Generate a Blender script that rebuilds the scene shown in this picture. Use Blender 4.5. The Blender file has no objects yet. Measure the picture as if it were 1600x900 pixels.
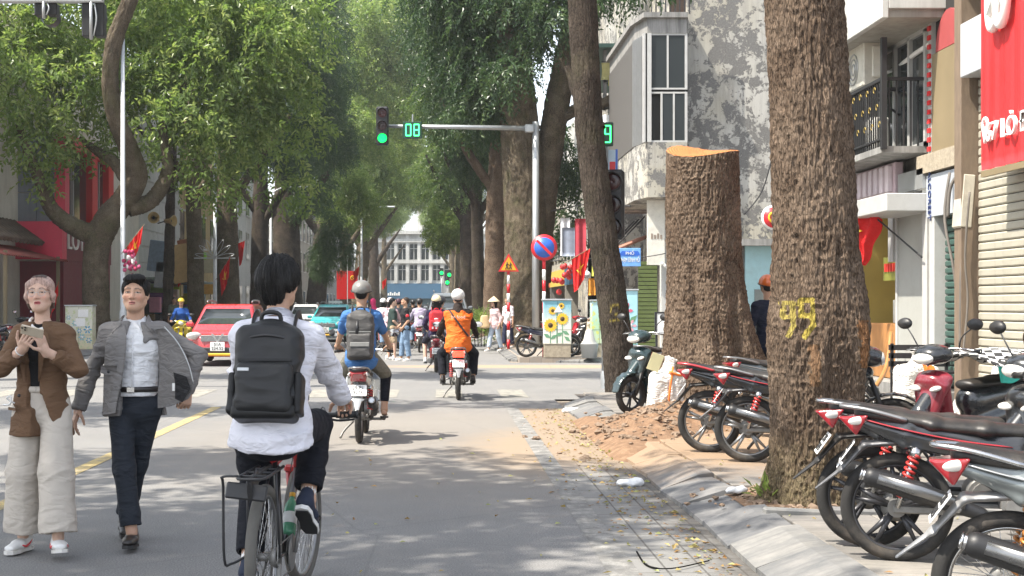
import bpy, math, random
import numpy as np
from mathutils import Vector, Matrix
SC = bpy.context.scene
COL = SC.collection
R = math.radians
# ------------------------------------------------------------------ camera, sky, sun, exposure
F_PX, HZ, VX, CH = 2133.33, 476.0, 690.0, 1.54      # focal length in photo pixels, horizon row, vanishing column, eye height
cd = bpy.data.cameras.new('camera'); cam = bpy.data.objects.new('camera', cd); COL.objects.link(cam)
cam.location = (0, 0, CH); cam.rotation_euler = (R(90), 0, 0)
cd.sensor_width = 36; cd.lens = 48; cd.shift_x = (800 - VX) / 1600; cd.shift_y = (HZ - 450) / 1600
cd.clip_start = .05; cd.clip_end = 3000
SC.camera = cam
SUN_EL, SUN_AZ = 58, -113                             # azimuth clockwise from +Y (the street); negative = left
wd = bpy.data.worlds.new('World'); SC.world = wd; wd.use_nodes = True
nt = wd.node_tree; sk = nt.nodes.new('ShaderNodeTexSky'); sk.sky_type = 'NISHITA'; sk.sun_disc = False
sk.sun_elevation = R(SUN_EL); sk.sun_rotation = R(SUN_AZ); sk.air_density = 1.0; sk.dust_density = 1.5; sk.ozone_density = 1.0
hs = nt.nodes.new('ShaderNodeHueSaturation'); hs.inputs['Saturation'].default_value = .45; nt.links.new(sk.outputs[0], hs.inputs['Color']); nt.links.new(hs.outputs[0], nt.nodes['Background'].inputs[0]); nt.nodes['Background'].inputs[1].default_value = .15
sd = bpy.data.lights.new('sun', 'SUN'); so = bpy.data.objects.new('sun', sd); COL.objects.link(so)
sd.energy = 3.9; sd.angle = R(.53); sd.color = (1, .93, .82)
az, el = R(SUN_AZ), R(SUN_EL)
SUNV = Vector((math.sin(az) * math.cos(el), math.cos(az) * math.cos(el), math.sin(el)))
so.rotation_euler = SUNV.to_track_quat('Z', 'Y').to_euler(); so.location = (-20, 0, 40)
SC.view_settings.view_transform = 'Standard'; SC.view_settings.look = 'None'
SC.view_settings.exposure = 1.45; SC.view_settings.gamma = 1
SC.render.engine = 'CYCLES'
SC.cycles.max_bounces = 8; SC.cycles.diffuse_bounces = 3; SC.cycles.glossy_bounces = 3; SC.cycles.transmission_bounces = 6
SC.cycles.transparent_max_bounces = 8; SC.cycles.use_denoising = True; SC.cycles.sample_clamp_indirect = 6

def at(px, py, Y):                                   # photo pixel + distance along the street -> point
    return Vector(((px - VX) / F_PX * Y, Y, CH - (py - HZ) / F_PX * Y))
def gY(py, z=0): return (CH - z) * F_PX / (py - HZ)
def gnd(px, py, z=0):
    Y = gY(py, z); return Vector(((px - VX) / F_PX * Y, Y, z))

# ------------------------------------------------------------------ noise
def _h(ix, iy, iz, s):
    h = (ix.astype(np.uint32) * np.uint32(374761393) + iy.astype(np.uint32) * np.uint32(668265263) + iz.astype(np.uint32) * np.uint32(2147483647) + np.uint32((s * 1274126177) & 0xffffffff))
    h = (h ^ (h >> np.uint32(13))) * np.uint32(1274126177); h = h ^ (h >> np.uint32(16))
    return (h & np.uint32(0xffff)).astype(np.float32) / 32767.5 - 1
def noise(p, s=0):                                   # value noise, p (...,3) -> (-1..1)
    p = np.asarray(p, np.float32); i = np.floor(p).astype(np.int64); f = p - i; f = f * f * (3 - 2 * f); r = 0
    for dx in (0, 1):
        for dy in (0, 1):
            for dz in (0, 1):
                w = (f[..., 0] if dx else 1 - f[..., 0]) * (f[..., 1] if dy else 1 - f[..., 1]) * (f[..., 2] if dz else 1 - f[..., 2])
                r = r + w * _h(i[..., 0] + dx, i[..., 1] + dy, i[..., 2] + dz, s)
    return r
def fbm(p, o=3, s=0):
    p = np.asarray(p, np.float32); r = 0; a = .5
    for k in range(o): r = r + a * noise(p, s + k); p = p * 2.03; a *= .5
    return r

# ------------------------------------------------------------------ materials
def NT(name):
    m = bpy.data.materials.new(name); m.use_nodes = True; t = m.node_tree; return m, t, t.nodes['Principled BSDF']
def nd(t, kind, **kw):
    n = t.nodes.new(kind)
    for k, v in kw.items():
        if k[0] == '_': n.inputs[int(k[1:])].default_value = v
        elif k in n.inputs.keys(): n.inputs[k].default_value = v
        else: setattr(n, k, v)
    return n
def ramp(t, fac, stops):
    r = t.nodes.new('ShaderNodeValToRGB'); e = r.color_ramp.elements
    while len(e) < len(stops): e.new(.5)
    for q, (p, c) in zip(e, stops): q.position = p; q.color = (*c, 1) if len(c) == 3 else c
    t.links.new(fac, r.inputs[0]); return r.outputs[0]
def coords(t, scale=(1, 1, 1), world=False):
    c = t.nodes.new('ShaderNodeNewGeometry' if world else 'ShaderNodeTexCoord')
    mp = t.nodes.new('ShaderNodeMapping'); mp.inputs['Scale'].default_value = scale
    t.links.new(c.outputs['Position' if world else 'Object'], mp.inputs[0]); return mp.outputs[0]
def noi(t, vec, scale, detail=4, rough=.6, dist=0):
    n = nd(t, 'ShaderNodeTexNoise', Scale=scale, Detail=detail, Roughness=rough, Distortion=dist); t.links.new(vec, n.inputs['Vector']); return n.outputs[0]
def mixc(t, fac, a, b, blend='MIX'):
    m = t.nodes.new('ShaderNodeMix'); m.data_type = 'RGBA'; m.blend_type = blend
    for s, i in ((fac, 0), (a, 6), (b, 7)):
        if hasattr(s, 'links') or isinstance(s, bpy.types.NodeSocket): t.links.new(s, m.inputs[i])
        elif i == 0: m.inputs[0].default_value = s
        else: m.inputs[i].default_value = (*s, 1)
    return m.outputs[2]
def bump(t, b, h, strength=.3, dist=.01):
    n = nd(t, 'ShaderNodeBump', Strength=strength, Distance=dist); t.links.new(h, n.inputs['Height'])
    if b.inputs['Normal'].links: t.links.new(b.inputs['Normal'].links[0].from_socket, n.inputs['Normal'])
    t.links.new(n.outputs[0], b.inputs['Normal'])
MATS = {}
def mat(name, col=(.5, .5, .5), rough=.6, metal=0, var=.25, vs=6, bmp=0, bs=80, coat=0, dirt=0, stretch=(1, 1, 1), attr=None, spec=.5, emit=0, trans=0):
    if name in MATS: return MATS[name]
    m, t, b = NT(name); MATS[name] = m
    if emit:
        b.inputs['Emission Color'].default_value = (*col, 1); b.inputs['Emission Strength'].default_value = emit
    v = coords(t, stretch); n = noi(t, v, vs, 5)
    base = col
    if attr:
        a = nd(t, 'ShaderNodeAttribute', attribute_name=attr); base = a.outputs['Color']
    lo = mixc(t, 1., base, (1 - var,) * 3, 'MULTIPLY'); hi = mixc(t, 1., base, (1 + var,) * 3, 'MULTIPLY')
    c = mixc(t, n, lo, hi)
    if dirt:
        n2 = noi(t, coords(t, (1, 1, 1)), 3.1, 6, .7)
        c = mixc(t, ramp(t, n2, [(.48, (0, 0, 0)), (.75, (dirt,) * 3)]), c, (.16, .13, .10))
    t.links.new(c, b.inputs['Base Color'])
    b.inputs['Roughness'].default_value = rough; b.inputs['Metallic'].default_value = metal
    b.inputs['Coat Weight'].default_value = coat; b.inputs['Coat Roughness'].default_value = .08; b.inputs['Specular IOR Level'].default_value = spec
    if trans: b.inputs['Transmission Weight'].default_value = trans
    if rough > .15:
        r = nd(t, 'ShaderNodeMapRange', _3=max(.05, rough - .12), _4=min(1, rough + .12)); t.links.new(n, r.inputs[0]); t.links.new(r.outputs[0], b.inputs['Roughness'])
    if bmp: bump(t, b, noi(t, coords(t, stretch), bs, 3), bmp, .01)
    return m
def cloth(name, col, wr=.5, rough=.85, ws=9, var=.12, attr=None, weave=.15):   # fabric: broad folds + weave
    if name in MATS: return MATS[name]
    m = mat(name, col, rough, var=var, vs=5, spec=.25, attr=attr); t = m.node_tree; b = t.nodes['Principled BSDF']
    f = noi(t, coords(t, (1, 1, 2.2)), ws, 2, .5, 1.2); bump(t, b, f, wr, .05)
    bump(t, b, noi(t, coords(t), 420, 1), weave, .002)
    return m

# ------------------------------------------------------------------ mesh builder
def rot(rx=0, ry=0, rz=0):
    from mathutils import Euler
    return np.array(Euler((rx, ry, rz)).to_matrix())
def A(v): return np.array(v, float)
def nrm(v): v = A(v); return v / max(1e-9, np.linalg.norm(v))
def frame(d, up=(0, 0, 1)):
    d = nrm(d); u = A(up)
    if abs(np.dot(d, u)) > .97: u = A((0, 1, 0)) if abs(d[1]) < .9 else A((1, 0, 0))
    s = nrm(np.cross(d, u)); return s, nrm(np.cross(s, d)), d
class MB:
    def __init__(s): s.v = []; s.f = []; s.m = []; s.sm = []; s.n = 0; s.cur = 0; s.smooth = True
    def add(s, V, Fs, smooth=None):
        V = np.asarray(V, float).reshape(-1, 3); o = s.n; s.v.append(V); s.n += len(V)
        s.f += [tuple(int(i) + o for i in q) for q in Fs]; s.m += [s.cur] * len(Fs); s.sm += [s.smooth if smooth is None else smooth] * len(Fs); return s
    def box(s, c, size, r=None, bev=0):
        h = A(size) / 2; b = min(bev, h.min() * .9); S8 = [(x, y, z) for x in (-1, 1) for y in (-1, 1) for z in (-1, 1)]
        Rm = np.eye(3) if r is None else r
        if not b:
            V = np.array([h * A(q) for q in S8]) @ Rm.T + A(c)
            return s.add(V, [(0, 1, 3, 2), (4, 6, 7, 5), (0, 4, 5, 1), (2, 3, 7, 6), (0, 2, 6, 4), (1, 5, 7, 3)], False)
        V = []; idx = {}
        for q in S8:
            for a in range(3):
                p = (h - b) * A(q); p[a] = h[a] * q[a]; idx[q, a] = len(V); V.append(p)
        Fs = []
        def sgn(p, ax, sg): q = list(p); q.insert(ax, sg); return tuple(q)
        for a in range(3):
            for sg in (-1, 1):
                loop = [(-1, -1), (1, -1), (1, 1), (-1, 1)]; fl = [idx[sgn(l, a, sg), a] for l in loop]
                Fs.append(fl if (sg > 0) == (a != 1) else fl[::-1])
        V = np.array(V)
        for a in range(3):
            o = [k for k in range(3) if k != a]
            for s1 in (-1, 1):
                for s2 in (-1, 1):
                    q0 = [0] * 3; q0[o[0]] = s1; q0[o[1]] = s2; qa = list(q0); qb = list(q0); qa[a] = -1; qb[a] = 1; qa = tuple(qa); qb = tuple(qb)
                    fl = [idx[qa, o[0]], idx[qb, o[0]], idx[qb, o[1]], idx[qa, o[1]]]
                    n = np.cross(V[fl[1]] - V[fl[0]], V[fl[2]] - V[fl[0]]); Fs.append(fl if np.dot(n, V[fl].mean(0)) > 0 else fl[::-1])
        for q in S8:
            fl = [idx[q, 0], idx[q, 1], idx[q, 2]]; n = np.cross(V[fl[1]] - V[fl[0]], V[fl[2]] - V[fl[0]]); Fs.append(fl if np.dot(n, V[fl].mean(0)) > 0 else fl[::-1])
        return s.add(V @ Rm.T + A(c), Fs, False)
    def tube(s, pts, r, n=8, caps=True, sq=1., up=(0, 0, 1)):
        P = np.array([A(p) for p in pts]); k = len(P); r = np.broadcast_to(np.asarray(r, float), (k,)); V = []
        T = np.gradient(P, axis=0); side, upv, _ = frame(T[0], up)
        for i in range(k):
            d = nrm(T[i]); side = nrm(side - d * np.dot(side, d)); w = np.cross(side, d); a = np.arange(n) * 2 * math.pi / n
            V.append(P[i] + r[i] * (np.cos(a)[:, None] * side + sq * np.sin(a)[:, None] * -w))
        Fs = [(i * n + j, i * n + (j + 1) % n, (i + 1) * n + (j + 1) % n, (i + 1) * n + j) for i in range(k - 1) for j in range(n)]
        s.add(np.concatenate(V), Fs)
        if caps and n > 2:
            o = s.n - k * n; s.f += [tuple(o + n - 1 - j for j in range(n)), tuple(o + (k - 1) * n + j for j in range(n))]; s.m += [s.cur] * 2; s.sm += [False] * 2
        return s
    def cyl(s, a, b, r, r2=None, n=12, caps=True): return s.tube([a, b], [r, r if r2 is None else r2], n, caps)
    def lathe(s, prof, c=(0, 0, 0), ax=(0, 0, 1), n=20, sx=1., sy=1., caps=True):
        a1, a2, d = frame(ax); a = np.arange(n) * 2 * math.pi / n; V = []
        for r, z in prof: V.append(A(c) + d * z + r * (sx * np.cos(a)[:, None] * a1 + sy * np.sin(a)[:, None] * a2))
        k = len(prof); Fs = [(i * n + j, i * n + (j + 1) % n, (i + 1) * n + (j + 1) % n, (i + 1) * n + j) for i in range(k - 1) for j in range(n)]
        return s.add(np.concatenate(V), [f[::-1] for f in Fs])
    def torus(s, c, R0, r, ax=(0, 1, 0), n=40, m=10, sx=1., a0=0, a1=2 * math.pi, prof=None):
        u, w, d = frame(ax); full = abs(a1 - a0 - 2 * math.pi) < 1e-6; V = []; k = n if full else n + 1
        pr = prof or [(r * math.cos(q * 2 * math.pi / m), r * sx * math.sin(q * 2 * math.pi / m)) for q in range(m)]; m = len(pr)
        for i in range(k):
            a = a0 + (a1 - a0) * i / n; e = math.cos(a) * u + math.sin(a) * w
            for pr_, pd in pr: V.append(A(c) + e * (R0 + pr_) + d * pd)
        Fs = [(i * m + j, i * m + (j + 1) % m, ((i + 1) % k) * m + (j + 1) % m, ((i + 1) % k) * m + j) for i in range(n) for j in range(m)]
        return s.add(V, Fs)
    def ext(s, poly, d, o=(0, 0, 0), u=(1, 0, 0), v=(0, 0, 1), smooth=False):   # polygon in the u,v plane extruded both ways along u x v
        u = A(u); v = A(v); w = nrm(np.cross(u, v)); n = len(poly); P = np.array([A(o) + u * a + v * b for a, b in poly])
        s.add(np.concatenate([P - w * d / 2, P + w * d / 2]), [tuple(range(n))[::-1], tuple(range(n, 2 * n))] + [(i, (i + 1) % n, n + (i + 1) % n, n + i) for i in range(n)], smooth); return s
    def grid(s, P, closed_u=False, flip=False, smooth=True):
        P = np.asarray(P, float); a, b = P.shape[:2]; Fs = []
        for i in range(a if closed_u else a - 1):
            i2 = (i + 1) % a; Fs += [(i * b + j, i2 * b + j, i2 * b + j + 1, i * b + j + 1) for j in range(b - 1)]
        if flip: Fs = [f[::-1] for f in Fs]
        return s.add(P, Fs, smooth)
    def raw(s, V, Fs): return s.add(V, Fs, True)
    def sheet(s, P, th, flip=False):                 # grid with thickness
        P = np.asarray(P, float); du = np.gradient(P, axis=0); dv = np.gradient(P, axis=1); n = np.cross(du, dv); n /= np.linalg.norm(n, axis=2, keepdims=True) + 1e-9
        s.grid(P + n * th / 2, flip=flip); s.grid(P - n * th / 2, flip=not flip)
        a, b = P.shape[:2]; ring = [(i, 0) for i in range(a)] + [(a - 1, j) for j in range(1, b)] + [(i, b - 1) for i in range(a - 2, -1, -1)] + [(0, j) for j in range(b - 2, 0, -1)]
        o1 = s.n - 2 * a * b; o2 = s.n - a * b; k = len(ring)
        for q in range(k):
            i, j = ring[q]; i2, j2 = ring[(q + 1) % k]
            s.f.append((o1 + i * b + j, o1 + i2 * b + j2, o2 + i2 * b + j2, o2 + i * b + j)); s.m.append(s.cur); s.sm.append(False)
        return s
def mesh(name, V, Fs, mats, mi=None, sm=True):
    me = bpy.data.meshes.new(name)
    if isinstance(Fs, np.ndarray):                   # uniform faces, quick path
        k, w = Fs.shape; me.vertices.add(len(V)); me.vertices.foreach_set('co', np.asarray(V, np.float32).ravel())
        me.loops.add(k * w); me.loops.foreach_set('vertex_index', Fs.astype(np.int32).ravel())
        me.polygons.add(k); me.polygons.foreach_set('loop_start', np.arange(0, k * w, w, dtype=np.int32))
        me.update(calc_edges=True)
    else: me.from_pydata(np.asarray(V).tolist(), [], Fs)
    for m in (mats if isinstance(mats, (list, tuple)) else [mats]): me.materials.append(m)
    if mi is not None: me.polygons.foreach_set('material_index', np.asarray(mi, np.int32))
    me.polygons.foreach_set('use_smooth', np.broadcast_to(np.asarray(sm, bool), (len(me.polygons),)).copy())
    me.update(); return me
def link(name, me, parent=None, loc=(0, 0, 0), rz=0):
    o = bpy.data.objects.new(name, me); COL.objects.link(o); o.location = loc; o.rotation_euler = (0, 0, rz)
    if parent is not None: o.parent = parent
    return o
def ob(name, mb, mats, parent=None, loc=(0, 0, 0), rz=0):
    V = np.concatenate(mb.v); return link(name, mesh(name, V, mb.f, mats, mb.m, mb.sm), parent, loc, rz)
def tag(o, label, cat, group=None, kind=None):
    if label: o['label'] = label
    if cat: o['category'] = cat
    if group: o['group'] = group
    if kind: o['kind'] = kind
    return o
def thing(name, label, cat, loc=(0, 0, 0), rz=0, group=None):
    o = link(name, None, None, loc, rz); return tag(o, label, cat, group)
def structure(o): o['kind'] = 'structure'; return o
def stuff(o): o['kind'] = 'stuff'; return o
def dup(o, parent=None, loc=None, rz=None, label=None, swap=None):   # copy a thing with its parts and sub-parts
    c = o.copy(); COL.objects.link(c)
    if parent is not None: c.parent = parent
    if swap and c.type == 'MESH':
        for s, sl in enumerate(o.material_slots):
            if sl.material and sl.material.name in swap: c.material_slots[s].link = 'OBJECT'; c.material_slots[s].material = swap[sl.material.name]
    if loc is not None: c.location = loc
    if rz is not None: c.rotation_euler = (0, 0, rz)
    if label: c['label'] = label
    for ch in list(o.children): dup(ch, c, swap=swap)
    return c
def text_mesh(txt, size, depth=.004, align='CENTER', sx=1.):
    cu = bpy.data.curves.new('lettering', 'FONT'); cu.body = txt; cu.size = size; cu.extrude = depth / 2; cu.align_x = align; cu.align_y = 'CENTER'
    o = bpy.data.objects.new('lettering', cu); COL.objects.link(o); dg = bpy.context.evaluated_depsgraph_get(); dg.update()
    me = bpy.data.meshes.new_from_object(o.evaluated_get(dg)); bpy.data.objects.remove(o); bpy.data.curves.remove(cu)
    return me
def text(txt, size, loc, X, U, m, parent, depth=.004, name='lettering', align='CENTER', sx=1.):   # X reading direction, U up
    me = text_mesh(txt, size, depth, align); me.materials.clear(); me.materials.append(m)
    n = np.zeros(len(me.vertices) * 3, np.float32); me.vertices.foreach_get('co', n); n = n.reshape(-1, 3)
    X = nrm(X); U = nrm(U); N = np.cross(X, U); P = A(loc) + n[:, :1] * sx * X + n[:, 1:2] * U + n[:, 2:3] * N
    me.vertices.foreach_set('co', P.astype(np.float32).ravel()); me.update()
    return link(name, me, parent)

# ------------------------------------------------------------------ implicit modeller: smooth unions of rounded pieces, meshed by surface nets
class SDF:
    def __init__(s, k=.02): s.ops = []; s.k = k; s.cuts = []
    def _a(s, fn, lo, hi, k, op): s.ops.append((fn, A(lo), A(hi), s.k if k is None else k, op)); return s
    def cap(s, a, b, ra, rb=None, k=None, op='u'):
        a = A(a); b = A(b); rb = ra if rb is None else rb; ab = b - a; L = max(1e-9, ab @ ab); m = max(ra, rb)
        def fn(p):
            t = np.clip((p - a) @ ab / L, 0, 1); return np.linalg.norm(p - a - t[..., None] * ab, axis=-1) - (ra + (rb - ra) * t)
        return s._a(fn, np.minimum(a, b) - m, np.maximum(a, b) + m, k, op)
    def chain(s, pts, rs, k=None, op='u'):
        for i in range(len(pts) - 1): s.cap(pts[i], pts[i + 1], rs[i], rs[i + 1], k, op)
        return s
    def ecap(s, a, b, wa, da, wb, db, side=(1, 0, 0), k=None, op='u'):   # elliptical cone: half width along side, half depth across it
        a = A(a); b = A(b); ab = b - a; L = ab @ ab; d = ab / math.sqrt(L); sd_ = A(side); sd_ = nrm(sd_ - d * (sd_ @ d)); o = np.cross(d, sd_); m = max(wa, wb, da, db)
        def fn(p):
            q = p - a; tr = q @ ab / L; t = np.clip(tr, 0, 1); w = wa + (wb - wa) * t; e = da + (db - da) * t
            ax = (tr - t) * math.sqrt(L); mm = np.minimum(w, e)
            return (np.sqrt((q @ sd_ / w) ** 2 + (q @ o / e) ** 2 + (ax / mm) ** 2) - 1) * mm
        return s._a(fn, np.minimum(a, b) - m, np.maximum(a, b) + m, k, op)
    def ell(s, c, r, Rm=None, k=None, op='u'):
        c = A(c); r = A(r) if np.ndim(r) else A((r, r, r)); Rm = np.eye(3) if Rm is None else Rm; m = r.max()
        def fn(p):
            q = ((p - c) @ Rm) / r; l = np.linalg.norm(q, axis=-1); g = np.linalg.norm(q / r, axis=-1)
            return l * (l - 1) / np.maximum(g, 1e-6)
        return s._a(fn, c - m, c + m, k, op)
    def box(s, c, h, Rm=None, rad=.01, k=None, op='u'):
        c = A(c); h = A(h); Rm = np.eye(3) if Rm is None else Rm; m = np.abs(Rm) @ h
        def fn(p):
            q = np.abs((p - c) @ Rm) - (h - rad); return np.linalg.norm(np.maximum(q, 0), axis=-1) + np.minimum(q.max(-1), 0) - rad
        return s._a(fn, c - m, c + m, k, op)
    def cut(s, p, n): s.cuts.append((A(p), nrm(n))); return s    # keep the side n points away from
    def mesh(s, h, lo=None, hi=None):
        us = [o for o in s.ops if o[4] == 'u']; L = np.min([o[1] for o in us], 0) - 3 * h - .01; Hh = np.max([o[2] for o in us], 0) + 3 * h + .01
        if lo is not None: L = np.maximum(L, lo)
        if hi is not None: Hh = np.minimum(Hh, hi)
        n = np.maximum(np.ceil((Hh - L) / h).astype(int) + 1, 3); D = np.full(n, 1., np.float32); ax = [L[i] + h * np.arange(n[i]) for i in range(3)]
        for fn, a, b, k, op in s.ops:
            pad = k + 2 * h; i0 = np.clip(np.floor((a - pad - L) / h).astype(int), 0, n); i1 = np.clip(np.ceil((b + pad - L) / h).astype(int) + 1, 0, n)
            if (i1 <= i0).any(): continue
            sl = tuple(slice(i0[q], i1[q]) for q in range(3)); p = np.stack(np.meshgrid(*[ax[q][sl[q]] for q in range(3)], indexing='ij'), -1)
            d = fn(p).astype(np.float32); e = D[sl]
            if op == 'u':
                hh = np.clip(.5 + .5 * (e - d) / max(k, 1e-6), 0, 1); D[sl] = e + (d - e) * hh - k * hh * (1 - hh)
            elif op == 's':
                hh = np.clip(.5 - .5 * (e + d) / max(k, 1e-6), 0, 1); D[sl] = e + (-d - e) * hh + k * hh * (1 - hh)
        for p0, nn in s.cuts:
            d = (ax[0][:, None, None] - p0[0]) * nn[0] + (ax[1][None, :, None] - p0[1]) * nn[1] + (ax[2][None, None, :] - p0[2]) * nn[2]; D = np.maximum(D, d.astype(np.float32))
        for q in range(3):
            sl = [slice(None)] * 3
            for e in (0, -1): sl[q] = e; D[tuple(sl)] = np.maximum(D[tuple(sl)], h * .3)
        return surfnet(D, L, h)
def surfnet(D, L, h):
    s = D < 0; n = D.shape; c = np.zeros([q - 1 for q in n], np.int8)
    for i in (0, 1):
        for j in (0, 1):
            for k in (0, 1): c += s[i:n[0] - 1 + i, j:n[1] - 1 + j, k:n[2] - 1 + k]
    ac = np.argwhere((c > 0) & (c < 8)); ids = np.full(c.shape, -1, np.int32); ids[tuple(ac.T)] = np.arange(len(ac))
    acc = np.zeros((len(ac), 3)); cnt = np.zeros(len(ac))
    for a in range(3):
        o = [q for q in range(3) if q != a]
        for u in (0, 1):
            for v in (0, 1):
                p = ac.copy(); p[:, o[0]] += u; p[:, o[1]] += v; q = p.copy(); q[:, a] += 1
                d0 = D[tuple(p.T)]; d1 = D[tuple(q.T)]; mk = (d0 < 0) != (d1 < 0); t = np.where(mk, d0 / np.where(mk, d0 - d1, 1), 0)
                e = p.astype(float); e[:, a] += t; acc[mk] += e[mk]; cnt[mk] += 1
    V = L + h * acc / np.maximum(cnt, 1)[:, None]; Fs = []
    for a in range(3):
        o = [q for q in range(3) if q != a]; sl0 = [slice(1, -1)] * 3; sl1 = [slice(1, -1)] * 3; sl0[a] = slice(0, -1); sl1[a] = slice(1, None)
        e0 = s[tuple(sl0)]; e1 = s[tuple(sl1)]; E = np.argwhere(e0 != e1); inside = e0[tuple(E.T)]
        E = E + 1; E[:, a] -= 1; q = []
        for du, dv in ((-1, -1), (0, -1), (0, 0), (-1, 0)):
            p = E.copy(); p[:, o[0]] += du; p[:, o[1]] += dv; q.append(ids[tuple(p.T)])
        q = np.stack(q, 1); flip = inside if a == 1 else ~inside; q[flip] = q[flip][:, ::-1]; Fs.append(q)
    return V, np.concatenate(Fs)
def vnormals(V, Fq):
    n = np.cross(V[Fq[:, 2]] - V[Fq[:, 0]], V[Fq[:, 3]] - V[Fq[:, 1]]); N = np.zeros_like(V)
    for i in range(4): np.add.at(N, Fq[:, i], n)
    return N / (np.linalg.norm(N, axis=1, keepdims=True) + 1e-9)
def sob(name, sdf, h, m, parent=None, disp=None, cols=None, loc=(0, 0, 0), rz=0):
    V, Fq = sdf.mesh(h) if isinstance(sdf, SDF) else sdf
    if disp is not None: V = V + vnormals(V, Fq) * disp(V)[:, None]
    me = mesh(name, V, Fq, m)
    if cols is not None: setcol(me, cols(V))
    return link(name, me, parent, loc, rz)
def setcol(me, C):
    a = me.color_attributes.new('Col', 'FLOAT_COLOR', 'POINT'); C = np.asarray(C, np.float32)
    if C.shape[1] == 3: C = np.concatenate([C, np.ones((len(C), 1), np.float32)], 1)
    a.data.foreach_set('color', C.ravel())
RNG = np.random.default_rng(7); random.seed(7)
# ------------------------------------------------------------------ ground, road, pavements
def asphalt():
    m, t, b = NT('asphalt'); v = coords(t, world=True)
    n1 = noi(t, v, 95, 3, .75); n2 = noi(t, v, 1.1, 5, .6); n3 = noi(t, v, 14, 4, .7); n4 = noi(t, coords(t, (3, .25, 1), True), 1.2, 4, .6)
    c = ramp(t, n1, [(.34, (.11, .11, .11)), (.52, (.20, .197, .192)), (.70, (.36, .352, .335))])
    c = mixc(t, ramp(t, n2, [(.35, (0, 0, 0)), (.7, (.5, .5, .5))]), c, (.145, .143, .142))
    c = mixc(t, ramp(t, n4, [(.5, (0, 0, 0)), (.75, (.4, .4, .4))]), c, (.23, .22, .2))
    c = mixc(t, ramp(t, n3, [(.62, (0, 0, 0)), (.8, (.35, .35, .35))]), c, (.085, .085, .088))
    for loc, sc, rad, col in (((1.5, 14.6, 0), (.62, .3, 1), .9, (.30, .215, .135)), ((.1, 15.5, 0), (.24, .16, 1), .45, (.23, .20, .165)), ((3.5, 34, 0), (.13, .8, 1), .8, (.36, .26, .17))):
        mp = nd(t, 'ShaderNodeVectorMath', operation='SUBTRACT', _1=loc); t.links.new(coords(t, world=True), mp.inputs[0])
        m2 = nd(t, 'ShaderNodeVectorMath', operation='MULTIPLY', _1=(sc[0], sc[1], 0)); t.links.new(mp.outputs[0], m2.inputs[0])
        g = nd(t, 'ShaderNodeTexGradient', gradient_type='SPHERICAL'); t.links.new(m2.outputs[0], g.inputs[0])
        k = nd(t, 'ShaderNodeMath', operation='MULTIPLY_ADD', _1=.55, _2=-.22); t.links.new(noi(t, v, 3.2, 6, .75), k.inputs[0])
        a = nd(t, 'ShaderNodeMath', operation='ADD', use_clamp=True); t.links.new(g.outputs['Fac'], a.inputs[0]); t.links.new(k.outputs[0], a.inputs[1])
        c = mixc(t, ramp(t, a.outputs[0], [(.12, (0, 0, 0)), (.55, (rad,) * 3)]), c, col)
    cr = nd(t, 'ShaderNodeTexVoronoi', feature='DISTANCE_TO_EDGE', Scale=.32); w = nd(t, 'ShaderNodeVectorMath', operation='MULTIPLY_ADD', _1=(.5, .5, 0)); t.links.new(nd(t, 'ShaderNodeTexNoise', Scale=2.2, Detail=6).outputs['Color'], w.inputs[0]); t.links.new(v, w.inputs[2]); t.links.new(w.outputs[0], cr.inputs['Vector'])
    c = mixc(t, ramp(t, cr.outputs[0], [(.0, (.22,) * 3), (.004, (.0,) * 3)]), c, (.06, .06, .06))
    t.links.new(c, b.inputs['Base Color']); b.inputs['Roughness'].default_value = .9; b.inputs['Specular IOR Level'].default_value = .3
    bump(t, b, n1, .5, .006); bump(t, b, n3, .15, .02); return m
M_ASPH = asphalt()
def paintm(name, col, wear):
    m, t, b = NT(name); v = coords(t, world=True); n = noi(t, v, 5, 8, .8); n1 = noi(t, v, 190, 2)
    k = nd(t, 'ShaderNodeMath', operation='MULTIPLY_ADD', _1=.35, _2=-.17); t.links.new(n1, k.inputs[0])
    a = nd(t, 'ShaderNodeMath', operation='ADD'); t.links.new(n, a.inputs[0]); t.links.new(k.outputs[0], a.inputs[1])
    c = mixc(t, ramp(t, a.outputs[0], [(wear - .1, (0, 0, 0)), (wear + .12, (1, 1, 1))]), col, (.14, .137, .13)); t.links.new(c, b.inputs['Base Color']); b.inputs['Roughness'].default_value = .85
    bump(t, b, n1, .4, .005); return m
M_YEL = paintm('yellow road paint', (.46, .35, .14), .54); M_WHT = paintm('worn white road paint', (.33, .322, .30), .44); M_ZEB = paintm('worn crossing paint', (.31, .295, .25), .52)
M_DUST = mat('dusty earth', (.23, .19, .15), .95, var=.3, vs=2)
def sheet(name, quads, z, m, kind='structure', parent=None):
    mb = MB()
    for q in quads: mb.add([(x, y, z) for x, y in q], [tuple(range(len(q)))], False)
    o = ob(name, mb, [m], parent)
    if kind: o['kind'] = kind
    return o
def rect(x0, y0, x1, y1): return [(x0, y0), (x1, y0), (x1, y1), (x0, y1)]
KX, LKX = 1.83, -10.6                                 # right and left kerb lines
sheet('ground', [rect(-900, -300, 900, 1800)], -.03, M_DUST)
road = sheet('road', [rect(LKX, -30, KX, 420), rect(KX, 22.2, 70, 36.2)], 0, M_ASPH)
sheet('lane_line', [rect(-3.45, 3.2, -3.30, 20.5)], .004, M_YEL)['kind'] = 'structure'
sheet('edge_line', [rect(.955, 3.2, 1.135, 22.3)], .004, M_WHT)
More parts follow.
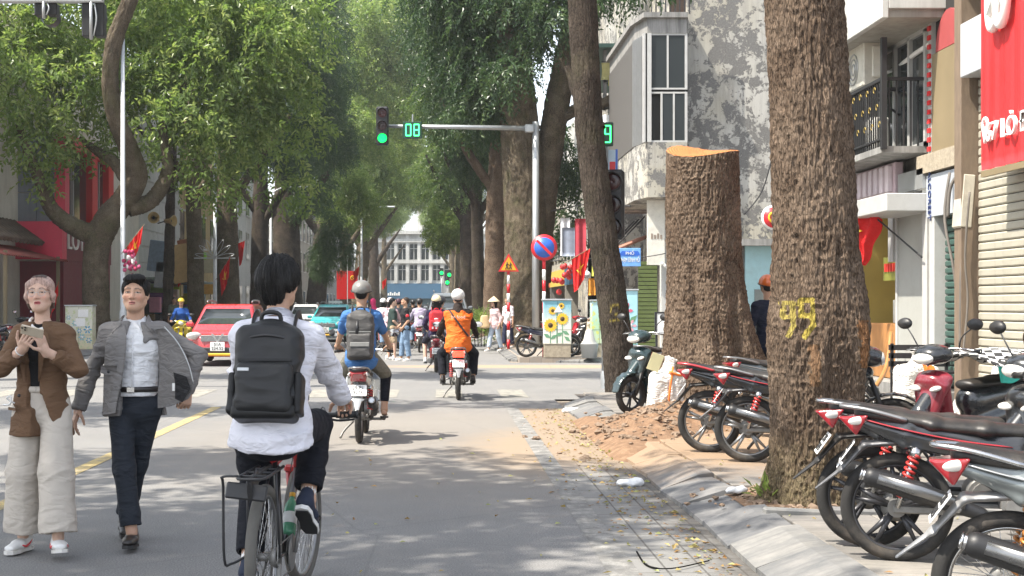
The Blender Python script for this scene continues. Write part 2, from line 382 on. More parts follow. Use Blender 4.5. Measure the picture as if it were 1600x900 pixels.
def gutm():
    m, t, b = NT('gutter slab'); v = coords(t, world=True); br = nd(t, 'ShaderNodeTexBrick', Scale=1.15, offset=.0); mp = nd(t, 'ShaderNodeMapping'); mp.inputs['Rotation'].default_value = (0, 0, R(90)); t.links.new(v, mp.inputs[0]); t.links.new(mp.outputs[0], br.inputs['Vector']); br.inputs['Color1'].default_value = (.19, .187, .18, 1); br.inputs['Color2'].default_value = (.16, .158, .152, 1); br.inputs['Mortar'].default_value = (.06, .057, .052, 1); br.inputs['Mortar Size'].default_value = .008
    c = mixc(t, ramp(t, noi(t, v, 200, 2), [(.4, (0, 0, 0)), (.7, (.4,) * 3)]), br.outputs[0], (.24, .235, .22)); sp = nd(t, 'ShaderNodeSeparateXYZ'); t.links.new(v, sp.inputs[0]); k = nd(t, 'ShaderNodeMath', operation='MULTIPLY_ADD', _1=.9, _2=1.0); t.links.new(noi(t, v, 4.5, 7, .75), k.inputs[0]); a = nd(t, 'ShaderNodeMath', operation='ADD'); t.links.new(k.outputs[0], a.inputs[0]); t.links.new(sp.outputs[0], a.inputs[1]); mr = nd(t, 'ShaderNodeMapRange', _1=2.9, _2=3.4); t.links.new(a.outputs[0], mr.inputs[0])
    c = mixc(t, mr.outputs[0], c, (.052, .044, .036)); gd = nd(t, 'ShaderNodeMapRange', _1=12.2, _2=13.6); t.links.new(sp.outputs[1], gd.inputs[0]); kk = nd(t, 'ShaderNodeMath', operation='MULTIPLY', _1=.75); t.links.new(gd.outputs[0], kk.inputs[0]); c = mixc(t, kk.outputs[0], c, (.27, .195, .125)); t.links.new(c, b.inputs['Base Color']); b.inputs['Roughness'].default_value = .9; bump(t, b, noi(t, v, 150, 3), .4, .005); return m
sheet('gutter', [rect(1.137, 3.2, KX + .02, 20.2)], .003, gutm())
sheet('crossing_stripe', [rect(x, 22.6, x + .45, 24.7) for x in np.arange(-10.0, 1.2, 1.1)], .004, M_ZEB)

def pavm(name, c0, c1, tint=None):
    m, t, b = NT(name); v = coords(t, world=True); oi = nd(t, 'ShaderNodeObjectInfo')
    n = noi(t, v, 3, 6, .7); n1 = noi(t, v, 110, 3); n2 = noi(t, coords(t, (1.2, 9, 1), True), 2.5, 5, .6)
    c = ramp(t, n, [(.3, c0), (.7, c1)]); c = mixc(t, 1., c, ramp(t, oi.outputs['Random'], [(0, (.8, .8, .82)), (1, (1.12, 1.1, 1.06))]), 'MULTIPLY')
    c = mixc(t, ramp(t, n2, [(.45, (0, 0, 0)), (.8, (.6, .6, .6))]), c, tuple(q * .6 for q in c0))
    mp = nd(t, 'ShaderNodeVectorMath', operation='SUBTRACT', _1=(2.6, 14.2, 0)); t.links.new(v, mp.inputs[0]); m2 = nd(t, 'ShaderNodeVectorMath', operation='MULTIPLY', _1=(.42, .27, 0)); t.links.new(mp.outputs[0], m2.inputs[0])
    g = nd(t, 'ShaderNodeTexGradient', gradient_type='SPHERICAL'); t.links.new(m2.outputs[0], g.inputs[0])
    k = nd(t, 'ShaderNodeMath', operation='MULTIPLY_ADD', _1=.7, _2=-.3); t.links.new(noi(t, v, 4, 6, .75), k.inputs[0]); a = nd(t, 'ShaderNodeMath', operation='ADD', use_clamp=True); t.links.new(g.outputs['Fac'], a.inputs[0]); t.links.new(k.outputs[0], a.inputs[1])
    c = mixc(t, ramp(t, a.outputs[0], [(.15, (0, 0, 0)), (.6, (.92,) * 3)]), c, (.27, .185, .115))
    t.links.new(c, b.inputs['Base Color']); b.inputs['Roughness'].default_value = .8; bump(t, b, n1, .35, .004); bump(t, b, n2, .25, .006); return m
M_SLAB = pavm('stone slab', (.15, .145, .135), (.27, .25, .225)); M_KERB = pavm('kerb stone', (.105, .11, .115), (.225, .22, .21)); M_BED = mat('mortar bed', (.09, .08, .07), .95, var=.4, vs=20)
PZ = .13
def hash2(i, j=0): return (math.sin(i * 12.9898 + j * 78.233) * 43758.5453) % 1
pav = sheet('pavement', [rect(KX + .3, -6, 7.6, 22.0), rect(7.6, 18, 9, 22)], PZ - .03, M_BED)
def slab_mesh(sx, sy, sd_):
    mb = MB(); mb.box((0, 0, 0), (sx, sy, .06), bev=.006); return mesh('tile', np.concatenate(mb.v), mb.f, [M_SLAB], mb.m, False)
TW, TL = .6, .45; slab = slab_mesh(TW - .008, TL - .008, 0); nt_ = 0
OPEN = [((2.74, 10.0), .72), ((3.35, 17.3), 1.0)]
for j in range(40):
    y = 4.6 + j * TL
    for i in range(9):
        x = KX + .44 + TW / 2 + i * TW + (0 if j % 2 else .0)
        if x > 7.6 or y > 21.8: continue
        if any(math.hypot(x - c[0], y - c[1]) < r for c, r in OPEN): continue
        px = VX + F_PX * x / y
        if px > 1650 or nt_ >= 290: continue
        nt_ += 1; o = link('tile', slab, pav, (x, y, PZ - .03 + .004 * (hash2(i, j) - .5) + .003)); o.rotation_euler = (R(.5) * (hash2(j, i) - .5), R(.5) * (hash2(i + 7, j) - .5), R(.35) * (hash2(i, j + 3) - .5))
# kerb: chamfered stones
def kerb_mesh(L, w0=.44):
    pr = [(0, -.1), (0, .035), (w0 - .13, .132), (w0 - .01, .138), (w0, .128), (w0, -.1)]
    mb = MB(); mb.ext([(a, b) for a, b in pr], L - .022, u=(1, 0, 0), v=(0, 0, 1)); return mesh('kerb_stone', np.concatenate(mb.v), mb.f, [M_KERB], mb.m, False)
kms = [kerb_mesh(.78), kerb_mesh(.92)]; y = 4.4; k = 0
while y < 20.2:
    L = (.78, .92)[k % 2]; yc = y + L / 2
    if not 14.6 < yc < 16.4:
        o = link('kerb_stone', kms[k % 2], pav, (KX - .02 + .03 * (hash2(k) - .5), yc, .012 * (hash2(k, 2) - .5) - .004)); o.rotation_euler = (R(2.6) * (hash2(k, 3) - .5), R(9) * (hash2(k, 4) - .45), R(3.5) * (hash2(k, 5) - .5))
    y += L; k += 1
for q in range(6):                                    # the corner into the side street
    a = R(q * 17 + 6); o = link('kerb_stone', kms[0], pav, (KX + 2.2 - 2.2 * math.cos(a), 20.2 + 1.95 * math.sin(a), 0)); o.rotation_euler = (R(1), R(2) * (hash2(q) - .5), -a)
def pav_block(name, x0, y0, x1, y1, kerb_x=None, kerb_y=None):
    mb = MB(); mb.box(((x0 + x1) / 2, (y0 + y1) / 2, PZ / 2 - .05), (x1 - x0, y1 - y0, PZ + .1)); o = structure(ob(name, mb, [M_FAR])); return o
def brickm():
    m, t, b = NT('small paving'); v = coords(t, world=True); br = nd(t, 'ShaderNodeTexBrick', Scale=1.6); t.links.new(v, br.inputs['Vector'])
    br.inputs['Color1'].default_value = (.30, .27, .23, 1); br.inputs['Color2'].default_value = (.24, .22, .2, 1); br.inputs['Mortar'].default_value = (.13, .12, .11, 1); br.inputs['Mortar Size'].default_value = .01
    c = mixc(t, ramp(t, noi(t, v, 2, 6, .7), [(.4, (0, 0, 0)), (.75, (.7, .7, .7))]), br.outputs[0], (.33, .25, .18)); t.links.new(c, b.inputs['Base Color']); b.inputs['Roughness'].default_value = .9; return m
M_FAR = brickm()
fp = pav_block('pavement', KX + .25, 36.4, 6.5, 300); lp = pav_block('pavement', -15.5, -20, LKX - .3, 400)
for q in range(9):
    a = R(-8 + q * 13); o = link('kerb_stone', kms[0], fp, (KX + 2.2 - 2.2 * math.cos(a), 38.3 - 2.1 * math.sin(a), 0)); o.rotation_euler = (0, 0, a)
for q in range(26):
    o = link('kerb_stone', kms[1], fp, (KX, 38.8 + q * .95, 0))
for q in range(60):
    o = link('kerb_stone', kms[1], lp, (LKX, 30 + q * .95, 0)); o.rotation_euler = (0, 0, R(180))
for q in range(4): 
    o = link('kerb_stone', kms[1], fp, (4.6 + q * .95, 36.2, 0)); o.rotation_euler = (0, 0, R(90))

# ------------------------------------------------------------------ soil heap, rubble, fallen leaves
def soilm():
    m, t, b = NT('red soil'); v = coords(t, world=True); n = noi(t, v, 9, 6, .7); n1 = noi(t, v, 60, 4)
    t.links.new(ramp(t, n, [(.3, (.13, .075, .042)), (.55, (.22, .132, .076)), (.75, (.30, .205, .125))]), b.inputs['Base Color']); b.inputs['Roughness'].default_value = .95; bump(t, b, n1, .7, .02); return m
M_SOIL = soilm(); M_RUB = mat('broken stone', (.21, .15, .105), .9, var=.45, vs=9, bmp=.4, bs=40)
g = np.stack(np.meshgrid(np.linspace(1.55, 3.6, 110), np.linspace(13.3, 18.2, 170), indexing='ij'), -1); gx, gy = g[..., 0], g[..., 1]
def hump(cx, cy, sx, sy, h): return h * np.exp(-((gx - cx) / sx) ** 2 - ((gy - cy) / sy) ** 2)
zz = hump(2.5, 15.9, .55, 1.0, .12) + hump(3.1, 16.4, .6, .8, .24) + hump(2.15, 15.2, .4, .8, .10) + hump(2.9, 17.3, .4, .6, .15)
p3 = np.stack([gx, gy, zz * 0], -1); zz = PZ - .035 + zz * (1 + .5 * fbm(p3 * 5, 3)) + .03 * fbm(p3 * 9, 4, 3) * np.clip(zz * 12, 0, 1)
ed = np.minimum(np.minimum(gx - 1.55, 3.6 - gx) / .3, np.minimum(gy - 13.3, 18.2 - gy) / .5); zz = np.where(gx < 2.12, np.minimum(zz, (gx - 1.55) * .3), zz) - .08 * np.clip(1 - ed, 0, 1)
mb = MB(); mb.grid(np.stack([gx, gy, zz], -1)); soil = tag(ob('soil_heap', mb, [M_SOIL]), 'reddish soil heap spilled over the kerb around the foot of the cut tree stump', 'soil', kind='stuff')
mb = MB(); ico = MB().lathe([(0, -1), (.8, -.6), (1, .1), (.6, .8), (0, 1)], n=6)
iv, if_ = ico.v[0], ico.f
def clods(n, fx, smin, smax, seed, zf):
    mb = MB(); r = np.random.default_rng(seed)
    for _ in range(n):
        x, y = fx(r); s_ = smin + (smax - smin) * r.random() ** 3; mb.add(iv @ rot(*(r.random(3) * 6)).T * (s_ * A((1, .8, .6))) * (1 + .25 * r.normal(size=(len(iv), 1))) + A((x, y, zf(x, y) + s_ * .3)), if_, False)
    return mb
def soilz(x, y):
    i = int(np.clip((x - 1.55) / 2.05 * 109, 0, 109)); j = int(np.clip((y - 13.3) / 4.9 * 169, 0, 169)); return max(zz[i, j], 0 if x < 1.85 else PZ - .02)
tag(ob('rubble', clods(520, lambda r: (2.45 + .42 * r.normal(), 15.6 + .8 * r.normal()), .010, .055, 3, soilz), [M_RUB]), 'broken lumps of stone and earth strewn over the reddish soil heap', 'rubble', kind='stuff')
tag(ob('gutter_grit', clods(900, lambda r: (KX - .12 - abs(r.normal()) * .28, 6 + r.random() * 13), .004, .016, 5, lambda x, y: .0), [M_RUB]), 'dark grit and crumbs gathered in the gutter along the kerb', 'grit', kind='stuff')
tag(ob('tree_pit_rubble', clods(260, lambda r: (2.45 + .2 * r.normal(), 10.05 + .5 * r.normal()), .012, .05, 8, lambda x, y: PZ - .03), [M_RUB]), 'loose earth and stones in the planting hole at the foot of the tree painted 99', 'rubble', kind='stuff')
pit = sheet('tree_pit', [[(2.15, 9.2), (3.7, 9.2), (3.7, 10.85), (2.15, 10.85)]], PZ - .022, M_SOIL)
def leafm(name, c1, c2, c3, trans=.35, rough=.34):
    m, t, b = NT(name); a = nd(t, 'ShaderNodeAttribute', attribute_name='rnd'); c = ramp(t, a.outputs['Fac'], [(0, c1), (.55, c2), (1, c3)]); t.links.new(c, b.inputs['Base Color'])
    b.inputs['Roughness'].default_value = rough; b.inputs['Specular IOR Level'].default_value = .45
    if trans:
        tr = nd(t, 'ShaderNodeBsdfTranslucent'); h = nd(t, 'ShaderNodeHueSaturation', Saturation=1.15, Value=1.7); t.links.new(c, h.inputs['Color']); t.links.new(h.outputs[0], tr.inputs[0])
        mx = nd(t, 'ShaderNodeMixShader', _0=trans); t.links.new(b.outputs[0], mx.inputs[1]); t.links.new(tr.outputs[0], mx.inputs[2]); t.links.new(mx.outputs[0], t.nodes['Material Output'].inputs[0])
    return m
M_LEAF = leafm('leaf green', (.05, .092, .034), (.095, .15, .048), (.20, .25, .08), .45); M_LEAFD = leafm('leaf dark', (.030, .060, .027), (.052, .092, .036), (.105, .15, .055), .32); M_LEAFY = leafm('leaf sunlit tint', (.085, .135, .042), (.17, .235, .07), (.33, .37, .14), .5)  # M_LEAFY is a brighter copy: sunlight on the crowns put into leaf colour
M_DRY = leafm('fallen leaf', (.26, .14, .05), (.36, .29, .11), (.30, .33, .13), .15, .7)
def leaf_mesh(name, P, D, N, L, W, rnd, m):           # arrays: base point, direction, normal, length, width
    S = np.cross(D, N); S /= np.linalg.norm(S, axis=1, keepdims=True) + 1e-9; N = np.cross(S, D); L = L[:, None]; W = W[:, None]; k = len(P)
    V = np.empty((k, 4, 3), np.float32); mid = P + D * L * .45
    V[:, 0] = P; V[:, 1] = mid + S * W * .5 + N * W * .18; V[:, 2] = P + D * L - N * L * .12; V[:, 3] = mid - S * W * .5 + N * W * .18
    me = mesh(name, V.reshape(-1, 3), np.arange(k * 4).reshape(-1, 4), m, None, False)
    at_ = me.attributes.new('rnd', 'FLOAT', 'FACE'); at_.data.foreach_set('value', rnd.astype(np.float32)); return me
def unit(v): return v / (np.linalg.norm(v, axis=-1, keepdims=True) + 1e-9)
r = np.random.default_rng(11); n = 640
fx = KX - .1 - np.abs(r.normal(size=n)) * .3; fy = 6 + r.random(n) ** 1.2 * 14; far = r.random(n) < .12; fx[far] = -1 + 3 * r.random(far.sum()); fy[far] = 6.5 + 10 * r.random(far.sum())
k2 = r.random(n) < .15; fx[k2] = 2.2 + 2.2 * r.random(k2.sum())
P = np.stack([fx, fy, np.where(fx > KX + .3, PZ + .012, .012)], 1); D = unit(np.stack([r.normal(size=n), r.normal(size=n), .25 * r.random(n)], 1)); N = unit(np.stack([.5 * r.normal(size=n), .5 * r.normal(size=n), np.ones(n)], 1))
stuff(tag(link('fallen_leaves', leaf_mesh('fallen_leaves', P, D, N, .03 + .045 * r.random(n) ** 1.5, .015 + .022 * r.random(n), r.random(n), M_DRY)), 'yellow and green fallen leaves scattered along the gutter and road edge', 'leaves'))

# ------------------------------------------------------------------ trees
def barkm(name, c0, c1, moss=0, sc=1.):
    m, t, b = NT(name); v = coords(t, (1, 1, .28)); v2 = coords(t); n = noi(t, v, 34 * sc, 8, .78, .8); n2 = noi(t, v2, 2.2, 5, .6); n3 = noi(t, v2, 90, 3)
    hgt = nd(t, 'ShaderNodeAttribute', attribute_name='Col')
    c = ramp(t, n, [(.36, tuple(q * .25 for q in c0)), (.47, c0), (.66, c1)])
    c = mixc(t, ramp(t, n2, [(.45, (0, 0, 0)), (.7, (.7, .7, .7))]), c, tuple(q * 1.25 for q in c1))
    c = mixc(t, hgt.outputs['Alpha'], c, hgt.outputs['Color'])
    if moss: c = mixc(t, ramp(t, noi(t, v2, 1.4, 5, .7), [(.5, (0, 0, 0)), (.7, (moss,) * 3)]), c, (.11, .12, .05))
    vo = nd(t, 'ShaderNodeTexVoronoi', feature='DISTANCE_TO_EDGE', Scale=1); wv = nd(t, 'ShaderNodeVectorMath', operation='MULTIPLY_ADD', _1=(2.6, 2.6, 2.2)); t.links.new(nd(t, 'ShaderNodeTexNoise', Scale=9, Detail=4).outputs['Color'], wv.inputs[0]); t.links.new(coords(t, (58 * sc, 58 * sc, 13 * sc)), wv.inputs[2]); t.links.new(wv.outputs[0], vo.inputs['Vector'])
    ck = ramp(t, vo.outputs[0], [(.02, (.24, .22, .2)), (.16, (1, 1, 1)), (.5, (1.15, 1.13, 1.1))]); c = mixc(t, .62, c, ck, 'MULTIPLY')
    t.links.new(c, b.inputs['Base Color']); b.inputs['Roughness'].default_value = .92; b.inputs['Specular IOR Level'].default_value = .2
    bump(t, b, n, 1.0, .03); bump(t, b, ck, .7, .012); bump(t, b, n3, .6, .008); return m
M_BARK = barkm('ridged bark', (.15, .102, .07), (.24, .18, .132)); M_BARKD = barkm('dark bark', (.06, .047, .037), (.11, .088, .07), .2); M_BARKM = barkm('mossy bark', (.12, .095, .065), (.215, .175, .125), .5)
def spline(pts, n):
    P = np.array(pts, float); k = len(P); t = np.linspace(0, k - 1, n); i = np.clip(t.astype(int), 0, k - 2); f = (t - i)[:, None]
    p0 = P[np.maximum(i - 1, 0)]; p1 = P[i]; p2 = P[i + 1]; p3 = P[np.minimum(i + 2, k - 1)]
    return .5 * (2 * p1 + (p2 - p0) * f + (2 * p0 - 5 * p1 + 4 * p2 - p3) * f ** 2 + (3 * p1 - p0 - 3 * p2 + p3) * f ** 3)
def bark_tube(ctrl, nz, nth, amp, seed=0, fl=None, extra=None):   # ctrl rows: x y z r ; ridged displacement
    S_ = spline(ctrl, nz); P = S_[:, :3]; r = S_[:, 3]; T = unit(np.gradient(P, axis=0)); th = np.arange(nth) * 2 * math.pi / nth
    e1 = unit(np.cross(T, A((0, 1, 0)) + 0 * T)); e2 = np.cross(T, e1)
    rad = np.repeat(r[:, None], nth, 1); TH = np.repeat(th[None], nz, 0); s = np.concatenate([[0], np.cumsum(np.linalg.norm(np.diff(P, axis=0), axis=1))])
    q = np.stack([np.cos(TH) * r[:, None], np.sin(TH) * r[:, None], np.repeat(s[:, None], nth, 1)], -1)
    if fl is not None: rad = rad * fl(TH, q[..., 2])
    w = q * A((1, 1, .3)) + .06 * np.stack([noise(q * 4, seed + 9)] * 3, -1)
    rid = 1 - np.abs(noise(w * A((24, 24, 15)), seed)) * 2.0; rid2 = 1 - np.abs(noise(q * A((1, 1, .34)) * 50 + 3 * w, seed + 4)) * 2.0; big = fbm(q * A((1, 1, .6)) * 2.6, 3, seed + 2)
    rad = rad + amp * (.7 * rid + .8 * rid2 + .5 * noise(q * A((75, 75, 34)), seed + 7) - .8 + 1.3 * big)
    if extra is not None: rad = rad + extra(TH, q[..., 2])
    V = P[:, None] + rad[..., None] * (np.cos(TH)[..., None] * e1[:, None] + np.sin(TH)[..., None] * e2[:, None])
    i = np.arange(nz - 1)[:, None] * nth; j = np.arange(nth)[None]; j2 = (j + 1) % nth
    Fq = np.stack([i + j, i + j2, i + nth + j2, i + nth + j], -1).reshape(-1, 4)
    return V.reshape(-1, 3), Fq
def joinq(parts):
    V = []; Fs = []; o = 0
    for v, f in parts: V.append(v); Fs.append(f + o); o += len(v)
    return np.concatenate(V), np.concatenate(Fs)
def crown_mesh(name, lobes, ntwig, per, ls, m, seed, droop=.35, shell=.55):   # lobes: (cx,cy,cz,rx,ry,rz)
    r = np.random.default_rng(seed); L = np.array(lobes, float); vol = (L[:, 3] * L[:, 4] * L[:, 5]) ** .75; li = r.choice(len(L), ntwig, p=vol / vol.sum())
    d = unit(r.normal(size=(ntwig, 3))); rad = (shell + (1 - shell) * r.random(ntwig)) * (1 + .16 * r.normal(size=ntwig)); c = L[li, :3] + d * L[li, 3:] * rad[:, None]
    keep = fbm(c * .85, 2, seed) > -.2; c, d = c[keep], d[keep]; k = len(c)
    dr = unit(d + .8 * r.normal(size=(k, 3)) + A((0, 0, -droop))); tl = ls * (2.2 + 1.6 * r.random(k)); side = unit(np.cross(dr, r.normal(size=(k, 3)))); up = np.cross(side, dr)
    t = np.arange(per) / per; sg = np.where(np.arange(per) % 2, 1., -1.)
    P = c[:, None] + dr[:, None] * (tl[:, None] * t)[..., None] - A((0, 0, 1)) * (tl[:, None] * t ** 2 * droop)[..., None]
    D = unit(dr[:, None] * .7 + side[:, None] * sg[None, :, None] + .35 * r.normal(size=(k, per, 3)) + A((0, 0, -droop * .8))); N = unit(up[:, None] * np.sign(up[:, None, 2:3] + 1e-6) + .45 * r.normal(size=(k, per, 3)) + A((0, 0, .5)))
    n = k * per; tw = np.repeat(r.random(k), per) * .6 + .4 * r.random(n)
    return leaf_mesh(name, P.reshape(-1, 3), D.reshape(-1, 3), N.reshape(-1, 3), ls * (.75 + .5 * r.random(n)), ls * (.36 + .2 * r.random(n)), tw, m)
def colour_attr(me, V, fn=None):
    C = np.zeros((len(V), 4), np.float32)
    if fn is not None: fn(V, C)
    a = me.color_attributes.new('Col', 'FLOAT_COLOR', 'POINT'); a.data.foreach_set('color', C.ravel())
def trunk_obj(parts, m, parent, fn=None, name='trunk'):
    V, Fq = joinq(parts); me = mesh(name, V, Fq, m); colour_attr(me, V, fn); return link(name, me, parent)
def tree(label, base, trunks, crown, m_b, group='street trees lining the road', leaf=M_LEAF, nt_=(70, 40), amp=.02, seed=1, crown_me=None, cat='tree', name='street_tree'):
    t = thing(name, label, cat, base, 0, group)
    parts = [bark_tube(c, max(14, int(nt_[0] * (1 if i == 0 else .7))), max(10, int(nt_[1] * (1 if i == 0 else .6))), amp, seed + i) for i, c in enumerate(trunks)]
    trunk_obj(parts, m_b, t)
    if crown_me is None and crown:
        crown_me = crown_mesh('crown', crown['lobes'], crown['n'], crown.get('per', 10), crown['ls'], leaf, seed + 50, crown.get('droop', .35), crown.get('shell', .5))
    if crown_me: link('crown', crown_me, t)
    return t
def loc_(px, py, Y, base): v = at(px, py, Y); return tuple(v - Vector(base))
# tree A, painted 99, in front
def flA(TH, s): return 1 + .14 * np.exp(-s / .22) * (1 + .5 * np.cos(TH * 5 + .6)) + .07 * np.exp(-((s - 1.25) / .45) ** 2)
bA = (2.74, 10.0, PZ - .04); TA = thing('street_tree', 'thick grey-brown tree trunk with the yellow painted number 99 nearest the camera', 'tree', bA, 0, 'street trees lining the road')
def burl(TH, s):
    dth = np.angle(np.exp(1j * (TH - THA(-.12)))); g = .0
    g = g + .075 * np.exp(-((np.angle(np.exp(1j * (TH - THA(-.2))))) / .2) ** 2 - ((s - 1.02) / .17) ** 2) - .035 * np.exp(-((np.angle(np.exp(1j * (TH - THA(-.02))))) / .1) ** 2 - ((s - .98) / .2) ** 2)
    g = g + .05 * np.exp(-((np.angle(np.exp(1j * (TH - THA(.75))))) / .28) ** 2 - ((s - 1.1) / .5) ** 2) - .04 * np.exp(-((np.angle(np.exp(1j * (TH - THA(.95))))) / .12) ** 2 - ((s - 1.3) / .35) ** 2)
    return g + .04 * np.exp(-((np.angle(np.exp(1j * (TH - THA(-.85))))) / .3) ** 2 - ((s - 1.25) / .3) ** 2)
def THA(a):                                           # angle round the trunk for a direction a rad right of the camera-facing side
    d = A((math.sin(a), -math.cos(a), 0)); e1 = nrm(np.cross(A((0, 0, 1)), A((0, 1, 0)))); e2 = np.cross(A((0, 0, 1)), e1); return math.atan2(d @ e2, d @ e1)
cA = [(-.03, 0, -.08, .36), (0, 0, .35, .325), (.0, 0, .9, .325), (.02, 0, 1.35, .335), (0, 0, 2.0, .30), (-.04, .02, 3.0, .285), (-.10, .05, 4.2, .28), (-.2, .1, 6.0, .27), (-.3, .2, 8.5, .22), (-.2, .2, 11, .12)]
pA = [bark_tube(cA, 760, 420, .0135, 21, flA, burl), bark_tube([(-.25, .15, 6.5, .16), (.8, .6, 8.3, .12), (2.0, 1.2, 10, .06)], 40, 24, .012, 22), bark_tube([(-.25, .15, 7, .15), (-1.4, -.3, 8.8, .1), (-2.6, -.6, 10.2, .05)], 40, 24, .012, 23)]
def paintA(V, C):                                     # yellow 99, brown scar, mossy foot
    front = V[:, 1] < .05; n = fbm(V * 30, 3, 5)
    def stroke(seg, w, col, al, fade=.5):
        for (x0, z0), (x1, z1) in seg:
            p = V[:, [0, 2]]; a = A((x0, z0)); d = A((x1 - x0, z1 - z0)); tt = np.clip((p - a) @ d / (d @ d), 0, 1); ds = np.linalg.norm(p - a - tt[:, None] * d, axis=1)
            k = front & (ds < w * (1 + .5 * n)) & (n > -fade); C[k, :3] = col; C[k, 3] = al
    def nine(cx, cz, w, h): return [((cx - w, cz), (cx - w, cz + h)), ((cx - w, cz + h), (cx + w, cz + h)), ((cx + w, cz + h), (cx + w, cz - h * .6)), ((cx - w, cz), (cx + w, cz)), ((cx + w, cz - h * .6), (cx - w * .4, cz - h * 1.35))]
    z9 = 1.54 + 476 * 0 - (500 - 476) / F_PX * 9.65 + .0 - bA[2]
    stroke(nine(-.262, z9 + .02, .026, .10), .017, (.44, .355, .09), .85, .42); stroke(nine(-.150, z9 + .03, .038, .11), .019, (.50, .395, .08), .92, .6)
    k = front & (np.abs(V[:, 0] + .105) < .032 * (1 + n)) & (np.abs(V[:, 2] - 1.02) < .15); C[k] = (.24, .135, .07, .75)
    k = (np.abs(V[:, 0] - .27) < .05 * (1 + n)) & (np.abs(V[:, 2] - 1.17) < .17) & front; C[k] = (.36, .17, .07, .8)
    a = np.clip(.6 - V[:, 2], 0, .5) * (1 + n); C[:, :3] = np.where((C[:, 3:] < .01), A((.19, .165, .085)), C[:, :3]); C[:, 3] = np.where(C[:, 3] < .01, np.clip(a, 0, .55), C[:, 3])
trunk_obj(pA, M_BARK, TA, paintA)
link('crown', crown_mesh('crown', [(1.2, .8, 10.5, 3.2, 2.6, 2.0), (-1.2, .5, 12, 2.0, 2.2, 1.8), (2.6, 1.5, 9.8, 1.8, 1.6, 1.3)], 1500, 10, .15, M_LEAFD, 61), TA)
# the felled tree's stump
bS = (3.37, 17.3, PZ - .05); TS = thing('tree_stump', 'tall sawn-off tree stump with a fresh orange cut top beside the soil heap', 'tree stump', bS, 0)
def flS(TH, s): return 1 + .34 * np.exp(-s / .7) * (1 + .45 * np.cos(TH * 4 + .4) + .3 * np.cos(TH * 7 + 2))
def kn(TH, s):
    g = 0
    for a, z, w, h, am in ((-.1, 2.0, .12, .1, .05), (.15, 1.45, .5, .5, .06), (-.5, 1.5, .1, .6, -.06), (.5, 1.1, .12, .7, -.06), (.05, .9, .12, .6, -.05), (.8, 1.3, .3, .4, .06), (-.25, 2.9, .06, .25, -.03), (1.2, .35, .5, .7, .26)):
        g = g + am * np.exp(-(np.angle(np.exp(1j * (TH - THA(a)))) / w) ** 2 - ((s - z) / h) ** 2)
    return g
cS = [(.04, 0, -.1, .58), (.02, 0, .5, .53), (-.0, 0, 1.1, .495), (-.04, 0, 1.9, .455), (-.06, 0, 2.7, .45), (-.06, 0, 3.37, .445)]
vS, fS = bark_tube(cS, 420, 380, .017, 31, flS, kn)
ang = vS.reshape(420, 380, 3); top = ang[-1]; ztop = 3.40 + top[:, 1] * (.20 - .16 * (top[:, 0] + .06) / .45); w = np.clip((ang[:, :, 2] - 2.9) / .47, 0, 1); ang[:, :, 2] += w * (ztop[None] - 3.37); vS = ang.reshape(-1, 3)
trunk_obj([(vS, fS)], M_BARK, TS)
def woodm():
    m, t, b = NT('fresh cut wood'); v = coords(t); wv = nd(t, 'ShaderNodeTexWave', wave_type='RINGS', rings_direction='Z', Scale=9, Distortion=3, Detail=3); t.links.new(v, wv.inputs['Vector'])
    c = ramp(t, wv.outputs[0], [(0, (.27, .088, .02)), (.6, (.36, .13, .032)), (1, (.45, .20, .065))]); c = mixc(t, ramp(t, noi(t, coords(t, (9, 1, 1)), 3, 5), [(.5, (0, 0, 0)), (.7, (.6, .6, .6))]), c, (.26, .075, .018)); t.links.new(c, b.inputs['Base Color']); b.inputs['Roughness'].default_value = .8
    bump(t, b, noi(t, coords(t, (20, 2, 1)), 6, 4), .5, .02); return m
ring = vS.reshape(420, 380, 3)[-1]; cc = ring.mean(0); gr = np.stack([cc + (ring - cc) * f_ for f_ in (1, .93, .8, .6, .4, .2, .02)], 0); gr[1:, :, 2] += .012 + .02 * fbm(gr[1:] * A((22, 3, 1)), 2)

mb = MB(); mb.grid(np.transpose(gr, (1, 0, 2)), True, flip=True); ob('cut_face', mb, [woodm()], TS)
# the leaning tree with the 5 mark
bL = (3.02, 22.4, PZ - .05); TLn = thing('street_tree', 'dark trunk leaning left beside a grey signal pole, faintly painted with a 5', 'tree', bL, 0, 'street trees lining the road')
cL = [(.0, 0, -.05, .36), (-.08, 0, .3, .275), (-.2, 0, 1.4, .245), (-.42, 0, 2.9, .235), (-.60, 0, 4.4, .23), (-.72, 0, 6.6, .235), (-.8, .2, 9, .2), (-.8, .4, 12, .14)]
def five(V, C):
    z5 = 1.54 - (490 - 476) / F_PX * 22 - bL[2]; n = fbm(V * 22, 2, 8)
    for (x0, z0), (x1, z1) in (((.06, .12), (-.06, .12)), ((-.06, .12), (-.06, .02)), ((-.06, .02), (.06, .0)), ((.06, .0), (.05, -.12)), ((.05, -.12), (-.06, -.12))):
        p = V[:, [0, 2]] - A((-.2, z5)); d = A((x1 - x0, z1 - z0)); a = A((x0, z0)); tt = np.clip((p - a) @ d / (d @ d), 0, 1); k = (np.linalg.norm(p - a - tt[:, None] * d, axis=1) < .028) & (V[:, 1] < 0) & (n > -.25); C[k] = (.45, .36, .08, .8)
trunk_obj([bark_tube(cL, 190, 110, .012, 41), bark_tube([(-.5, 0, 4.3, .2), (-.95, .2, 5.4, .05)], 10, 12, .01, 42), bark_tube([(-.85, .1, 7.6, .18), (.7, .6, 9.4, .12), (2, 1, 11, .05)], 24, 14, .01, 43)], M_BARKD, TLn, five)
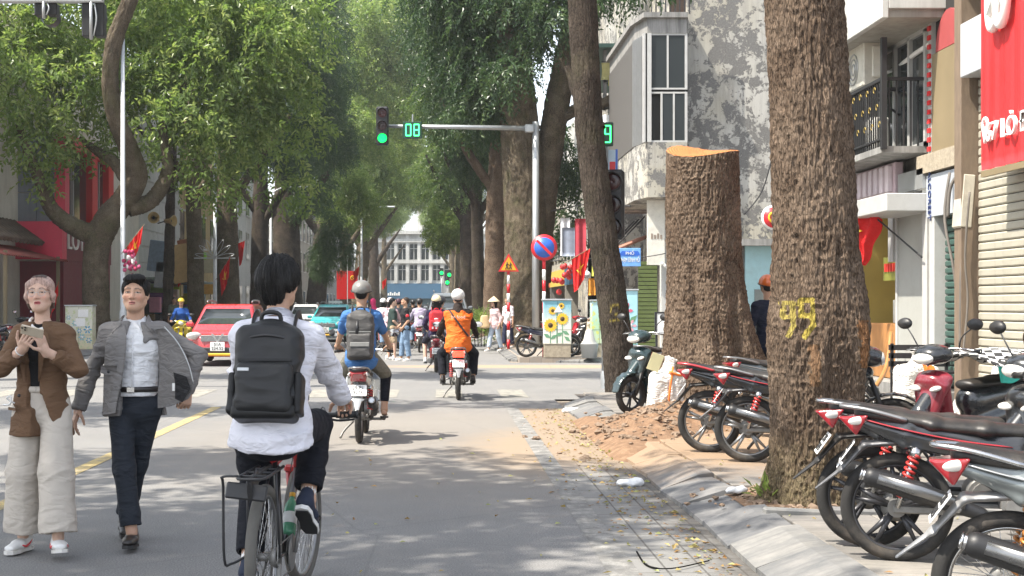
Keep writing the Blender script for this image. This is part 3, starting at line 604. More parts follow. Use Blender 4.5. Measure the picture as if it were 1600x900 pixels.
link('crown', crown_mesh('crown', [(-.6, .8, 12.2, 2.6, 2.6, 2.0), (1.4, 1.5, 10.6, 2.0, 2.0, 1.5), (.8, 5, 8.8, 1.0, 1.2, 1.1)], 1600, 10, .17, M_LEAFD, 62), TLn)
# ------------------------------------------------------------------ the other street trees
def px_path(rows, Y, base):                           # rows px, py, r(m), dy
    out = []
    for px, py, rr, dy in rows: v = at(px, py, Y + dy) - Vector(base); out.append((v.x, v.y, v.z, rr))
    return out
def lobe(px, py, Y, rx, ry, rz, base): v = at(px, py, Y) - Vector(base); return (v.x, v.y, v.z, rx, ry, rz)
# left front tree with the S-shaped trunk
Y = 46.; b = (gnd(150, 500, 0).x * 0 + (150 - VX) / F_PX * Y, Y, PZ - .05)
tr = [px_path([(147, 545, .56, 0), (150, 480, .46, 0), (150, 400, .43, 0), (165, 350, .46, 0), (196, 310, .42, 0), (212, 275, .38, -.3), (200, 230, .33, -.8), (180, 180, .29, -1.4), (172, 120, .27, -1.9), (180, 60, .26, -2.2), (203, 0, .24, -2.4), (225, -80, .18, -2.5)], Y, b),
      px_path([(158, 372, .4, 0), (110, 352, .30, -.2), (80, 325, .25, -.4), (62, 280, .21, -.6), (45, 245, .17, -.8), (32, 200, .12, -1), (25, 160, .05, -1)], Y, b),
      px_path([(205, 290, .3, .2), (180, 255, .2, .4), (150, 235, .14, .7), (125, 215, .06, 1)], Y, b), px_path([(200, 325, .32, .1), (238, 312, .26, .4), (262, 265, .2, .7), (255, 200, .15, 1), (290, 130, .07, 1.4)], Y, b)]
lb = [lobe(*q, b) for q in ((70, 130, 45.5, 1.6, 1.6, 1.3), (160, 95, 47.5, 2.0, 1.8, 1.8), (60, 215, 45, 1.1, 1.2, .8), (130, 215, 47.5, 1.6, 1.4, .8), (245, 90, 48, 2.2, 2.0, 1.8), (320, 130, 47.5, 2.3, 2.0, 2.0), (400, 100, 48.5, 2.0, 2.0, 2.2), (360, 215, 48, 2.0, 1.8, 1.3), (275, 205, 46, 1.5, 1.6, .9), (450, 190, 49.5, 1.4, 1.6, 1.5), (300, 20, 48, 2.8, 2.2, 1.8), (110, 10, 47.5, 2.2, 2, 1.5), (430, 20, 49, 1.8, 1.8, 2.0), (15, 120, 44, 1.0, 1.3, 1.1), (25, 20, 46, 1.3, 1.4, 1.1), (60, 270, 45, .5, .7, .4), (370, 60, 47, 1.8, 1.6, 1.5), (220, -60, 48.5, 3.5, 3, 2.0), (40, 60, 46, 1.2, 1.2, 1.0), (450, 290, 50, 1.0, 1.2, .7), (330, 285, 47, 1.0, 1.1, .6))]
tree('leafy tree with a curved trunk and a bare limb bent left, by the red shopfront', b, tr, dict(lobes=lb, n=6000, per=9, ls=.23, droop=.35, shell=.66), M_BARKM, leaf=M_LEAFY, nt_=(150, 56), amp=.03, seed=101)
# the forked old tree on the right, behind the no-stopping sign
Y = 46.; b = ((822 - VX) / F_PX * Y, Y, PZ - .05)
tr = [px_path([(822, 555, 1.0, 0), (822, 500, .82, 0), (822, 420, .74, 0), (820, 330, .70, 0), (815, 240, .68, 0), (808, 150, .62, 0), (800, 60, .55, 0), (790, -60, .4, 0)], Y, b),
      px_path([(835, 440, .55, .3), (845, 330, .5, .3), (858, 240, .46, .3), (873, 150, .42, .3), (890, 60, .38, .4), (905, -60, .3, .6)], Y, b),
      px_path([(868, 190, .2, .2), (905, 170, .18, .1), (935, 165, .16, 0), (960, 150, .1, 0)], Y, b)]
lb = [lobe(*q, b) for q in ((725, 70, 47, 1.4, 1.8, 1.6), (755, 110, 46, 1.2, 1.5, 1.5), (720, 10, 47, 1.6, 1.8, 1.4), (800, 20, 44.5, 2.0, 1.5, 1.3), (800, 115, 44, 1.0, .9, .75), (760, 175, 47, 1.0, 1.4, .8), (720, 190, 49, 1.0, 1.2, .7), (860, 30, 44.5, 1.0, 1.0, .9), (690, -25, 48, 1.4, 1.6, 1.0), (760, -60, 46, 3.5, 2.5, 2.0), (900, -40, 46, 2.2, 2, 1.4), (885, 245, 50, .9, 1.5, 1.5), (885, 350, 52, 1.0, 1.3, .9))]
tree('huge old forked tree with scarred trunks behind the large no-stopping sign', b, tr, dict(lobes=lb, n=4600, per=12, ls=.17, droop=.75, shell=.4), M_BARKM, leaf=M_LEAFD, nt_=(150, 90), amp=.035, seed=131)
# rows further on: label, px, Y, radius, bark, trunk lean
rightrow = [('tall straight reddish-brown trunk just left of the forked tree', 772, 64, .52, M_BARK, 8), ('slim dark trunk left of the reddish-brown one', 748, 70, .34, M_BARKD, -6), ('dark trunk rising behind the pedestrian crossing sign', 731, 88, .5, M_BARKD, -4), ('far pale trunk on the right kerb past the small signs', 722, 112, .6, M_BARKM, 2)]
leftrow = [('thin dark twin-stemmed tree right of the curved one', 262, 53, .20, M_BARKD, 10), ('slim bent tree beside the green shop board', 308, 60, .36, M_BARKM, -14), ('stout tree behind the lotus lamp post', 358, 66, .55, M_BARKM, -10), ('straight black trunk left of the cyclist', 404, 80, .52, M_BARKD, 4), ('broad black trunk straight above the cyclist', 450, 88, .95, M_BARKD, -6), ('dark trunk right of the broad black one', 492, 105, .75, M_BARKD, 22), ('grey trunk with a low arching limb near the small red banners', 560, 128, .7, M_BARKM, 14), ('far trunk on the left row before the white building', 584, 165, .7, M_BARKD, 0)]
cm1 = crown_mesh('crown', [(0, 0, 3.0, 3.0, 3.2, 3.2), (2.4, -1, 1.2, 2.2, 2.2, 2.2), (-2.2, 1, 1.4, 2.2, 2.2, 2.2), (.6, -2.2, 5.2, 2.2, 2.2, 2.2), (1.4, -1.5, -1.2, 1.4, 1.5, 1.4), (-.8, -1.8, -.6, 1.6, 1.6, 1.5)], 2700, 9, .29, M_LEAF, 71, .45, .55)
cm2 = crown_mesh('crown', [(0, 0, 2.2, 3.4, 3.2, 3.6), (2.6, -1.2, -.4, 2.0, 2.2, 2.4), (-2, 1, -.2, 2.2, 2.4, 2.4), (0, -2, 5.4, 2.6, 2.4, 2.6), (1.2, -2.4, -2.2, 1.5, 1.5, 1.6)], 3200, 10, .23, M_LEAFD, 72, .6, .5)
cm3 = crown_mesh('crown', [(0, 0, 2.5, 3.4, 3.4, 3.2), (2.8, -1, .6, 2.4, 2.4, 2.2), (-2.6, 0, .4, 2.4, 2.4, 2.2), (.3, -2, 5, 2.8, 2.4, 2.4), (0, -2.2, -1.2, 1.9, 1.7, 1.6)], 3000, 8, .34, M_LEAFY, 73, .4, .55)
def put_crown(t, me, c, s, rz): o = link('crown', me, t, c, rz); o.scale = (s, s, s) if np.ndim(s) == 0 else s; return o
def row_tree(lab, px, Y, r, bk, lean, crowns, sd_, topz=14):
    b = ((px - VX) / F_PX * Y, Y, PZ - .05); l = lean / F_PX * Y
    t = tree(lab, b, [[(0, 0, -.1, r * 1.35), (0, 0, .5, r * 1.1), (l * .15, 0, 2.5, r), (l * .45, .1, 6, r * .9), (l * .8, .2, 10, r * .72), (l, .3, topz, r * .4)], [(l * .5, .1, 6, r * .5), (l * .5 + 1.5, -.4, 8.2, r * .35), (l * .5 + 3.2, -1, 10.5, r * .15)], [(l * .5, .1, 6.6, r * .45), (l * .5 - 1.5, -.4, 8.8, r * .35), (l * .5 - 2.6, -1, 11, r * .15)]], None, bk, nt_=(60, 34), amp=.03, seed=sd_)
    for me, cpx, cpy, dY, s, rz in crowns: v = at(cpx, cpy, Y + dY) - Vector(b); put_crown(t, me, v, s, rz)
    return t
rc = [[(cm2, 735, 150, -2, .6, 1), (cm2, 750, 60, 0, .8, 3), (cm2, 730, 10, -4, .7, 3)], [(cm2, 735, 250, -2, .42, 2), (cm1, 690, 190, -3, .45, 0)], [(cm1, 700, 290, 0, .55, 0), (cm1, 725, 180, 0, .8, 2), (cm3, 705, 370, 4, .38, 4)], [(cm3, 690, 290, 0, .7, 1), (cm3, 665, 110, 4, 1.0, 4), (cm3, 735, 250, 4, .8, 2)]]
for i, (a, cs) in enumerate(zip(rightrow, rc)): row_tree(a[0], *a[1:], cs, 200 + 7 * i)
lc = [[(cm1, 330, 60, 3, .62, 0), (cm1, 235, 20, 3, .5, 3)], [(cm1, 350, 235, 2, .42, 2), (cm1, 300, 150, 3, .55, 5)], [(cm2, 420, 235, 3, .5, 1), (cm1, 390, 40, 5, .8, 0)],
      [(cm2, 445, 220, -2, .66, 0), (cm2, 452, 70, 0, .8, 2), (cm2, 425, 130, -4, .7, 4), (cm2, 480, 150, -6, .5, 1)], [(cm2, 495, 210, -4, .6, 1), (cm2, 485, 60, 2, .75, 3), (cm2, 490, 300, 0, .5, 5), (cm2, 500, 120, -10, .42, 5), (cm3, 545, 330, 6, .45, 0)], [(cm2, 510, 300, -4, .48, 2), (cm3, 560, 120, 8, .9, 1), (cm3, 555, 230, 4, .6, 4)],
      [(cm3, 575, 300, 0, .8, 0), (cm3, 600, 170, -8, .85, 2), (cm3, 590, 60, 6, 1.2, 4), (cm3, 545, 350, -6, .5, 1), (cm3, 620, 235, 4, .75, 2)], [(cm3, 585, 345, 4, .62, 1), (cm3, 640, 290, 0, .72, 3), (cm3, 610, 110, 8, 1.5, 0), (cm3, 675, 60, 14, 1.5, 2), (cm3, 560, 250, 6, 1.2, 5)]]
for i, (a, cs) in enumerate(zip(leftrow, lc)): row_tree(a[0], *a[1:], cs, 300 + 7 * i, 12 if a[3] < .3 else 16)
for i, (px, Y) in enumerate(((600, 205), (612, 250), (716, 150), (706, 200), (540, 115))):
    row_tree(['far tree on the left row close to the white building', 'last tree on the left before the white building', 'distant right-hand tree past the hedge', 'last tree on the right beside the far traffic lights', 'bushy tree low behind the blue-shirted rider'][i], px, Y, .5, M_BARKM, 0, [[(cm3, 592, 330, 0, .9, 2), (cm3, 560, 130, 0, 1.6, 1), (cm3, 650, 312, 4, .62, 3)], [(cm3, 600, 372, 4, .7, 0), (cm3, 700, 60, 6, 2.0, 3), (cm3, 628, 342, 0, .5, 5), (cm3, 672, 345, 0, .5, 1)], [(cm1, 715, 330, 0, .7, 0), (cm3, 745, 130, 0, 1.3, 2)], [(cm1, 708, 330, 0, .8, 3), (cm3, 725, 190, 0, 1.3, 5), (cm1, 690, 360, -4, .5, 2)], [(cm2, 520, 395, -40, .3, 0), (cm2, 500, 420, -38, .24, 2)]][i], 400 + i)
# street trees that stand left of the frame and shade the near roadway
for i, (y, lobes) in enumerate(((5.5, [(3.0, 1, 9.6, 3.6, 3.2, 1.6), (6.0, 2.5, 10.4, 2.2, 3.0, 1.4), (1.5, -2.5, 10.6, 3.0, 3.0, 1.8), (5, -2, 10.2, 2.6, 3.0, 1.4), (3.6, 5.4, 10.4, 2.8, 1.3, 1.2)]), (17.6, [(1.6, 0, 9.5, 2.2, 1.4, 1.3), (4.5, .5, 10.2, 1.7, 1.2, .9), (7.2, .8, 10.6, 1.1, .8, .7), (-.5, -1.5, 10, 2.2, 1.6, 1.4)]), (27.0, [(2, 0, 10, 2.4, 1.8, 1.4), (5.5, 0, 10.8, 2.2, 1.5, 1.1), (8.6, 0, 11.4, 1.8, 1.4, 1.0)]))):
    tree(['tree left of the frame shading the foreground asphalt', 'tree left of the frame shading the left lane', 'tree left of the frame shading the junction'][i], (-11.6, y, PZ - .05), [[(0, 0, -.1, .6), (0, 0, .6, .48), (.2, 0, 4, .4), (.6, .1, 7, .3), (.8, .2, 10, .15)], [(.5, 0, 6, .22), (2.5, .5, 8, .16), (5, 1, 9.8, .06)]], dict(lobes=lobes, n=(5200, 1500, 1700)[i], per=10, ls=.19, shell=.2), M_BARKM, seed=500 + i, nt_=(40, 24))
# undergrowth: hedge bush by the far right kerb
t = thing('bush', 'rounded green bush on the right kerb behind the conical-hat woman', 'bush', (gnd(752, 545).x, 46, PZ)); v = at(752, 515, 46) - Vector(t.location)
link('foliage', crown_mesh('foliage', [(v.x, 0, .75, .42, .5, .5), (v.x - .2, .6, .5, .4, .5, .4), (v.x + .25, -.2, .35, .35, .4, .35), (v.x + .1, .2, 1.05, .2, .2, .2)], 420, 9, .09, M_LEAFY, 90, .1), t)
mb = MB()
for q in range(5): mb.tube([(v.x + .1 * q - .2, 0, 0), (v.x + .14 * q - .28, .1 * (q % 2), .7)], .015, 6)
ob('stem', mb, [M_BARKD], t)
# weed at the foot of tree A
t = thing('weed_plant', 'small green weed sprouting beside the foot of the tree painted 99', 'plant', (2.36, 9.95, PZ - .03)); r = np.random.default_rng(4)
n = 26; D = unit(np.stack([r.normal(size=n), r.normal(size=n), 1 + r.random(n)], 1)); P = D * (.03 + .16 * r.random((n, 1))); link('leaf_tuft', leaf_mesh('leaf_tuft', P, unit(D + .5 * r.normal(size=(n, 3))), unit(r.normal(size=(n, 3)) + A((0, 0, 1.5))), .07 + .05 * r.random(n), .03 + .02 * r.random(n), .5 + .5 * r.random(n), M_LEAFY), t)
# ------------------------------------------------------------------ buildings
def B(mb, x0, x1, y0, y1, z0, z1, bev=0): return mb.box(((x0 + x1) / 2, (y0 + y1) / 2, (z0 + z1) / 2), (abs(x1 - x0), abs(y1 - y0), abs(z1 - z0)), bev=bev)
def bob(name, boxes, m, parent, bev=0):
    mb = MB()
    for q in boxes: B(mb, *q, bev=bev)
    return ob(name, mb, m if isinstance(m, list) else [m], parent)
def fy(px, xf=7.4): return xf * F_PX / (px - VX)
def fz(py, Y): return CH - (py - HZ) * Y / F_PX
def wallm(name, c0, c1, stain=.5, sc=1.):
    m, t, b = NT(name); v = coords(t, world=True); n = noi(t, v, .7 * sc, 7, .7); n2 = noi(t, coords(t, (4, 4, .35), True), 1.6, 6, .65); n3 = noi(t, v, 30, 4)
    c = ramp(t, n, [(.35, c0), (.65, c1)]); c = mixc(t, ramp(t, n2, [(.42, (0, 0, 0)), (.68, (stain,) * 3)]), c, tuple(q * .38 for q in c0)); t.links.new(c, b.inputs['Base Color']); b.inputs['Roughness'].default_value = .9; bump(t, b, n3, .25, .01); return m
def peelm():
    m, t, b = NT('peeling painted wall'); v = coords(t, world=True); n = noi(t, v, 1.7, 9, .74, .4); n2 = noi(t, v, 4.6, 8, .75, .5); n3 = noi(t, coords(t, (3, 3, .3), True), 1.5, 6, .7); n4 = noi(t, v, .35, 3, .6); f = noi(t, v, 25, 5)
    a = nd(t, 'ShaderNodeMath', operation='ADD'); t.links.new(n, a.inputs[0]); k = nd(t, 'ShaderNodeMath', operation='MULTIPLY_ADD', _1=.6, _2=-.3); t.links.new(n2, k.inputs[0]); t.links.new(k.outputs[0], a.inputs[1])
    paint = mixc(t, ramp(t, n4, [(.4, (0, 0, 0)), (.65, (.75,) * 3)]), (.43, .42, .385), (.36, .32, .22)); paint = mixc(t, ramp(t, n3, [(.46, (0, 0, 0)), (.72, (.65,) * 3)]), paint, (.20, .19, .175))
    cem = ramp(t, f, [(.3, (.11, .107, .10)), (.7, (.20, .195, .185))]); mk = ramp(t, a.outputs[0], [(.485, (1, 1, 1)), (.51, (0, 0, 0))])
    c = mixc(t, mk, cem, paint); t.links.new(c, b.inputs['Base Color']); b.inputs['Roughness'].default_value = .9; bump(t, b, mk, .6, .02); bump(t, b, f, .3, .01); return m
M_PEEL = peelm(); M_CONC = wallm('grey concrete', (0.224, 0.22, 0.208), (0.32, 0.312, 0.296), .7); M_CREAM = wallm('cream render', (0.315, 0.296, 0.255), (0.39, 0.371, 0.33), .4); M_WHITE = wallm('white render', (0.468, 0.468, 0.442), (0.561, 0.561, 0.535), .3); M_OCHRE = wallm('ochre render', (0.4, 0.304, 0.144), (0.48, 0.376, 0.2), .5); M_GREYW = wallm('grey cladding', (.17, .19, .22), (.24, .26, .29), .2)
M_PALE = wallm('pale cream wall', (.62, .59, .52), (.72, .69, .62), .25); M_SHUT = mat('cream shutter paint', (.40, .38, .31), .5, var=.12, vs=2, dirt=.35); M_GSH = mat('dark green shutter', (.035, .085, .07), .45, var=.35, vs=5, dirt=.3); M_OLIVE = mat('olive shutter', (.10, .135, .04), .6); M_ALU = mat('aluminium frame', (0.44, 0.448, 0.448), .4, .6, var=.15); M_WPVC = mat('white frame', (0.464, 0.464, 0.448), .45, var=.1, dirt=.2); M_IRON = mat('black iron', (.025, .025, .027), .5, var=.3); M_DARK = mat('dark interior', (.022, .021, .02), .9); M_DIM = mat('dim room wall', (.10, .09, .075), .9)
M_RED = mat('red signboard', (.62, .028, .032), .45, var=.12, vs=1.2); M_MAROON = mat('maroon cladding', (.17, .012, .022), .5); M_WSIGN = mat('white sign letter', (.82, .81, .78), .5, var=.06); M_STONE = mat('rough stone cladding', (0.336, 0.288, 0.216), .9, var=.55, vs=16, bmp=.8, bs=30); M_TAN = mat('tan panel', (0.225, 0.176, 0.101), .6, var=.2, vs=2); M_TEAL = mat('pale teal paint', (.30, .47, .50), .8, var=.12, vs=3, dirt=.25); M_WOOD = mat('varnished wood', (.38, .175, .055), .5, var=.4, vs=4, stretch=(8, 8, .7)); M_GREYP = mat('grey door panel', (0.352, 0.356, 0.33), .6, var=.1, vs=2, dirt=.2); M_RUST = mat('rusty column', (0.176, 0.13, 0.091), .9, var=.5, vs=7, bmp=.4, stretch=(2, 2, .5)); M_PINK = mat('dusty pink metal', (.44, .34, .37), .5, var=.15); M_TILER = mat('clay roof tile', (.36, .17, .12), .85, var=.4, vs=8); M_YELL = mat('yellow board', (.55, .42, .08), .6); M_NAVY = mat('navy lettering', (.03, .05, .16), .6); M_BLUE = mat('blue shop board', (.05, .13, .22), .5, var=.15); M_PURP = mat('purple banner', (.13, .035, .22), .7)
def glassm():
    m, t, b = NT('window glass'); b.inputs['Base Color'].default_value = (.035, .042, .045, 1); b.inputs['Roughness'].default_value = .06; b.inputs['Specular IOR Level'].default_value = .7
    bump(t, b, noi(t, coords(t, world=True), 1.1, 2), .06, .05); return m
M_GLASS = glassm()
XF = 7.4
# -- shophouse with the cream shutter and the red banner
hA = thing('shophouse', 'shophouse with a closed cream roller shutter and a tall red banner at the right edge', 'building', (XF, 17, PZ))
def loc(o): return [A(o.location)]
def LB(o, boxes): c = A(o.location); return [(x0 - c[0], x1 - c[0], y0 - c[1], y1 - c[1], z0 - c[2], z1 - c[2]) for x0, x1, y0, y1, z0, z1 in boxes]
bob('wall', LB(hA, [(7.52, 13, 12, 19.14, 0, 12)]), M_CREAM, hA); bob('pillar', LB(hA, [(7.18, 7.52, 18.86, 19.12, 0, 12)]), M_RUST, hA)
sh = bob('shutter', LB(hA, [(7.46, 7.52, 14.6, 18.86, .13, 4.9)]), M_DIM, hA); smb = MB(); smb.box((0, 0, 0), (.05, 4.2, .108), bev=.018); sme = mesh('slat', np.concatenate(smb.v), smb.f, [M_SHUT], smb.m, False)
for q in range(39): link('slat', sme, sh, (7.43 - XF, 16.75 - 17, .2 + q * .119 - .02))
bob('awning_box', LB(hA, [(7.14, 7.46, 15.5, 18.8, fz(120, 18.7), fz(36, 18.7))]), mat('pale grey awning box', (.45, .465, .49), .5, var=.08, vs=1), hA, .01)
bob('ledge', LB(hA, [(6.9, 7.52, 12, 18.86, 6.4, 6.7)]), M_CONC, hA)
bn = thing('banner', 'tall red shop banner with a white looped emblem and the address 67 Lò Đúc', 'banner', (7.02, 17.0, PZ))
zb = 3.28 - PZ
g0 = np.stack(np.meshgrid(np.linspace(15.2, 17.72, 60), np.linspace(3.28, 7.2, 30), indexing='ij'), -1); P = np.stack([.014 * np.sin(g0[..., 0] * 17 + .4 * np.sin(g0[..., 1])) + .006 * np.sin(g0[..., 0] * 41), g0[..., 0] - 17, g0[..., 1] - PZ], -1)
mb = MB(); mb.sheet(P, .012); ob('cloth_panel', mb, [M_RED], bn)
bob('batten', [(-.02, .03, -1.85, .73, 3.28 - PZ - .09, 3.28 - PZ - .01), (.03, .4, .5, .55, 3.4 - PZ, 3.45 - PZ), (.03, .4, -1.5, -1.45, 3.4 - PZ, 3.45 - PZ), (.03, .4, .5, .55, 5.6 - PZ, 5.65 - PZ)], M_TAN, bn)
def ftxt(txt, size, Y, z, par, m, x, depth=.02, sx=1., c=None):
    c = A(par.location); return text(txt, size, (x - c[0], Y - c[1], z - c[2]), (0, -1, 0), (0, 0, 1), m, par, depth, sx=sx)
ftxt('67 LÒ ĐÚC', .34, 16.55, 3.72, bn, M_WSIGN, 6.96, .04, 1.05)
mb = MB(); mb.torus((-.06, .48, 3.85 - PZ), .075, .022, (1, 0, 0), 20, 8); mb.ext([(-.08, 0), (.08, 0), (0, -.2)], .035, (-.06, .48, 3.80 - PZ), (0, 1, 0), (0, 0, 1)); ob('pin_mark', mb, [M_WSIGN], bn)
mb = MB()
for a0, sgn in ((0, 1), (0, -1)):
    pts = [(-.09, .05 + sgn * (.30 * math.cos(a)) * .55 + .12 * sgn - .05, 5.45 - PZ + .42 * math.sin(a) - .12 * math.cos(a) * sgn) for a in np.linspace(0, 2 * math.pi, 26)]
    mb.tube(pts, .062, 8, False)
mb.tube([(-.09, -.25, 5.2 - PZ), (-.09, .25, 5.7 - PZ)], .055, 8); mb.tube([(-.09, .25, 5.2 - PZ), (-.09, -.25, 5.7 - PZ)], .055, 8); ob('emblem', mb, [M_WSIGN], bn)
# -- narrow house with balcony, green shutter and white door
hB = thing('shophouse', 'narrow shophouse with an iron balcony, a white doorway and a dark green shutter', 'building', (XF, 22, PZ))
bob('wall', LB(hB, [(7.62, 13, 19.14, 22.45, 0, 12), (7.5, 7.62, 19.14, 20.42, 3.45, 12), (8.9, 13, 22.45, 25.2, 0, 12), (7.5, 8.9, 22.45, 25.2, 3.35, 12), (7.5, 8.9, 25.0, 25.2, 0, 3.35)]), M_CREAM, hB)
bob('plinth', LB(hB, [(7.1, 7.5, 19.2, 24.9, .12, .30)]), M_CONC, hB)
sh = bob('shutter', LB(hB, [(7.56, 7.62, 19.2, 20.4, .3, 3.3)]), M_DARK, hB); smb = MB(); smb.box((0, 0, 0), (.05, 1.2, .092), bev=.02); sme = mesh('slat', np.concatenate(smb.v), smb.f, [M_GSH], smb.m, False)
for q in range(29): link('slat', sme, sh, (7.54 - XF, 19.8 - 22, .25 + q * .104))
bob('door_frame', LB(hB, [(7.36, 7.62, 20.42, 20.62, .3, 3.3), (7.36, 7.62, 20.74, 20.92, .3, 3.3), (7.46, 7.62, 22.40, 22.46, .3, 3.3), (7.36, 7.62, 20.42, 22.46, 3.3, 3.42)]), M_WPVC, hB, .01); bob('door', LB(hB, [(7.5, 7.56, 20.92, 22.42, .3, 3.3)]), M_GREYP, hB, .008); bob('door_jamb', LB(hB, [(7.45, 7.62, 20.62, 20.74, .3, 3.3)]), M_TAN, hB)
# shop recess
bob('room_wall', LB(hB, [(8.8, 8.9, 22.45, 24.94, .3, 3.35), (7.52, 8.9, 24.94, 24.99, .3, 3.35)]), mat('mustard room wall', (.42, .31, .08), .8, var=.2, vs=2), hB); bob('counter', LB(hB, [(7.52, 8.3, 22.62, 24.1, .3, 1.22)]), M_WOOD, hB, .01); bob('menu_board', LB(hB, [(7.62, 7.7, 22.6, 23.55, 1.95, 2.35)]), mat('olive menu board', (.20, .20, .03), .6), hB)
bob('menu_mark', LB(hB, [(7.6, 7.62, 22.72 + q * .13, 22.80 + q * .13, 2.1, 2.24) for q in range(6)]), mat('red lettering', (.55, .03, .02), .6), hB); bob('meter_box', LB(hB, [(7.45, 7.6, 22.56, 22.8, 2.25, 3.1)]), M_WPVC, hB, .01); bob('counter_goods', LB(hB, [(7.65, 7.9, 22.7, 22.95, 1.225, 1.5), (7.95, 8.2, 22.9, 23.2, 1.225, 1.42), (7.7, 7.85, 23.1, 23.3, 1.225, 1.62)]), M_GREYP, hB, .01)
# canopy and sign
bob('canopy', LB(hB, [(6.75, 7.62, 20.72, 22.5, fz(331, 20.9), fz(303, 20.9))]), M_WPVC, hB, .012); bob('sign_panel', LB(hB, [(7.35, 7.5, 19.2, 20.7, fz(335, 20), fz(268, 20))]), mat('pale blue-white signboard', (.42, .45, .48), .5, var=.08), hB)
t_ = text_mesh('ALCOREST', .16, .012); t_.materials.clear(); t_.materials.append(M_NAVY); bpy.data.meshes.remove(t_); c = A(hB.location); text('ALCOREST', .155, (7.34 - c[0], 20.55 - c[1], (fz(268, 20) + fz(335, 20)) / 2 - c[2]), (0, 0, -1), (0, -1, 0), M_NAVY, hB, .012)
zs = (fz(262, 22.8), fz(308, 22.8)); bob('sign_board', LB(hB, [(7.28, 7.4, 21.9, 24.4, zs[1] - .02, zs[0])]), M_PINK, hB)
for q in range(8): bob('raised_letter', LB(hB, [(7.2, 7.28, 22.05 + q * .29, 22.2 + q * .29, zs[1] + .03, zs[0] - .04)]), mat('pale pink letter', (.60, .52, .55), .4), hB, .01)
bob('vent_louvre', LB(hB, [(7.3, 7.5, 20.72, 21.85, fz(296, 21), fz(265, 21))]), M_ALU, hB)
bob('stone_band', LB(hB, [(7.3, 7.5, 19.2, 21.0, fz(264, 20), fz(234, 20))]), M_STONE, hB); bob('tan_panel', LB(hB, [(7.38, 7.5, 19.3, 20.55, fz(232, 20), fz(75, 20))]), M_TAN, hB)
zc = fz(74, 20); mb = MB(); mb.ext([(-.5, 0)] + [(.5 * math.cos(a), .55 * math.sin(a)) for a in np.linspace(math.pi, 0, 12)], .12, (7.44 - XF, 19.9 - 22, zc - PZ), (0, -1, 0), (0, 0, 1)); ob('arch_panel', mb, [mat('dull red arch', (.33, .06, .06), .7)], hB)
bob('upper_panel', LB(hB, [(7.44, 7.5, 19.3, 20.55, zc, zc + .85)]), M_DARK, hB)
mb = MB()
for q in range(14): mb.box((7.36 - XF, 20.62 - 22, fz(240, 20.6) + .07 + q * .14 - PZ), (.03, .09, .07))
ob('warning_strip', mb, [M_RED], hB); bob('strip_post', LB(hB, [(7.38, 7.5, 20.57, 20.7, fz(240, 20.6), fz(20, 20.6))]), M_WPVC, hB)
# balcony
zl = fz(240, 22); zt = fz(142, 22); bal = bob('balcony', LB(hB, [(6.75, 7.5, 20.95, 24.3, zl - .1, zl)]), M_CONC, hB)
bmb = MB(); bmb.box((0, 0, 0), (.022, .022, zt - zl)); bme = mesh('baluster', np.concatenate(bmb.v), bmb.f, [M_IRON], bmb.m, False)
for q in range(31): link('baluster', bme, bal, (6.78 - XF, 21.0 + q * .108 - 22, (zl + zt) / 2 - PZ))
for q in range(6): link('baluster', bme, bal, (6.88 + q * .11 - XF, 20.98 - 22, (zl + zt) / 2 - PZ))
bob('rail', LB(hB, [(6.75, 6.81, 20.95, 24.3, zt, zt + .05), (6.75, 6.81, 20.95, 24.3, zl + .1, zl + .13), (6.81, 7.5, 20.95, 21.0, zt, zt + .05)]), M_IRON, bal)
mb = MB()
for q in range(26): mb.torus((6.765 - XF, 21.1 - 22 + q * .12, zl + .35 - PZ + .28 * (q % 3)), .045, .009, (1, 0, 0), 10, 5, a1=4.5)
ob('scroll', mb, [mat('gilt scroll', (.30, .22, .06), .5, .4)], bal)
bob('corner_post', LB(hB, [(6.74, 6.82, 20.9, 20.98, zl - .05, fz(60, 21))]), M_IRON, bal)
w0 = bob('window', LB(hB, [(7.46, 7.5, 20.95, 23.8, zl + .05, fz(70, 22))]), M_GLASS, hB)
fr = [(7.40, 7.46, 20.9 + q * .72, 20.98 + q * .72, zl, fz(66, 22)) for q in range(5)] + [(7.40, 7.46, 20.9, 23.86, z, z + .07) for z in (zl, fz(70, 22))]
bob('frame', LB(hB, fr), M_WPVC, w0)
mb = MB(); mb.lathe([(0, 0), (.17, 0), (.19, .1), (.19, .5), (.15, .56), (0, .56)], (7.0 - XF, 21.9 - 22, zl - PZ), n=12); ob('water_jar', mb, [mat('white jar', (.65, .64, .6), .5)], bal)
bob('upper_slab', LB(hB, [(6.55, 7.5, 20.2, 25, fz(52, 21.4), fz(52, 21.4) + .12)]), M_CREAM, hB); bob('upper_parapet', LB(hB, [(6.5, 6.6, 20.15, 25, fz(52, 21.4) - .02, fz(52, 21.4) + 1.3), (6.6, 7.5, 20.15, 20.25, fz(52, 21.4) + .12, fz(52, 21.4) + 1.3)]), M_WHITE, hB, .01)
bob('dark_panel', LB(hB, [(7.47, 7.5, 23.9, 24.9, zl, fz(60, 22))]), M_DARK, hB)  # flat dark panel added on the wall to set off the air conditioner
ac = thing('air_conditioner', 'cream air-conditioner unit bracketed beside the iron balcony', 'air conditioner', (6.7, 22.6, fz(142, 22.6)))
ya = 22.6; xa = .33; za = (fz(72, ya) - fz(140, ya))
mb = MB(); mb.box((xa, 0, za / 2 + .02), (.36, .86, za), bev=.02); ob('casing', mb, [mat('aged cream plastic', (.62, .60, .52), .5, var=.1, dirt=.4)], ac)
mb = MB(); mb.box((xa + .06, -.44, za / 2 + .05), (.2, .03, za * .7), bev=.01); ob('side_cover', mb, [mat('lighter plastic', (.7, .68, .6), .5)], ac)
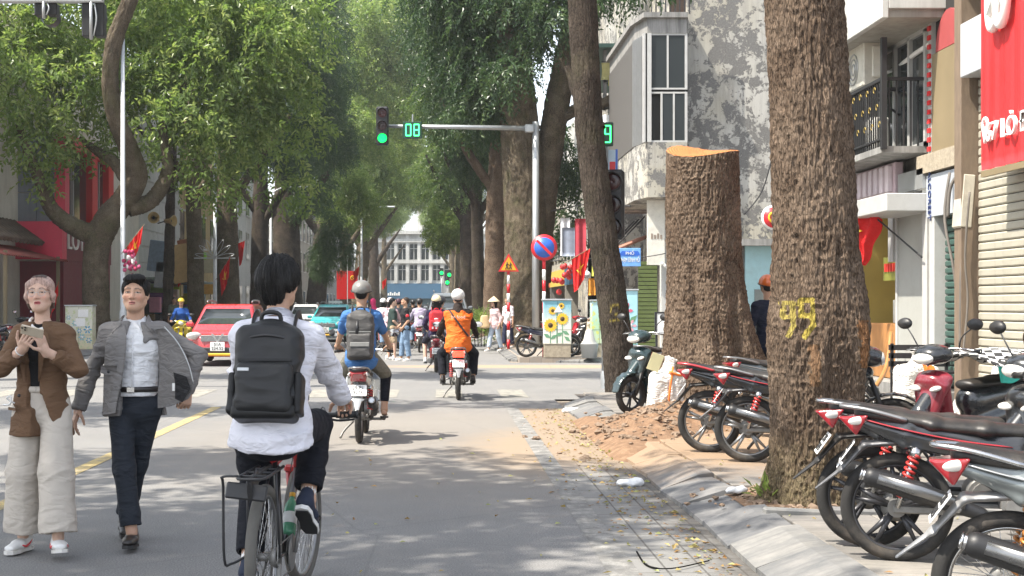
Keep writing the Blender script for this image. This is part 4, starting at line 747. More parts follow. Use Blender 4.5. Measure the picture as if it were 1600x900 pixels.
mb = MB(); mb.torus((xa - .19, .1, za / 2), .25, .012, (1, 0, 0), 24, 6); mb.torus((xa - .19, .1, za / 2), .17, .01, (1, 0, 0), 24, 6); mb.torus((xa - .19, .1, za / 2), .09, .01, (1, 0, 0), 18, 6); ob('fan_grille', mb, [M_ALU], ac)
mb = MB(); mb.box((xa + .15, -.35, -.03), (.7, .05, .06)); mb.box((xa + .15, .3, -.03), (.7, .05, .06)); mb.tube([(xa - .1, -.35, -.06), (xa + .5, -.35, -.5)], .02, 6); ob('bracket', mb, [M_IRON], ac)
mb = MB(); mb.tube([A((xa + .16, -.46, .22)), *[A(at(*q)) - A(ac.location) for q in ((1400, 108, 22.6), (1430, 84, 21.4), (1458, 66, 20.7))]], .04, 8); ob('pipe', mb, [M_WSIGN], ac)
# cables, pole and junction clutter on the near shopfront
mb = MB()
for pts, rr in (([(1484, 270, 19.6), (1476, 340, 19.5), (1490, 420, 19.3), (1500, 500, 19.2), (1512, 560, 19.0)], .022), ([(1510, 262, 19.2), (1486, 290, 19.3), (1481, 340, 19.3)], .026), ([(1508, 330, 19), (1502, 420, 18.9), (1500, 540, 18.9)], .022), ([(1515, 300, 18.8), (1508, 400, 18.8), (1512, 470, 18.8), (1504, 560, 18.8)], .016)):
    mb.tube(spline([at(*p) for p in pts], 16), rr, 6)
o = ob('cable', mb, [mat('weathered cable', (.13, .115, .10), .7, var=.5, vs=3)]); tag(o, 'bundle of weathered cables hanging between the dark green and cream shutters', 'cable')
o = thing('meter_box', 'bent pale metal cable duct hanging above the dark green shutter', 'cable duct', (0, 0, 0)); mb = MB(); mb.box(at(1506, 315, 19.0), (.18, .3, .75), rot(0, .08, 0), .02); ob('duct_cover', mb, [mat('stained pale metal', (.5, .46, .38), .6, dirt=.5)], o); mb = MB(); mb.box(at(1503, 352, 19.0), (.1, .2, .18), rot(.3, .1, 0), .02); ob('duct_end', mb, [M_ALU], o)
# -- far corner house: peeling side wall, glazed bay
hP = thing('corner_house', 'weathered corner house with a peeling side wall and a glazed corner bay', 'building', (6.8, 38, PZ))
bob('wall', LB(hP, [(6.85, 16, 38.0, 60, 3.2, 16), (8.6, 16, 38.3, 60, 0, 3.2), (6.0, 8.6, 46.5, 60, 0, 7), (6.85, 8.6, 38.35, 46.5, 0, 3.2)]), M_PEEL, hP)
bob('teal_front', LB(hP, [(8.5, 11.6, 38.2, 38.3, .1, fz(384, 38))]), M_TEAL, hP); bob('shop_opening', LB(hP, [(8.75, 10.9, 38.16, 38.2, .2, fz(452, 38))]), mat('dim shop interior', (.16, .18, .17), .8, var=.5, vs=3), hP); bob('cornice', LB(hP, [(8.3, 12, 37.85, 38.0, fz(384, 38), fz(374, 38))]), M_CONC, hP)
yb = 37.2; xb0 = (990 - VX) / F_PX * 38.5; xb1 = (1012 - VX) / F_PX * yb; xb2 = (1074 - VX) / F_PX * yb; zbt = fz(28, yb); zwt = fz(52, yb); zwm = fz(142, yb); zwb = fz(222, yb); zbb = fz(308, yb)
def prism(poly, z0, z1): mb = MB(); mb.ext([(x - 6.8, y - 38) for x, y in poly], z1 - z0, (0, 0, (z0 + z1) / 2 - PZ), (1, 0, 0), (0, 1, 0)); return mb
pl = [(xb1, yb), (xb2, yb), (6.87, 38.2), (6.87, 44), (xb0, 44), (xb0, 38.3)]
ob('bay_base', prism(pl, zbb, zwb), [M_PEEL], hP); ob('bay_head', prism(pl, zwt, zbt), [M_CONC], hP); ob('bay_cornice', prism([(x - .12 if x < 6 else x, y - .1 if y < 38.25 else y) for x, y in pl], zbt, zbt + .14), [M_CONC], hP); ob('bay_core', prism([(x + .14, y + .14) for x, y in pl[:1]] + [(xb2 - .03, yb + .14), (6.8, 38.3), (6.8, 43.9), (xb0 + .14, 43.9), (xb0 + .14, 38.45)], zwb, zwt), [M_DARK], hP)
def win_frame(p0, p1, z0, z1, cols, par, gl=True, open_first=False):   # framed glazing on the line p0-p1
    p0 = A(p0); p1 = A(p1); d = p1 - p0; L = np.linalg.norm(d); u = A((*(d / L), 0)); n = np.cross(u, (0, 0, 1)); rz = math.atan2(d[1], d[0]); RR = rot(0, 0, rz); mb = MB(); g = MB(); fw = .05
    def bxx(s, z, w, h, dep, off, tgt): tgt.box(A((p0[0] - 6.8, p0[1] - 38, z - PZ)) + u * s - A((n[0], n[1], 0)) * off * -1, (w, dep, h), RR)
    for q in range(cols + 1): bxx(L * q / cols, (z0 + z1) / 2, fw * (1.4 if q in (0, cols) else 1), z1 - z0, .07, 0, mb)
    for z in (z0 + fw / 2, z1 - fw / 2): bxx(L / 2, z, L - fw, fw - .004, .064, 0, mb)
    for q in range(cols):
        if open_first and q == 0: continue
        bxx(L * (q + .5) / cols, (z0 + z1) / 2, L / cols - fw * .9, z1 - z0 - fw * 1.9, .012, .01, g)
    w = ob('window', g, [M_GLASS], par); ob('window_frame', mb, [M_WPVC], w); return w
win_frame((xb1 + .05, yb + .05), (xb2 - .03, yb + .05), zwm + .04, zwt, 2, hP); win_frame((xb1 + .05, yb + .05), (xb2 - .03, yb + .05), zwb, zwm - .02, 3, hP, open_first=True)
bob('bay_post', [(xb1 - 6.8 - .12, xb1 - 6.8 + .1, yb - 38 - .02, yb - 38 + .16, zwb - PZ, zwt - PZ)], M_WPVC, hP)
for q in range(9):
    f_ = q / 8; x = xb1 + (xb0 - xb1) * min(1, f_ * 1.0) - .03; y = yb + (38.3 - yb) * f_; bob('grille_bar', [(x - 6.83, x - 6.79, y - 38.02, y - 37.98, zwb - PZ, zwt - PZ)], M_ALU, hP)
bob('grille_panel', LB(hP, [(xb0 - .02, xb0 + .02, 38.4, 44, zwb, zwt)]), mat('dim grille panel', (.11, .105, .10), .6), hP)
bob('roof_rail', [(xb1 - 6.8 + .1 + q * .13, xb1 - 6.8 + .13 + q * .13, yb - 37.9, yb - 37.87, zbt + .14 - PZ, zbt + 1.2 - PZ) for q in range(9)] + [(xb1 - 6.75, xb2 - 6.8, yb - 37.92, yb - 37.86, zbt + 1.2 - PZ, zbt + 1.27 - PZ)], M_IRON, hP); bob('upper_shutter', LB(hP, [(6.4, 6.86, 38.3, 38.4, zbt + .14, zbt + 3)]), mat('brown shutter', (.05, .03, .02), .7), hP)
bob('shopfront_post', LB(hP, [(6.15, 6.5, 38.2, 38.5, .1, zbb), (6.86, 7.05, 38.0, 38.3, .1, 3.2)]), M_WHITE, hP); bob('dark_panel', LB(hP, [(6.5, 6.86, 38.4, 38.5, .1, zbb)]), M_DARK, hP); bob('purple_banner', LB(hP, [(6.42, 6.62, 38.1, 38.16, .3, fz(402, 38))]), M_PURP, hP)
bob('sign_board', LB(hP, [(5.72, 6.2, 37.95, 38.05, fz(414, 38), zbb - .03)]), mat('off-white signboard', (.66, .64, .57), .6, dirt=.2), hP)
bob('sign_mark', [(-.98 + q * .085, -.93 + q * .085, -.06, -.052, fz(370, 38) - PZ - .06, fz(370, 38) - PZ + (.05 if q % 2 else .09)) for q in range(4)], mat('grey-brown lettering', (.25, .2, .16), .7), hP)
sh = bob('shutter', LB(hP, [(5.55, 6.1, 38.55, 38.62, .2, fz(410, 38))]), M_DARK, hP)
for q in range(22): bob('slat', LB(hP, [(5.55, 6.08, 38.5, 38.55, .25 + q * .115, .345 + q * .115)]), M_OLIVE, sh)
mb = MB()
for q in range(9): mb.lathe([(0, -.05), (.045, -.03), (.05, .02), (0, .06)], (6.1 + q * .075 - 6.8, -.25, fz(412 + 9 * math.sin(q / 8 * 3.1), 37.8) - PZ), n=8)
ob('bulb_string', mb, [M_WSIGN], hP)
# drying washing on the side balcony
hC = thing('house', 'old house with a washing balcony behind the 09 countdown signal', 'building', (5.7, 50, PZ))
bob('wall', LB(hC, [(6.0, 14, 46.6, 56, 0, fz(170, 46.6)), (6.9, 14, 46.8, 56, fz(170, 46.6), 9.2)]), M_CONC, hC); bob('balcony_rail', LB(hC, [(5.5, 7.0, 46.3, 46.4, fz(130, 46.5), fz(126, 46.5)), (5.5, 7, 46.3, 46.4, fz(160, 46.5), fz(172, 46.5)), (5.5, 5.6, 46.3, 46.6, fz(172, 46.5), fz(80, 46.5))]), M_CONC, hC); bob('roof', LB(hC, [(5.3, 14, 46, 56, fz(78, 46.5), fz(72, 46.5))]), mat('green roof sheet', (.10, .2, .17), .6), hC)
bob('balcony_opening', LB(hC, [(6.0, 6.9, 46.7, 46.78, fz(170, 46.6), fz(82, 46.6))]), M_DARK, hC)
for nm, px, w, h, c, lab in (('shirt', 948, .36, .58, (.48, .45, .2), 'olive yellow shirt drying on the balcony line'), ('trousers', 960, .30, .78, (.42, .37, .06), 'mustard trousers drying on the balcony line'), ('blouse', 979, .42, .62, (.35, .34, .38), 'grey patterned blouse drying on the balcony line'), ('towel', 969, .2, .7, (.02, .02, .025), 'black towel drying on the balcony line')):
    p = at(px, 98, 46.2); gg = np.stack(np.meshgrid(np.linspace(-w / 2, w / 2, 9), np.linspace(0, -h, 7), indexing='ij'), -1); P = np.stack([gg[..., 0] * (1 + .12 * np.sin(gg[..., 1] * 6)), .05 * np.sin(gg[..., 0] * 22) * (-gg[..., 1]), gg[..., 1]], -1)
    if nm == 'trousers': P[4:5, 3:, 0] *= 1; P[:, 3:, 0] += np.where(P[:, 3:, 0] > 0, .04, -.04)
    mb = MB(); mb.sheet(P, .012); tag(ob(nm, mb, [mat('washing ' + nm, c, .9)], None, p), lab, 'laundry')
mb = MB(); mb.tube([at(940, 96, 46.2), at(992, 97, 46.2)], .012, 6); tag(ob('clothes_line', mb, [M_IRON]), 'clothes line across the balcony carrying four garments', 'clothes line')
# -- row of small shops along the far right kerb
def shop(label, y0, y1, h, m, xo=5.9, awn=None, up=M_CREAM, goods=()):
    o = thing('shop', label, 'building', (xo, (y0 + y1) / 2, PZ)); bob('wall', LB(o, [(xo + .5, 13, y0, y1 - .02, 3.1, h), (xo + 1.8, 13, y0, y1 - .02, 0, 3.1), (xo + .4, xo + 1.8, y0, y0 + .18, 0, 3.1)]), m, o); bob('shop_opening', LB(o, [(xo + 1.7, xo + 1.79, y0 + .18, y1 - .05, 0, 3.05)]), M_DARK, o)
    bob('fascia', LB(o, [(xo + .35, xo + .5, y0 + .05, y1 - .05, 2.6, 3.5)]), awn or M_RED, o)
    for q in range(int((y1 - y0) / 2)):
        for z in (4.2, 7.2):
            if z + 1.6 < h: w = bob('window', LB(o, [(xo + .45, xo + .5, y0 + .5 + q * 2, y0 + 1.6 + q * 2, z, z + 1.6)]), M_GLASS, o); bob('sill', LB(o, [(xo + .38, xo + .5, y0 + .4 + q * 2, y0 + 1.7 + q * 2, z - .08, z)]), M_CONC, w)
    return o
for i, (y0, y1, h, m, aw, lab) in enumerate(((60.2, 66, 9, M_OCHRE, M_RED, 'ochre shop with a red fascia beyond the washing balcony'), (66, 74, 11, M_WHITE, M_BLUE, 'white shop with a blue fascia on the right'), (74, 84, 8, M_CREAM, M_YELL, 'low cream shop with a yellow fascia on the right'), (84, 100, 12, M_CONC, M_RED, 'grey tall shop behind the reddish trunk'), (100, 125, 10, M_CREAM, M_TEAL, 'cream terrace with a teal fascia far on the right'), (125, 170, 12, M_OCHRE, M_RED, 'ochre terrace at the far right end of the street'))): shop(lab, y0, y1, h, m, 6.3, aw)
rf = thing('awning', 'tiled lean-to awning with struts under the corner house', 'awning', (5.6, 44, fz(385, 44)))
mb = MB(); y0 = 44
for q in range(14): mb.tube([(-.45 + .02 * q % 3 * .01, -1.2 + q * .2, -.28), (.9, -1.2 + q * .2, .28)], .11, 8, sq=.5)
ob('tile_course', mb, [M_TILER], rf); mb = MB(); [mb.tube([(-.3, -1 + k * 1.2, -.25), (.8, -1 + k * 1.2, .9)], .025, 6) for k in range(3)]; ob('strut', mb, [M_IRON], rf)
# -- left side
hR = thing('shop_building', 'red-framed shop building with grey glass cladding and white letters on the left', 'building', (-15, 54, PZ)); XL = -15.
def ly(px, X=XL): return X * F_PX / (px - VX)
y0, y1 = 48.6, 62
bob('wall', LB(hR, [(-24, -13.75, y0 + .1, y1, 0, 12)]), M_PALE, hR)
M_PINKR = mat('crimson pink panel', (.72, .045, .10), .4, var=.1)
zA, zB = fz(350, 50), fz(216, 50)
for q in range(3):
    for k in range(2): bob('cladding_panel', LB(hR, [(-15.08 + k * .68, -14.42 + k * .68, y0 - .02, y0 + .1, zA + q * 1.05, zA + 1.02 + q * 1.05)]), M_GREYW, hR, .01)
bob('fascia', LB(hR, [(-15.1, -13.45, y0 - .25, y0 + .4, fz(405, 48.5), zA)]), M_PINKR, hR, .01); bob('frame_post', LB(hR, [(-13.75, -13.38, y0 - .1, y0 + .5, zA, fz(212, 48.5))]), M_PINKR, hR, .01); bob('frame_beam', LB(hR, [(-13.72, -13.42, y0 + .5, 56, 7.2, 7.7), (-13.72, -13.45, 52.6, 53.4, zA, 7.2), (-13.72, -13.45, 55.2, 56, zA, 7.2)]), M_RED, hR, .01); bob('glazing', LB(hR, [(-13.74, -13.7, y0 + .5, 56, zA, 7.2)]), M_GLASS, hR); bob('mullion', LB(hR, [(-13.7, -13.6, 50.4, 50.5, zA, 7.2), (-13.7, -13.6, 54.2, 54.3, zA, 7.2)]), M_ALU, hR)
bob('sign_band', LB(hR, [(-13.74, -13.55, y0 + .4, 56, fz(405, 48.5), zA)]), M_MAROON, hR); bob('entrance', LB(hR, [(-13.74, -13.6, y0 + .5, 56, 0, fz(405, 48.5)), (-15.0, -13.6, y0 - .05, y0 + .1, 0, fz(408, 48.5))]), M_MAROON, hR); c = A(hR.location)
text('LOTT', .95, (-13.53 - c[0], 50.9 - c[1], 3.85 - c[2]), (0, 1, 0), (0, 0, 1), M_WSIGN, hR, .06, 'lettering', sx=1.3)
hL = thing('house', 'cream rendered house at the left edge', 'building', (-16, 44, PZ)); bob('wall', LB(hL, [(-24, -15.75, 36, 48.3, 0, 13)]), M_PALE, hL); bob('dark_doorway', LB(hL, [(-15.75, -15.65, 44.8, 48, .1, 3)]), M_DARK, hL); bob('ledge', LB(hL, [(-15.75, -15.3, 36, 48.3, 11.6, 12)]), M_CONC, hL)
sd_ = thing('awning', 'rusty red sheet awning over a clay-tiled shed at the left edge', 'awning', (-14, 45, PZ)); P = np.stack(np.meshgrid(np.linspace(42, 49, 60), np.linspace(-15.2, -13.4, 4), indexing='ij'), -1)
mb = MB(); mb.sheet(np.stack([P[..., 1] + 14, P[..., 0] - 45, 3.6 - (P[..., 1] + 15.2) * .28 + .03 * np.sin(P[..., 0] * 26) - PZ], -1), .02); ob('awning_sheet', mb, [mat('faded red sheet', (.42, .12, .10), .7, var=.3, dirt=.4)], sd_)
mb = MB()
for q in range(16):
    for k in range(3): mb.tube([(-1.2 + k * .35, -2.9 + q * .42, 4.35 - k * .25), (-.8 + k * .35, -2.9 + q * .42, 4.05 - k * .25)], .2, 8, sq=.5)
ob('roof_tile', mb, [mat('mouldy clay tile', (.12, .09, .065), .9, var=.6, vs=5, bmp=.5)], sd_); bob('post', [(.45, .55, -2.8, -2.7, 0, 3.1), (.45, .55, 3, 3.1, 0, 3.1)], M_TAN, sd_)
for i, (y0, y1, h, m, x, lab, nw) in enumerate(((62.2, 76, 13, M_WHITE, -14.6, 'white house with banded render behind the loudspeakers', 3), (76, 90, 12, M_OCHRE, -14.8, 'ochre house on the left behind the trunks', 4), (90, 112, 14, M_WHITE, -14.6, 'tall white house behind the black trunk', 6), (112, 150, 11, M_CREAM, -14.5, 'long cream terrace far on the left', 10), (150, 226, 13, M_CONC, -14.5, 'grey terrace at the far left end of the street', 14))):
    o = thing('house', lab, 'building', (x, (y0 + y1) / 2, PZ)); bob('wall', LB(o, [(-26, x, y0, y1 - .02, 0, h)]), m, o)
    for q in range(9): bob('render_band', LB(o, [(x, x + .05, y0, y1 - .05, 3.6 + q * .82, 4.3 + q * .82)]), m, o, .01) if i == 0 else None
    for q in range(nw):
        yy = y0 + .8 + q * (y1 - y0) / nw
        for z in ((1.0, 5, 8.2) if i else (.4,)): w = bob('window', LB(o, [(x, x + .04, yy, yy + 1.6, z, z + 1.9)]), M_GLASS, o); bob('window_frame', LB(o, [(x + .04, x + .09, yy - .08, yy + 1.68, z + 1.9, z + 2.0), (x + .04, x + .12, yy - .08, yy + 1.68, z - .1, z)]), M_WPVC, w)
# shop boards on the left
for lab, px, py, Y, w, h, m, tilt in (('lime green shop fascia behind the slim bent tree', 290, 400, 62, 1.9, .35, mat('lime board', (.22, .48, .05), .5), 0), ('blue chequered shop board tilted beside the flag', 245, 400, 57, .7, 1.3, mat('blue-grey board', (.14, .20, .26), .6, var=.5, vs=9), .12), ('grey blank shop board leaning right of the blue one', 256, 430, 57, .75, 1.1, mat('grey board', (.24, .26, .27), .6), .1), ('tan striped board leaning by the slim tree', 282, 412, 60, .8, 1.7, mat('tan board', (.42, .28, .12), .6, var=.3), -.16), ('red and yellow board leaning right of the tan one', 292, 400, 60.2, .6, 1.5, mat('dull red board', (.30, .12, .05), .6, var=.3), -.2), ('cream noticeboard on the shop wall right of the green fascia', 318, 410, 64, .9, 1.0, mat('cream board', (.4, .36, .25), .7), 0), ('round amber sign on the lotus lamp post', 326, 452, 61, .5, .45, mat('amber board', (.48, .26, .05), .6, var=.4, vs=8), 0)):
    v = at(px, py, Y); mb = MB(); mb.box((0, 0, 0), (w, .06, h), rot(0, tilt, 0), .02); o = tag(ob('shop_board', mb, [m], None, v), lab, 'sign')
# cluttered shop fronts under the left trees
for lab, y0, y1, m in (('dim open shop stacked with goods behind the flower-painted cabinet', 62.3, 70, (.30, .22, .14)), ('dim open shop with hanging goods behind the red car', 70.2, 78, (.25, .27, .28))):
    o = thing('shop_stall', lab, 'stall', (-13.9, (y0 + y1) / 2, PZ)); r = np.random.default_rng(int(y0)); bob('canopy', LB(o, [(-14.6, -12.9, y0, y1, 2.7, 2.8)]), mat('canopy tarpaulin', (.2, .24, .22), .8), o); bob('back_board', LB(o, [(-14.55, -14.5, y0, y1, .1, 2.7)]), M_DARK, o)
    for q in range(16):
        yy = y0 + .3 + r.random() * (y1 - y0 - .8); zz_ = .15 + r.random() * 2.0; c = tuple(np.clip(A(m) * (.5 + r.random()) + .12 * r.normal(size=3), .02, .6)); bob('goods', LB(o, [(-14.4 + .8 * r.random(), -13.4 + .3 * r.random(), yy, yy + .3 + .4 * r.random(), zz_, zz_ + .25 + .5 * r.random())]), mat('goods %d %d' % (y0, q), c, .7), o, .02)
# -- the white building closing the street
hW = thing('apartment_building', 'white three-storey building with a blue shopfront band closing the street', 'building', (-3.5, 235, 0)); Yw = 234.
def wx(px): return (px - VX) / F_PX * Yw
bob('wall', LB(hW, [(wx(560), wx(760), Yw, 246, 3.4, 13.6), (wx(560), wx(760), Yw + .5, 246, 0, 3.4)]), M_WHITE, hW); bob('shop_band', LB(hW, [(wx(600), wx(690), Yw - .3, Yw, 2.6, fz(443, Yw))]), M_BLUE, hW); bob('shopfront', LB(hW, [(wx(590), wx(700), Yw + .3, Yw + .5, 0, 2.6)]), mat('teal glass shopfront', (.06, .11, .13), .2), hW)
for q in range(7): bob('pilaster', LB(hW, [(wx(598 + q * 18) , wx(598 + q * 18) + .55, Yw - .35, Yw, 5.2, 13.6)]), M_WHITE, hW)
for k, z in enumerate((5.7, 9.3)):
    bob('storey_band', LB(hW, [(wx(560), wx(760), Yw - .5, Yw, z + 2.9, z + 3.5)]), M_WHITE, hW)
    for q in range(6):
        x = wx(598 + q * 18) + .75; w = bob('window', LB(hW, [(x, x + 1.3, Yw - .06, Yw, z, z + 2.6)]), M_GLASS, hW); bob('window_frame', LB(hW, [(x + .6, x + .7, Yw - .12, Yw - .06, z, z + 2.6), (x, x + 1.3, Yw - .12, Yw - .06, z + 1.8, z + 1.9)]), M_WPVC, w)
bob('roof_edge', LB(hW, [(wx(556), wx(764), Yw - .8, Yw + 1, 13.6, 14.2)]), M_WHITE, hW); bob('sign_mark', LB(hW, [(wx(606) + q * .36, wx(606) + q * .36 + .25, Yw - .36, Yw - .3, 3.1, 3.5 + .2 * (q % 2)) for q in range(6)]), M_WSIGN, hW)
tw = thing('tower_block', 'pale far tower with a red-tiled top glimpsed between the crowns', 'building', (-3, 420, 0)); bob('wall', LB(tw, [((652 - VX) / F_PX * 420, (676 - VX) / F_PX * 420, 418, 426, 0, fz(292, 420))]), M_WHITE, tw); mb = MB(); mb.lathe([(3.1, 0), (2.4, 1.2), (0, 2.6)], ((664 - VX) / F_PX * 420 + 3, 2, fz(292, 420)), n=4); ob('roof', mb, [mat('orange roof', (.5, .13, .05), .7)], tw)
for q in range(3): bob('window', LB(tw, [(-6.6 + q * 1.5, -5.8 + q * 1.5, 417.9, 418, fz(300, 420) - 3, fz(300, 420) - 1)]), M_GLASS, tw)
# ------------------------------------------------------------------ signals, signs, posts, flags, cabinets, sacks
M_GALV = mat('galvanised steel', (.42, .44, .45), .45, .7, var=.15, vs=4); M_POST = mat('pale painted post', (.55, .58, .60), .5, var=.1, dirt=.25); M_BLK = mat('black plastic', (.018, .018, .02), .45, var=.2); M_GRN = mat('lit green lamp', (.0, .9, .10), emit=1.3); M_LED = mat('lit led digit', (.05, 1, .22), emit=1.5); M_LENS = mat('unlit dark lens', (.03, .012, .012), .15); M_LENSR = mat('unlit red lens', (.045, .008, .01), .2)
M_SRED = mat('sign red', (.60, .02, .03), .4, var=.08); M_SBLUE = mat('sign blue', (.03, .12, .50), .4, var=.08); M_SYEL = mat('sign orange yellow', (.70, .36, .02), .4, var=.08); M_SWHT = mat('sign white', (.78, .78, .76), .45, var=.06, dirt=.15); M_FLAG = cloth('flag red', (.58, .02, .02), .4); M_STAR = cloth('flag yellow', (.75, .52, .04), .4)
def seg_digits(par, txt, w, h, y, m):                # seven-segment figures facing -y
    segs = {'0': 'abcdef', '8': 'abcdefg', '9': 'abcdfg'}; n = len(txt); dw = w / n
    for i, ch in enumerate(txt):
        cx = -w / 2 + dw * (i + .5); a = dw * .30; t = dw * .14; mb = MB(); hh = h * .36
        for s in segs[ch]:
            x, z, sx, sz = {'a': (0, hh, 2 * a, t), 'b': (a, hh / 2, t, hh), 'c': (a, -hh / 2, t, hh), 'd': (0, -hh, 2 * a, t), 'e': (-a, -hh / 2, t, hh), 'f': (-a, hh / 2, t, hh), 'g': (0, 0, 2 * a, t)}[s]
            mb.box((cx + x, y, z), (sx, .012, sz))
        ob('digit', mb, [m], par)
def signal_head(label, p, lit, rz=0, s=1., n=3, facing=1):
    o = thing('traffic_light', label, 'traffic light', p, rz); mb = MB(); mb.box((0, 0, 0), (.40 * s, .22 * s, 1.24 * s), bev=.05 * s); ob('housing', mb, [M_BLK], o)
    for k, z in enumerate((.40, 0, -.40)):
        mb = MB(); mb.lathe([(0, .0), (.10 * s, .012), (.145 * s, .0)], (0, -.115 * s, z * s), (0, -1, 0), 20); l = ob('lens', mb, [M_GRN if lit == k else (M_LENSR if k == 0 else M_LENS)], o)
        mb = MB(); mb.torus((0, -.16 * s, z * s), .165 * s, .012, (0, 1, 0), 18, 6, a0=0, a1=math.pi, sx=6); mb.torus((0, -.115 * s, z * s), .16 * s, .014, (0, 1, 0), 24, 6); ob('visor', mb, [M_BLK], o)
    return o
Yp = 44.; pb = at(837, 545, Yp); t = thing('signal_pole', 'grey steel pole with a long horizontal arm carrying the green traffic light', 'signal pole', (pb.x, Yp, PZ))
z1 = fz(200, Yp) - PZ; mb = MB(); mb.tube([(0, 0, 0), (0, 0, 3), (0, 0, z1 + .2)], [.125, .115, .105], 14); ob('pole', mb, [M_GALV], t)
xl = (598 - VX) / F_PX * Yp - pb.x; mb = MB(); mb.tube([(0, 0, z1 - .02), (xl * .5, 0, z1 + .03), (xl, 0, z1 + .06)], [.085, .07, .055], 12); ob('arm', mb, [M_GALV], t); mb = MB(); mb.box((-.2, 0, z1 - .02), (.3, .26, .26), bev=.03); ob('flange', mb, [M_GALV], t); mb = MB(); mb.lathe([(.2, 0), (.2, .06), (.13, .1)], (0, 0, 0), n=14); ob('base_collar', mb, [M_GALV], t)
signal_head('traffic light showing green at the end of the long pole arm', at(597.5, 197, Yp - .18), 2)
cdn = thing('countdown_display', 'green 08 countdown display on the pole arm', 'countdown display', at(644.5, 203.5, Yp - .16)); mb = MB(); mb.box((0, 0, 0), (.62, .12, .54), bev=.02); ob('case', mb, [mat('display case', (.012, .05, .03), .4)], cdn); seg_digits(cdn, '08', .52, .50, -.066, M_LED)
mb = MB(); mb.box((0, .1, .38), (.04, .04, .3)); ob('bracket', mb, [M_GALV], cdn)
Yq = 22.95; qb = at(948.5, 610, Yq); t = thing('signal_pole', 'grey pole with the 09 countdown tucked behind the leaning tree', 'signal pole', (qb.x - .02, Yq, PZ)); mb = MB(); mb.tube([(0, 0, 0), (0, 0, 2), (0, 0, fz(180, Yq) - PZ)], [.075, .068, .055], 12); ob('pole', mb, [M_GALV], t); mb = MB(); mb.lathe([(.09, 0), (.09, .25), (.075, .3)], (0, 0, 0), n=12); ob('base_collar', mb, [M_GALV], t)
signal_head('unlit dark traffic light half hidden by the leaning tree', at(958, 320, Yq - .02), 9, R(-12), .95)
cdn = thing('countdown_display', 'green 09 countdown display beside the leaning tree', 'countdown display', at(942, 210, Yq - .16)); mb = MB(); mb.box((0, 0, 0), (.34, .1, .40), bev=.015); ob('case', mb, [mat('display case')], cdn); seg_digits(cdn, '09', .30, .38, -.056, M_LED)
t = thing('small_banner', 'small blue, white and red pole banner under the 09 countdown', 'banner', at(957, 250, Yq - .05)); bob('cloth_panel', [(-.07, .05, -.01, .01, -.18, .17)], mat('pale blue banner', (.45, .60, .72), .7), t); bob('red_stripe', [(-.05, .045, -.016, -.011, -.17, -.03)], M_SRED, t); bob('blue_edge', [(.05, .085, -.012, .012, -.28, .18)], M_SBLUE, t)
# signal heads seen from behind at top left
Yo = 24.; t = thing('signal_pole', 'overhead signal arm crossing the top left corner of the view', 'signal pole', (-11.0, Yo, PZ)); zt_ = fz(-2, Yo) - PZ; mb = MB(); mb.tube([(0, 0, 0), (0, 0, zt_ + .3)], .12, 12); ob('pole', mb, [M_GALV], t); xe = (162 - VX) / F_PX * Yo + 11; mb = MB(); mb.box((xe / 2, 0, zt_), (xe, .14, .15), bev=.02); ob('arm', mb, [M_GALV], t)
for lab, px, y0, y1 in (('signal head seen from behind, left one under the overhead arm', 71, 4, 24), ('tall signal head seen from behind, right one under the overhead arm', 145, 4, 57)):
    p = at(px, (y0 + y1) / 2, Yo); h = (y1 - y0) / F_PX * Yo; o = thing('traffic_light', lab, 'traffic light', p); mb = MB(); mb.box((-.11, .1, 0), (.18, .2, h), bev=.02); mb.box((.11, .1, 0), (.18, .2, h), bev=.02); ob('housing', mb, [M_BLK], o)
    mb = MB(); mb.tube([(-.02, -.04, h / 2 + .04), (-.02, -.04, -h / 2 - .06)], .03, 8); mb.tube(spline([(.03, -.02, h / 2), (.08, -.06, .0), (.02, -.03, -h / 2)], 10), .014, 6); ob('mount', mb, [M_GALV], o); mb = MB()
    for q in range(max(1, int(h / .3))): mb.lathe([(.15, 0), (.16, .22)], (0, .2, h / 2 - .2 - q * .3), (0, 1, 0), 14)
    ob('visor', mb, [M_BLK], o)
# striped sign posts
def striped(o, h, r, n, first=0):
    for q in range(n):
        mb = MB(); z0, z1 = h * q / n, h * (q + 1) / n; mb.tube([(0, 0, z0), (0, 0, z1)], r + (.0006 if q % 2 else 0), 12); ob('post_band', mb, [(M_SRED, M_SWHT)[(q + first) % 2]], o)
def round_sign(label, px, py, Y, dpx, base=PZ):
    x = (px - VX) / F_PX * Y; o = thing('no_stopping_sign', label, 'road sign', (x, Y, base)); zc_ = fz(py, Y) - base; r = dpx / 2 / F_PX * Y; striped(o, zc_, .045, 10, 0)
    mb = MB(); mb.lathe([(0, 0), (r, 0), (r, .025), (0, .025)], (0, -.05, zc_), (0, -1, 0), 36); p = ob('plate', mb, [M_SRED], o); mb = MB(); mb.lathe([(0, .0), (r * .77, .0), (r * .77, .004), (0, .004)], (0, -.076, zc_), (0, -1, 0), 36); ob('blue_disc', mb, [M_SBLUE], p)
    mb = MB(); mb.box((0, -.083, zc_), (r * 1.56, .006, r * .2), rot(0, R(45), 0)); ob('bar', mb, [M_SRED], p); mb = MB(); mb.box((0, -.03, zc_), (.12, .04, .2)); ob('clamp', mb, [M_GALV], o)
round_sign('large round no-stopping sign on a red and white striped post', 850, 387, 36.7, 41)
round_sign('mid-sized no-stopping sign on a striped post beyond the children sign', 750.5, 439, 72, 20)
round_sign('smallest and farthest no-stopping sign, left of the crossing sign', 722.5, 454, 96, 14)
Yt = 43.6; o = thing('warning_sign', 'orange triangular children warning sign on a striped post', 'road sign', ((794.5 - VX) / F_PX * Yt, Yt, PZ)); zc_ = fz(415, Yt) - PZ; striped(o, zc_, .05, 9)
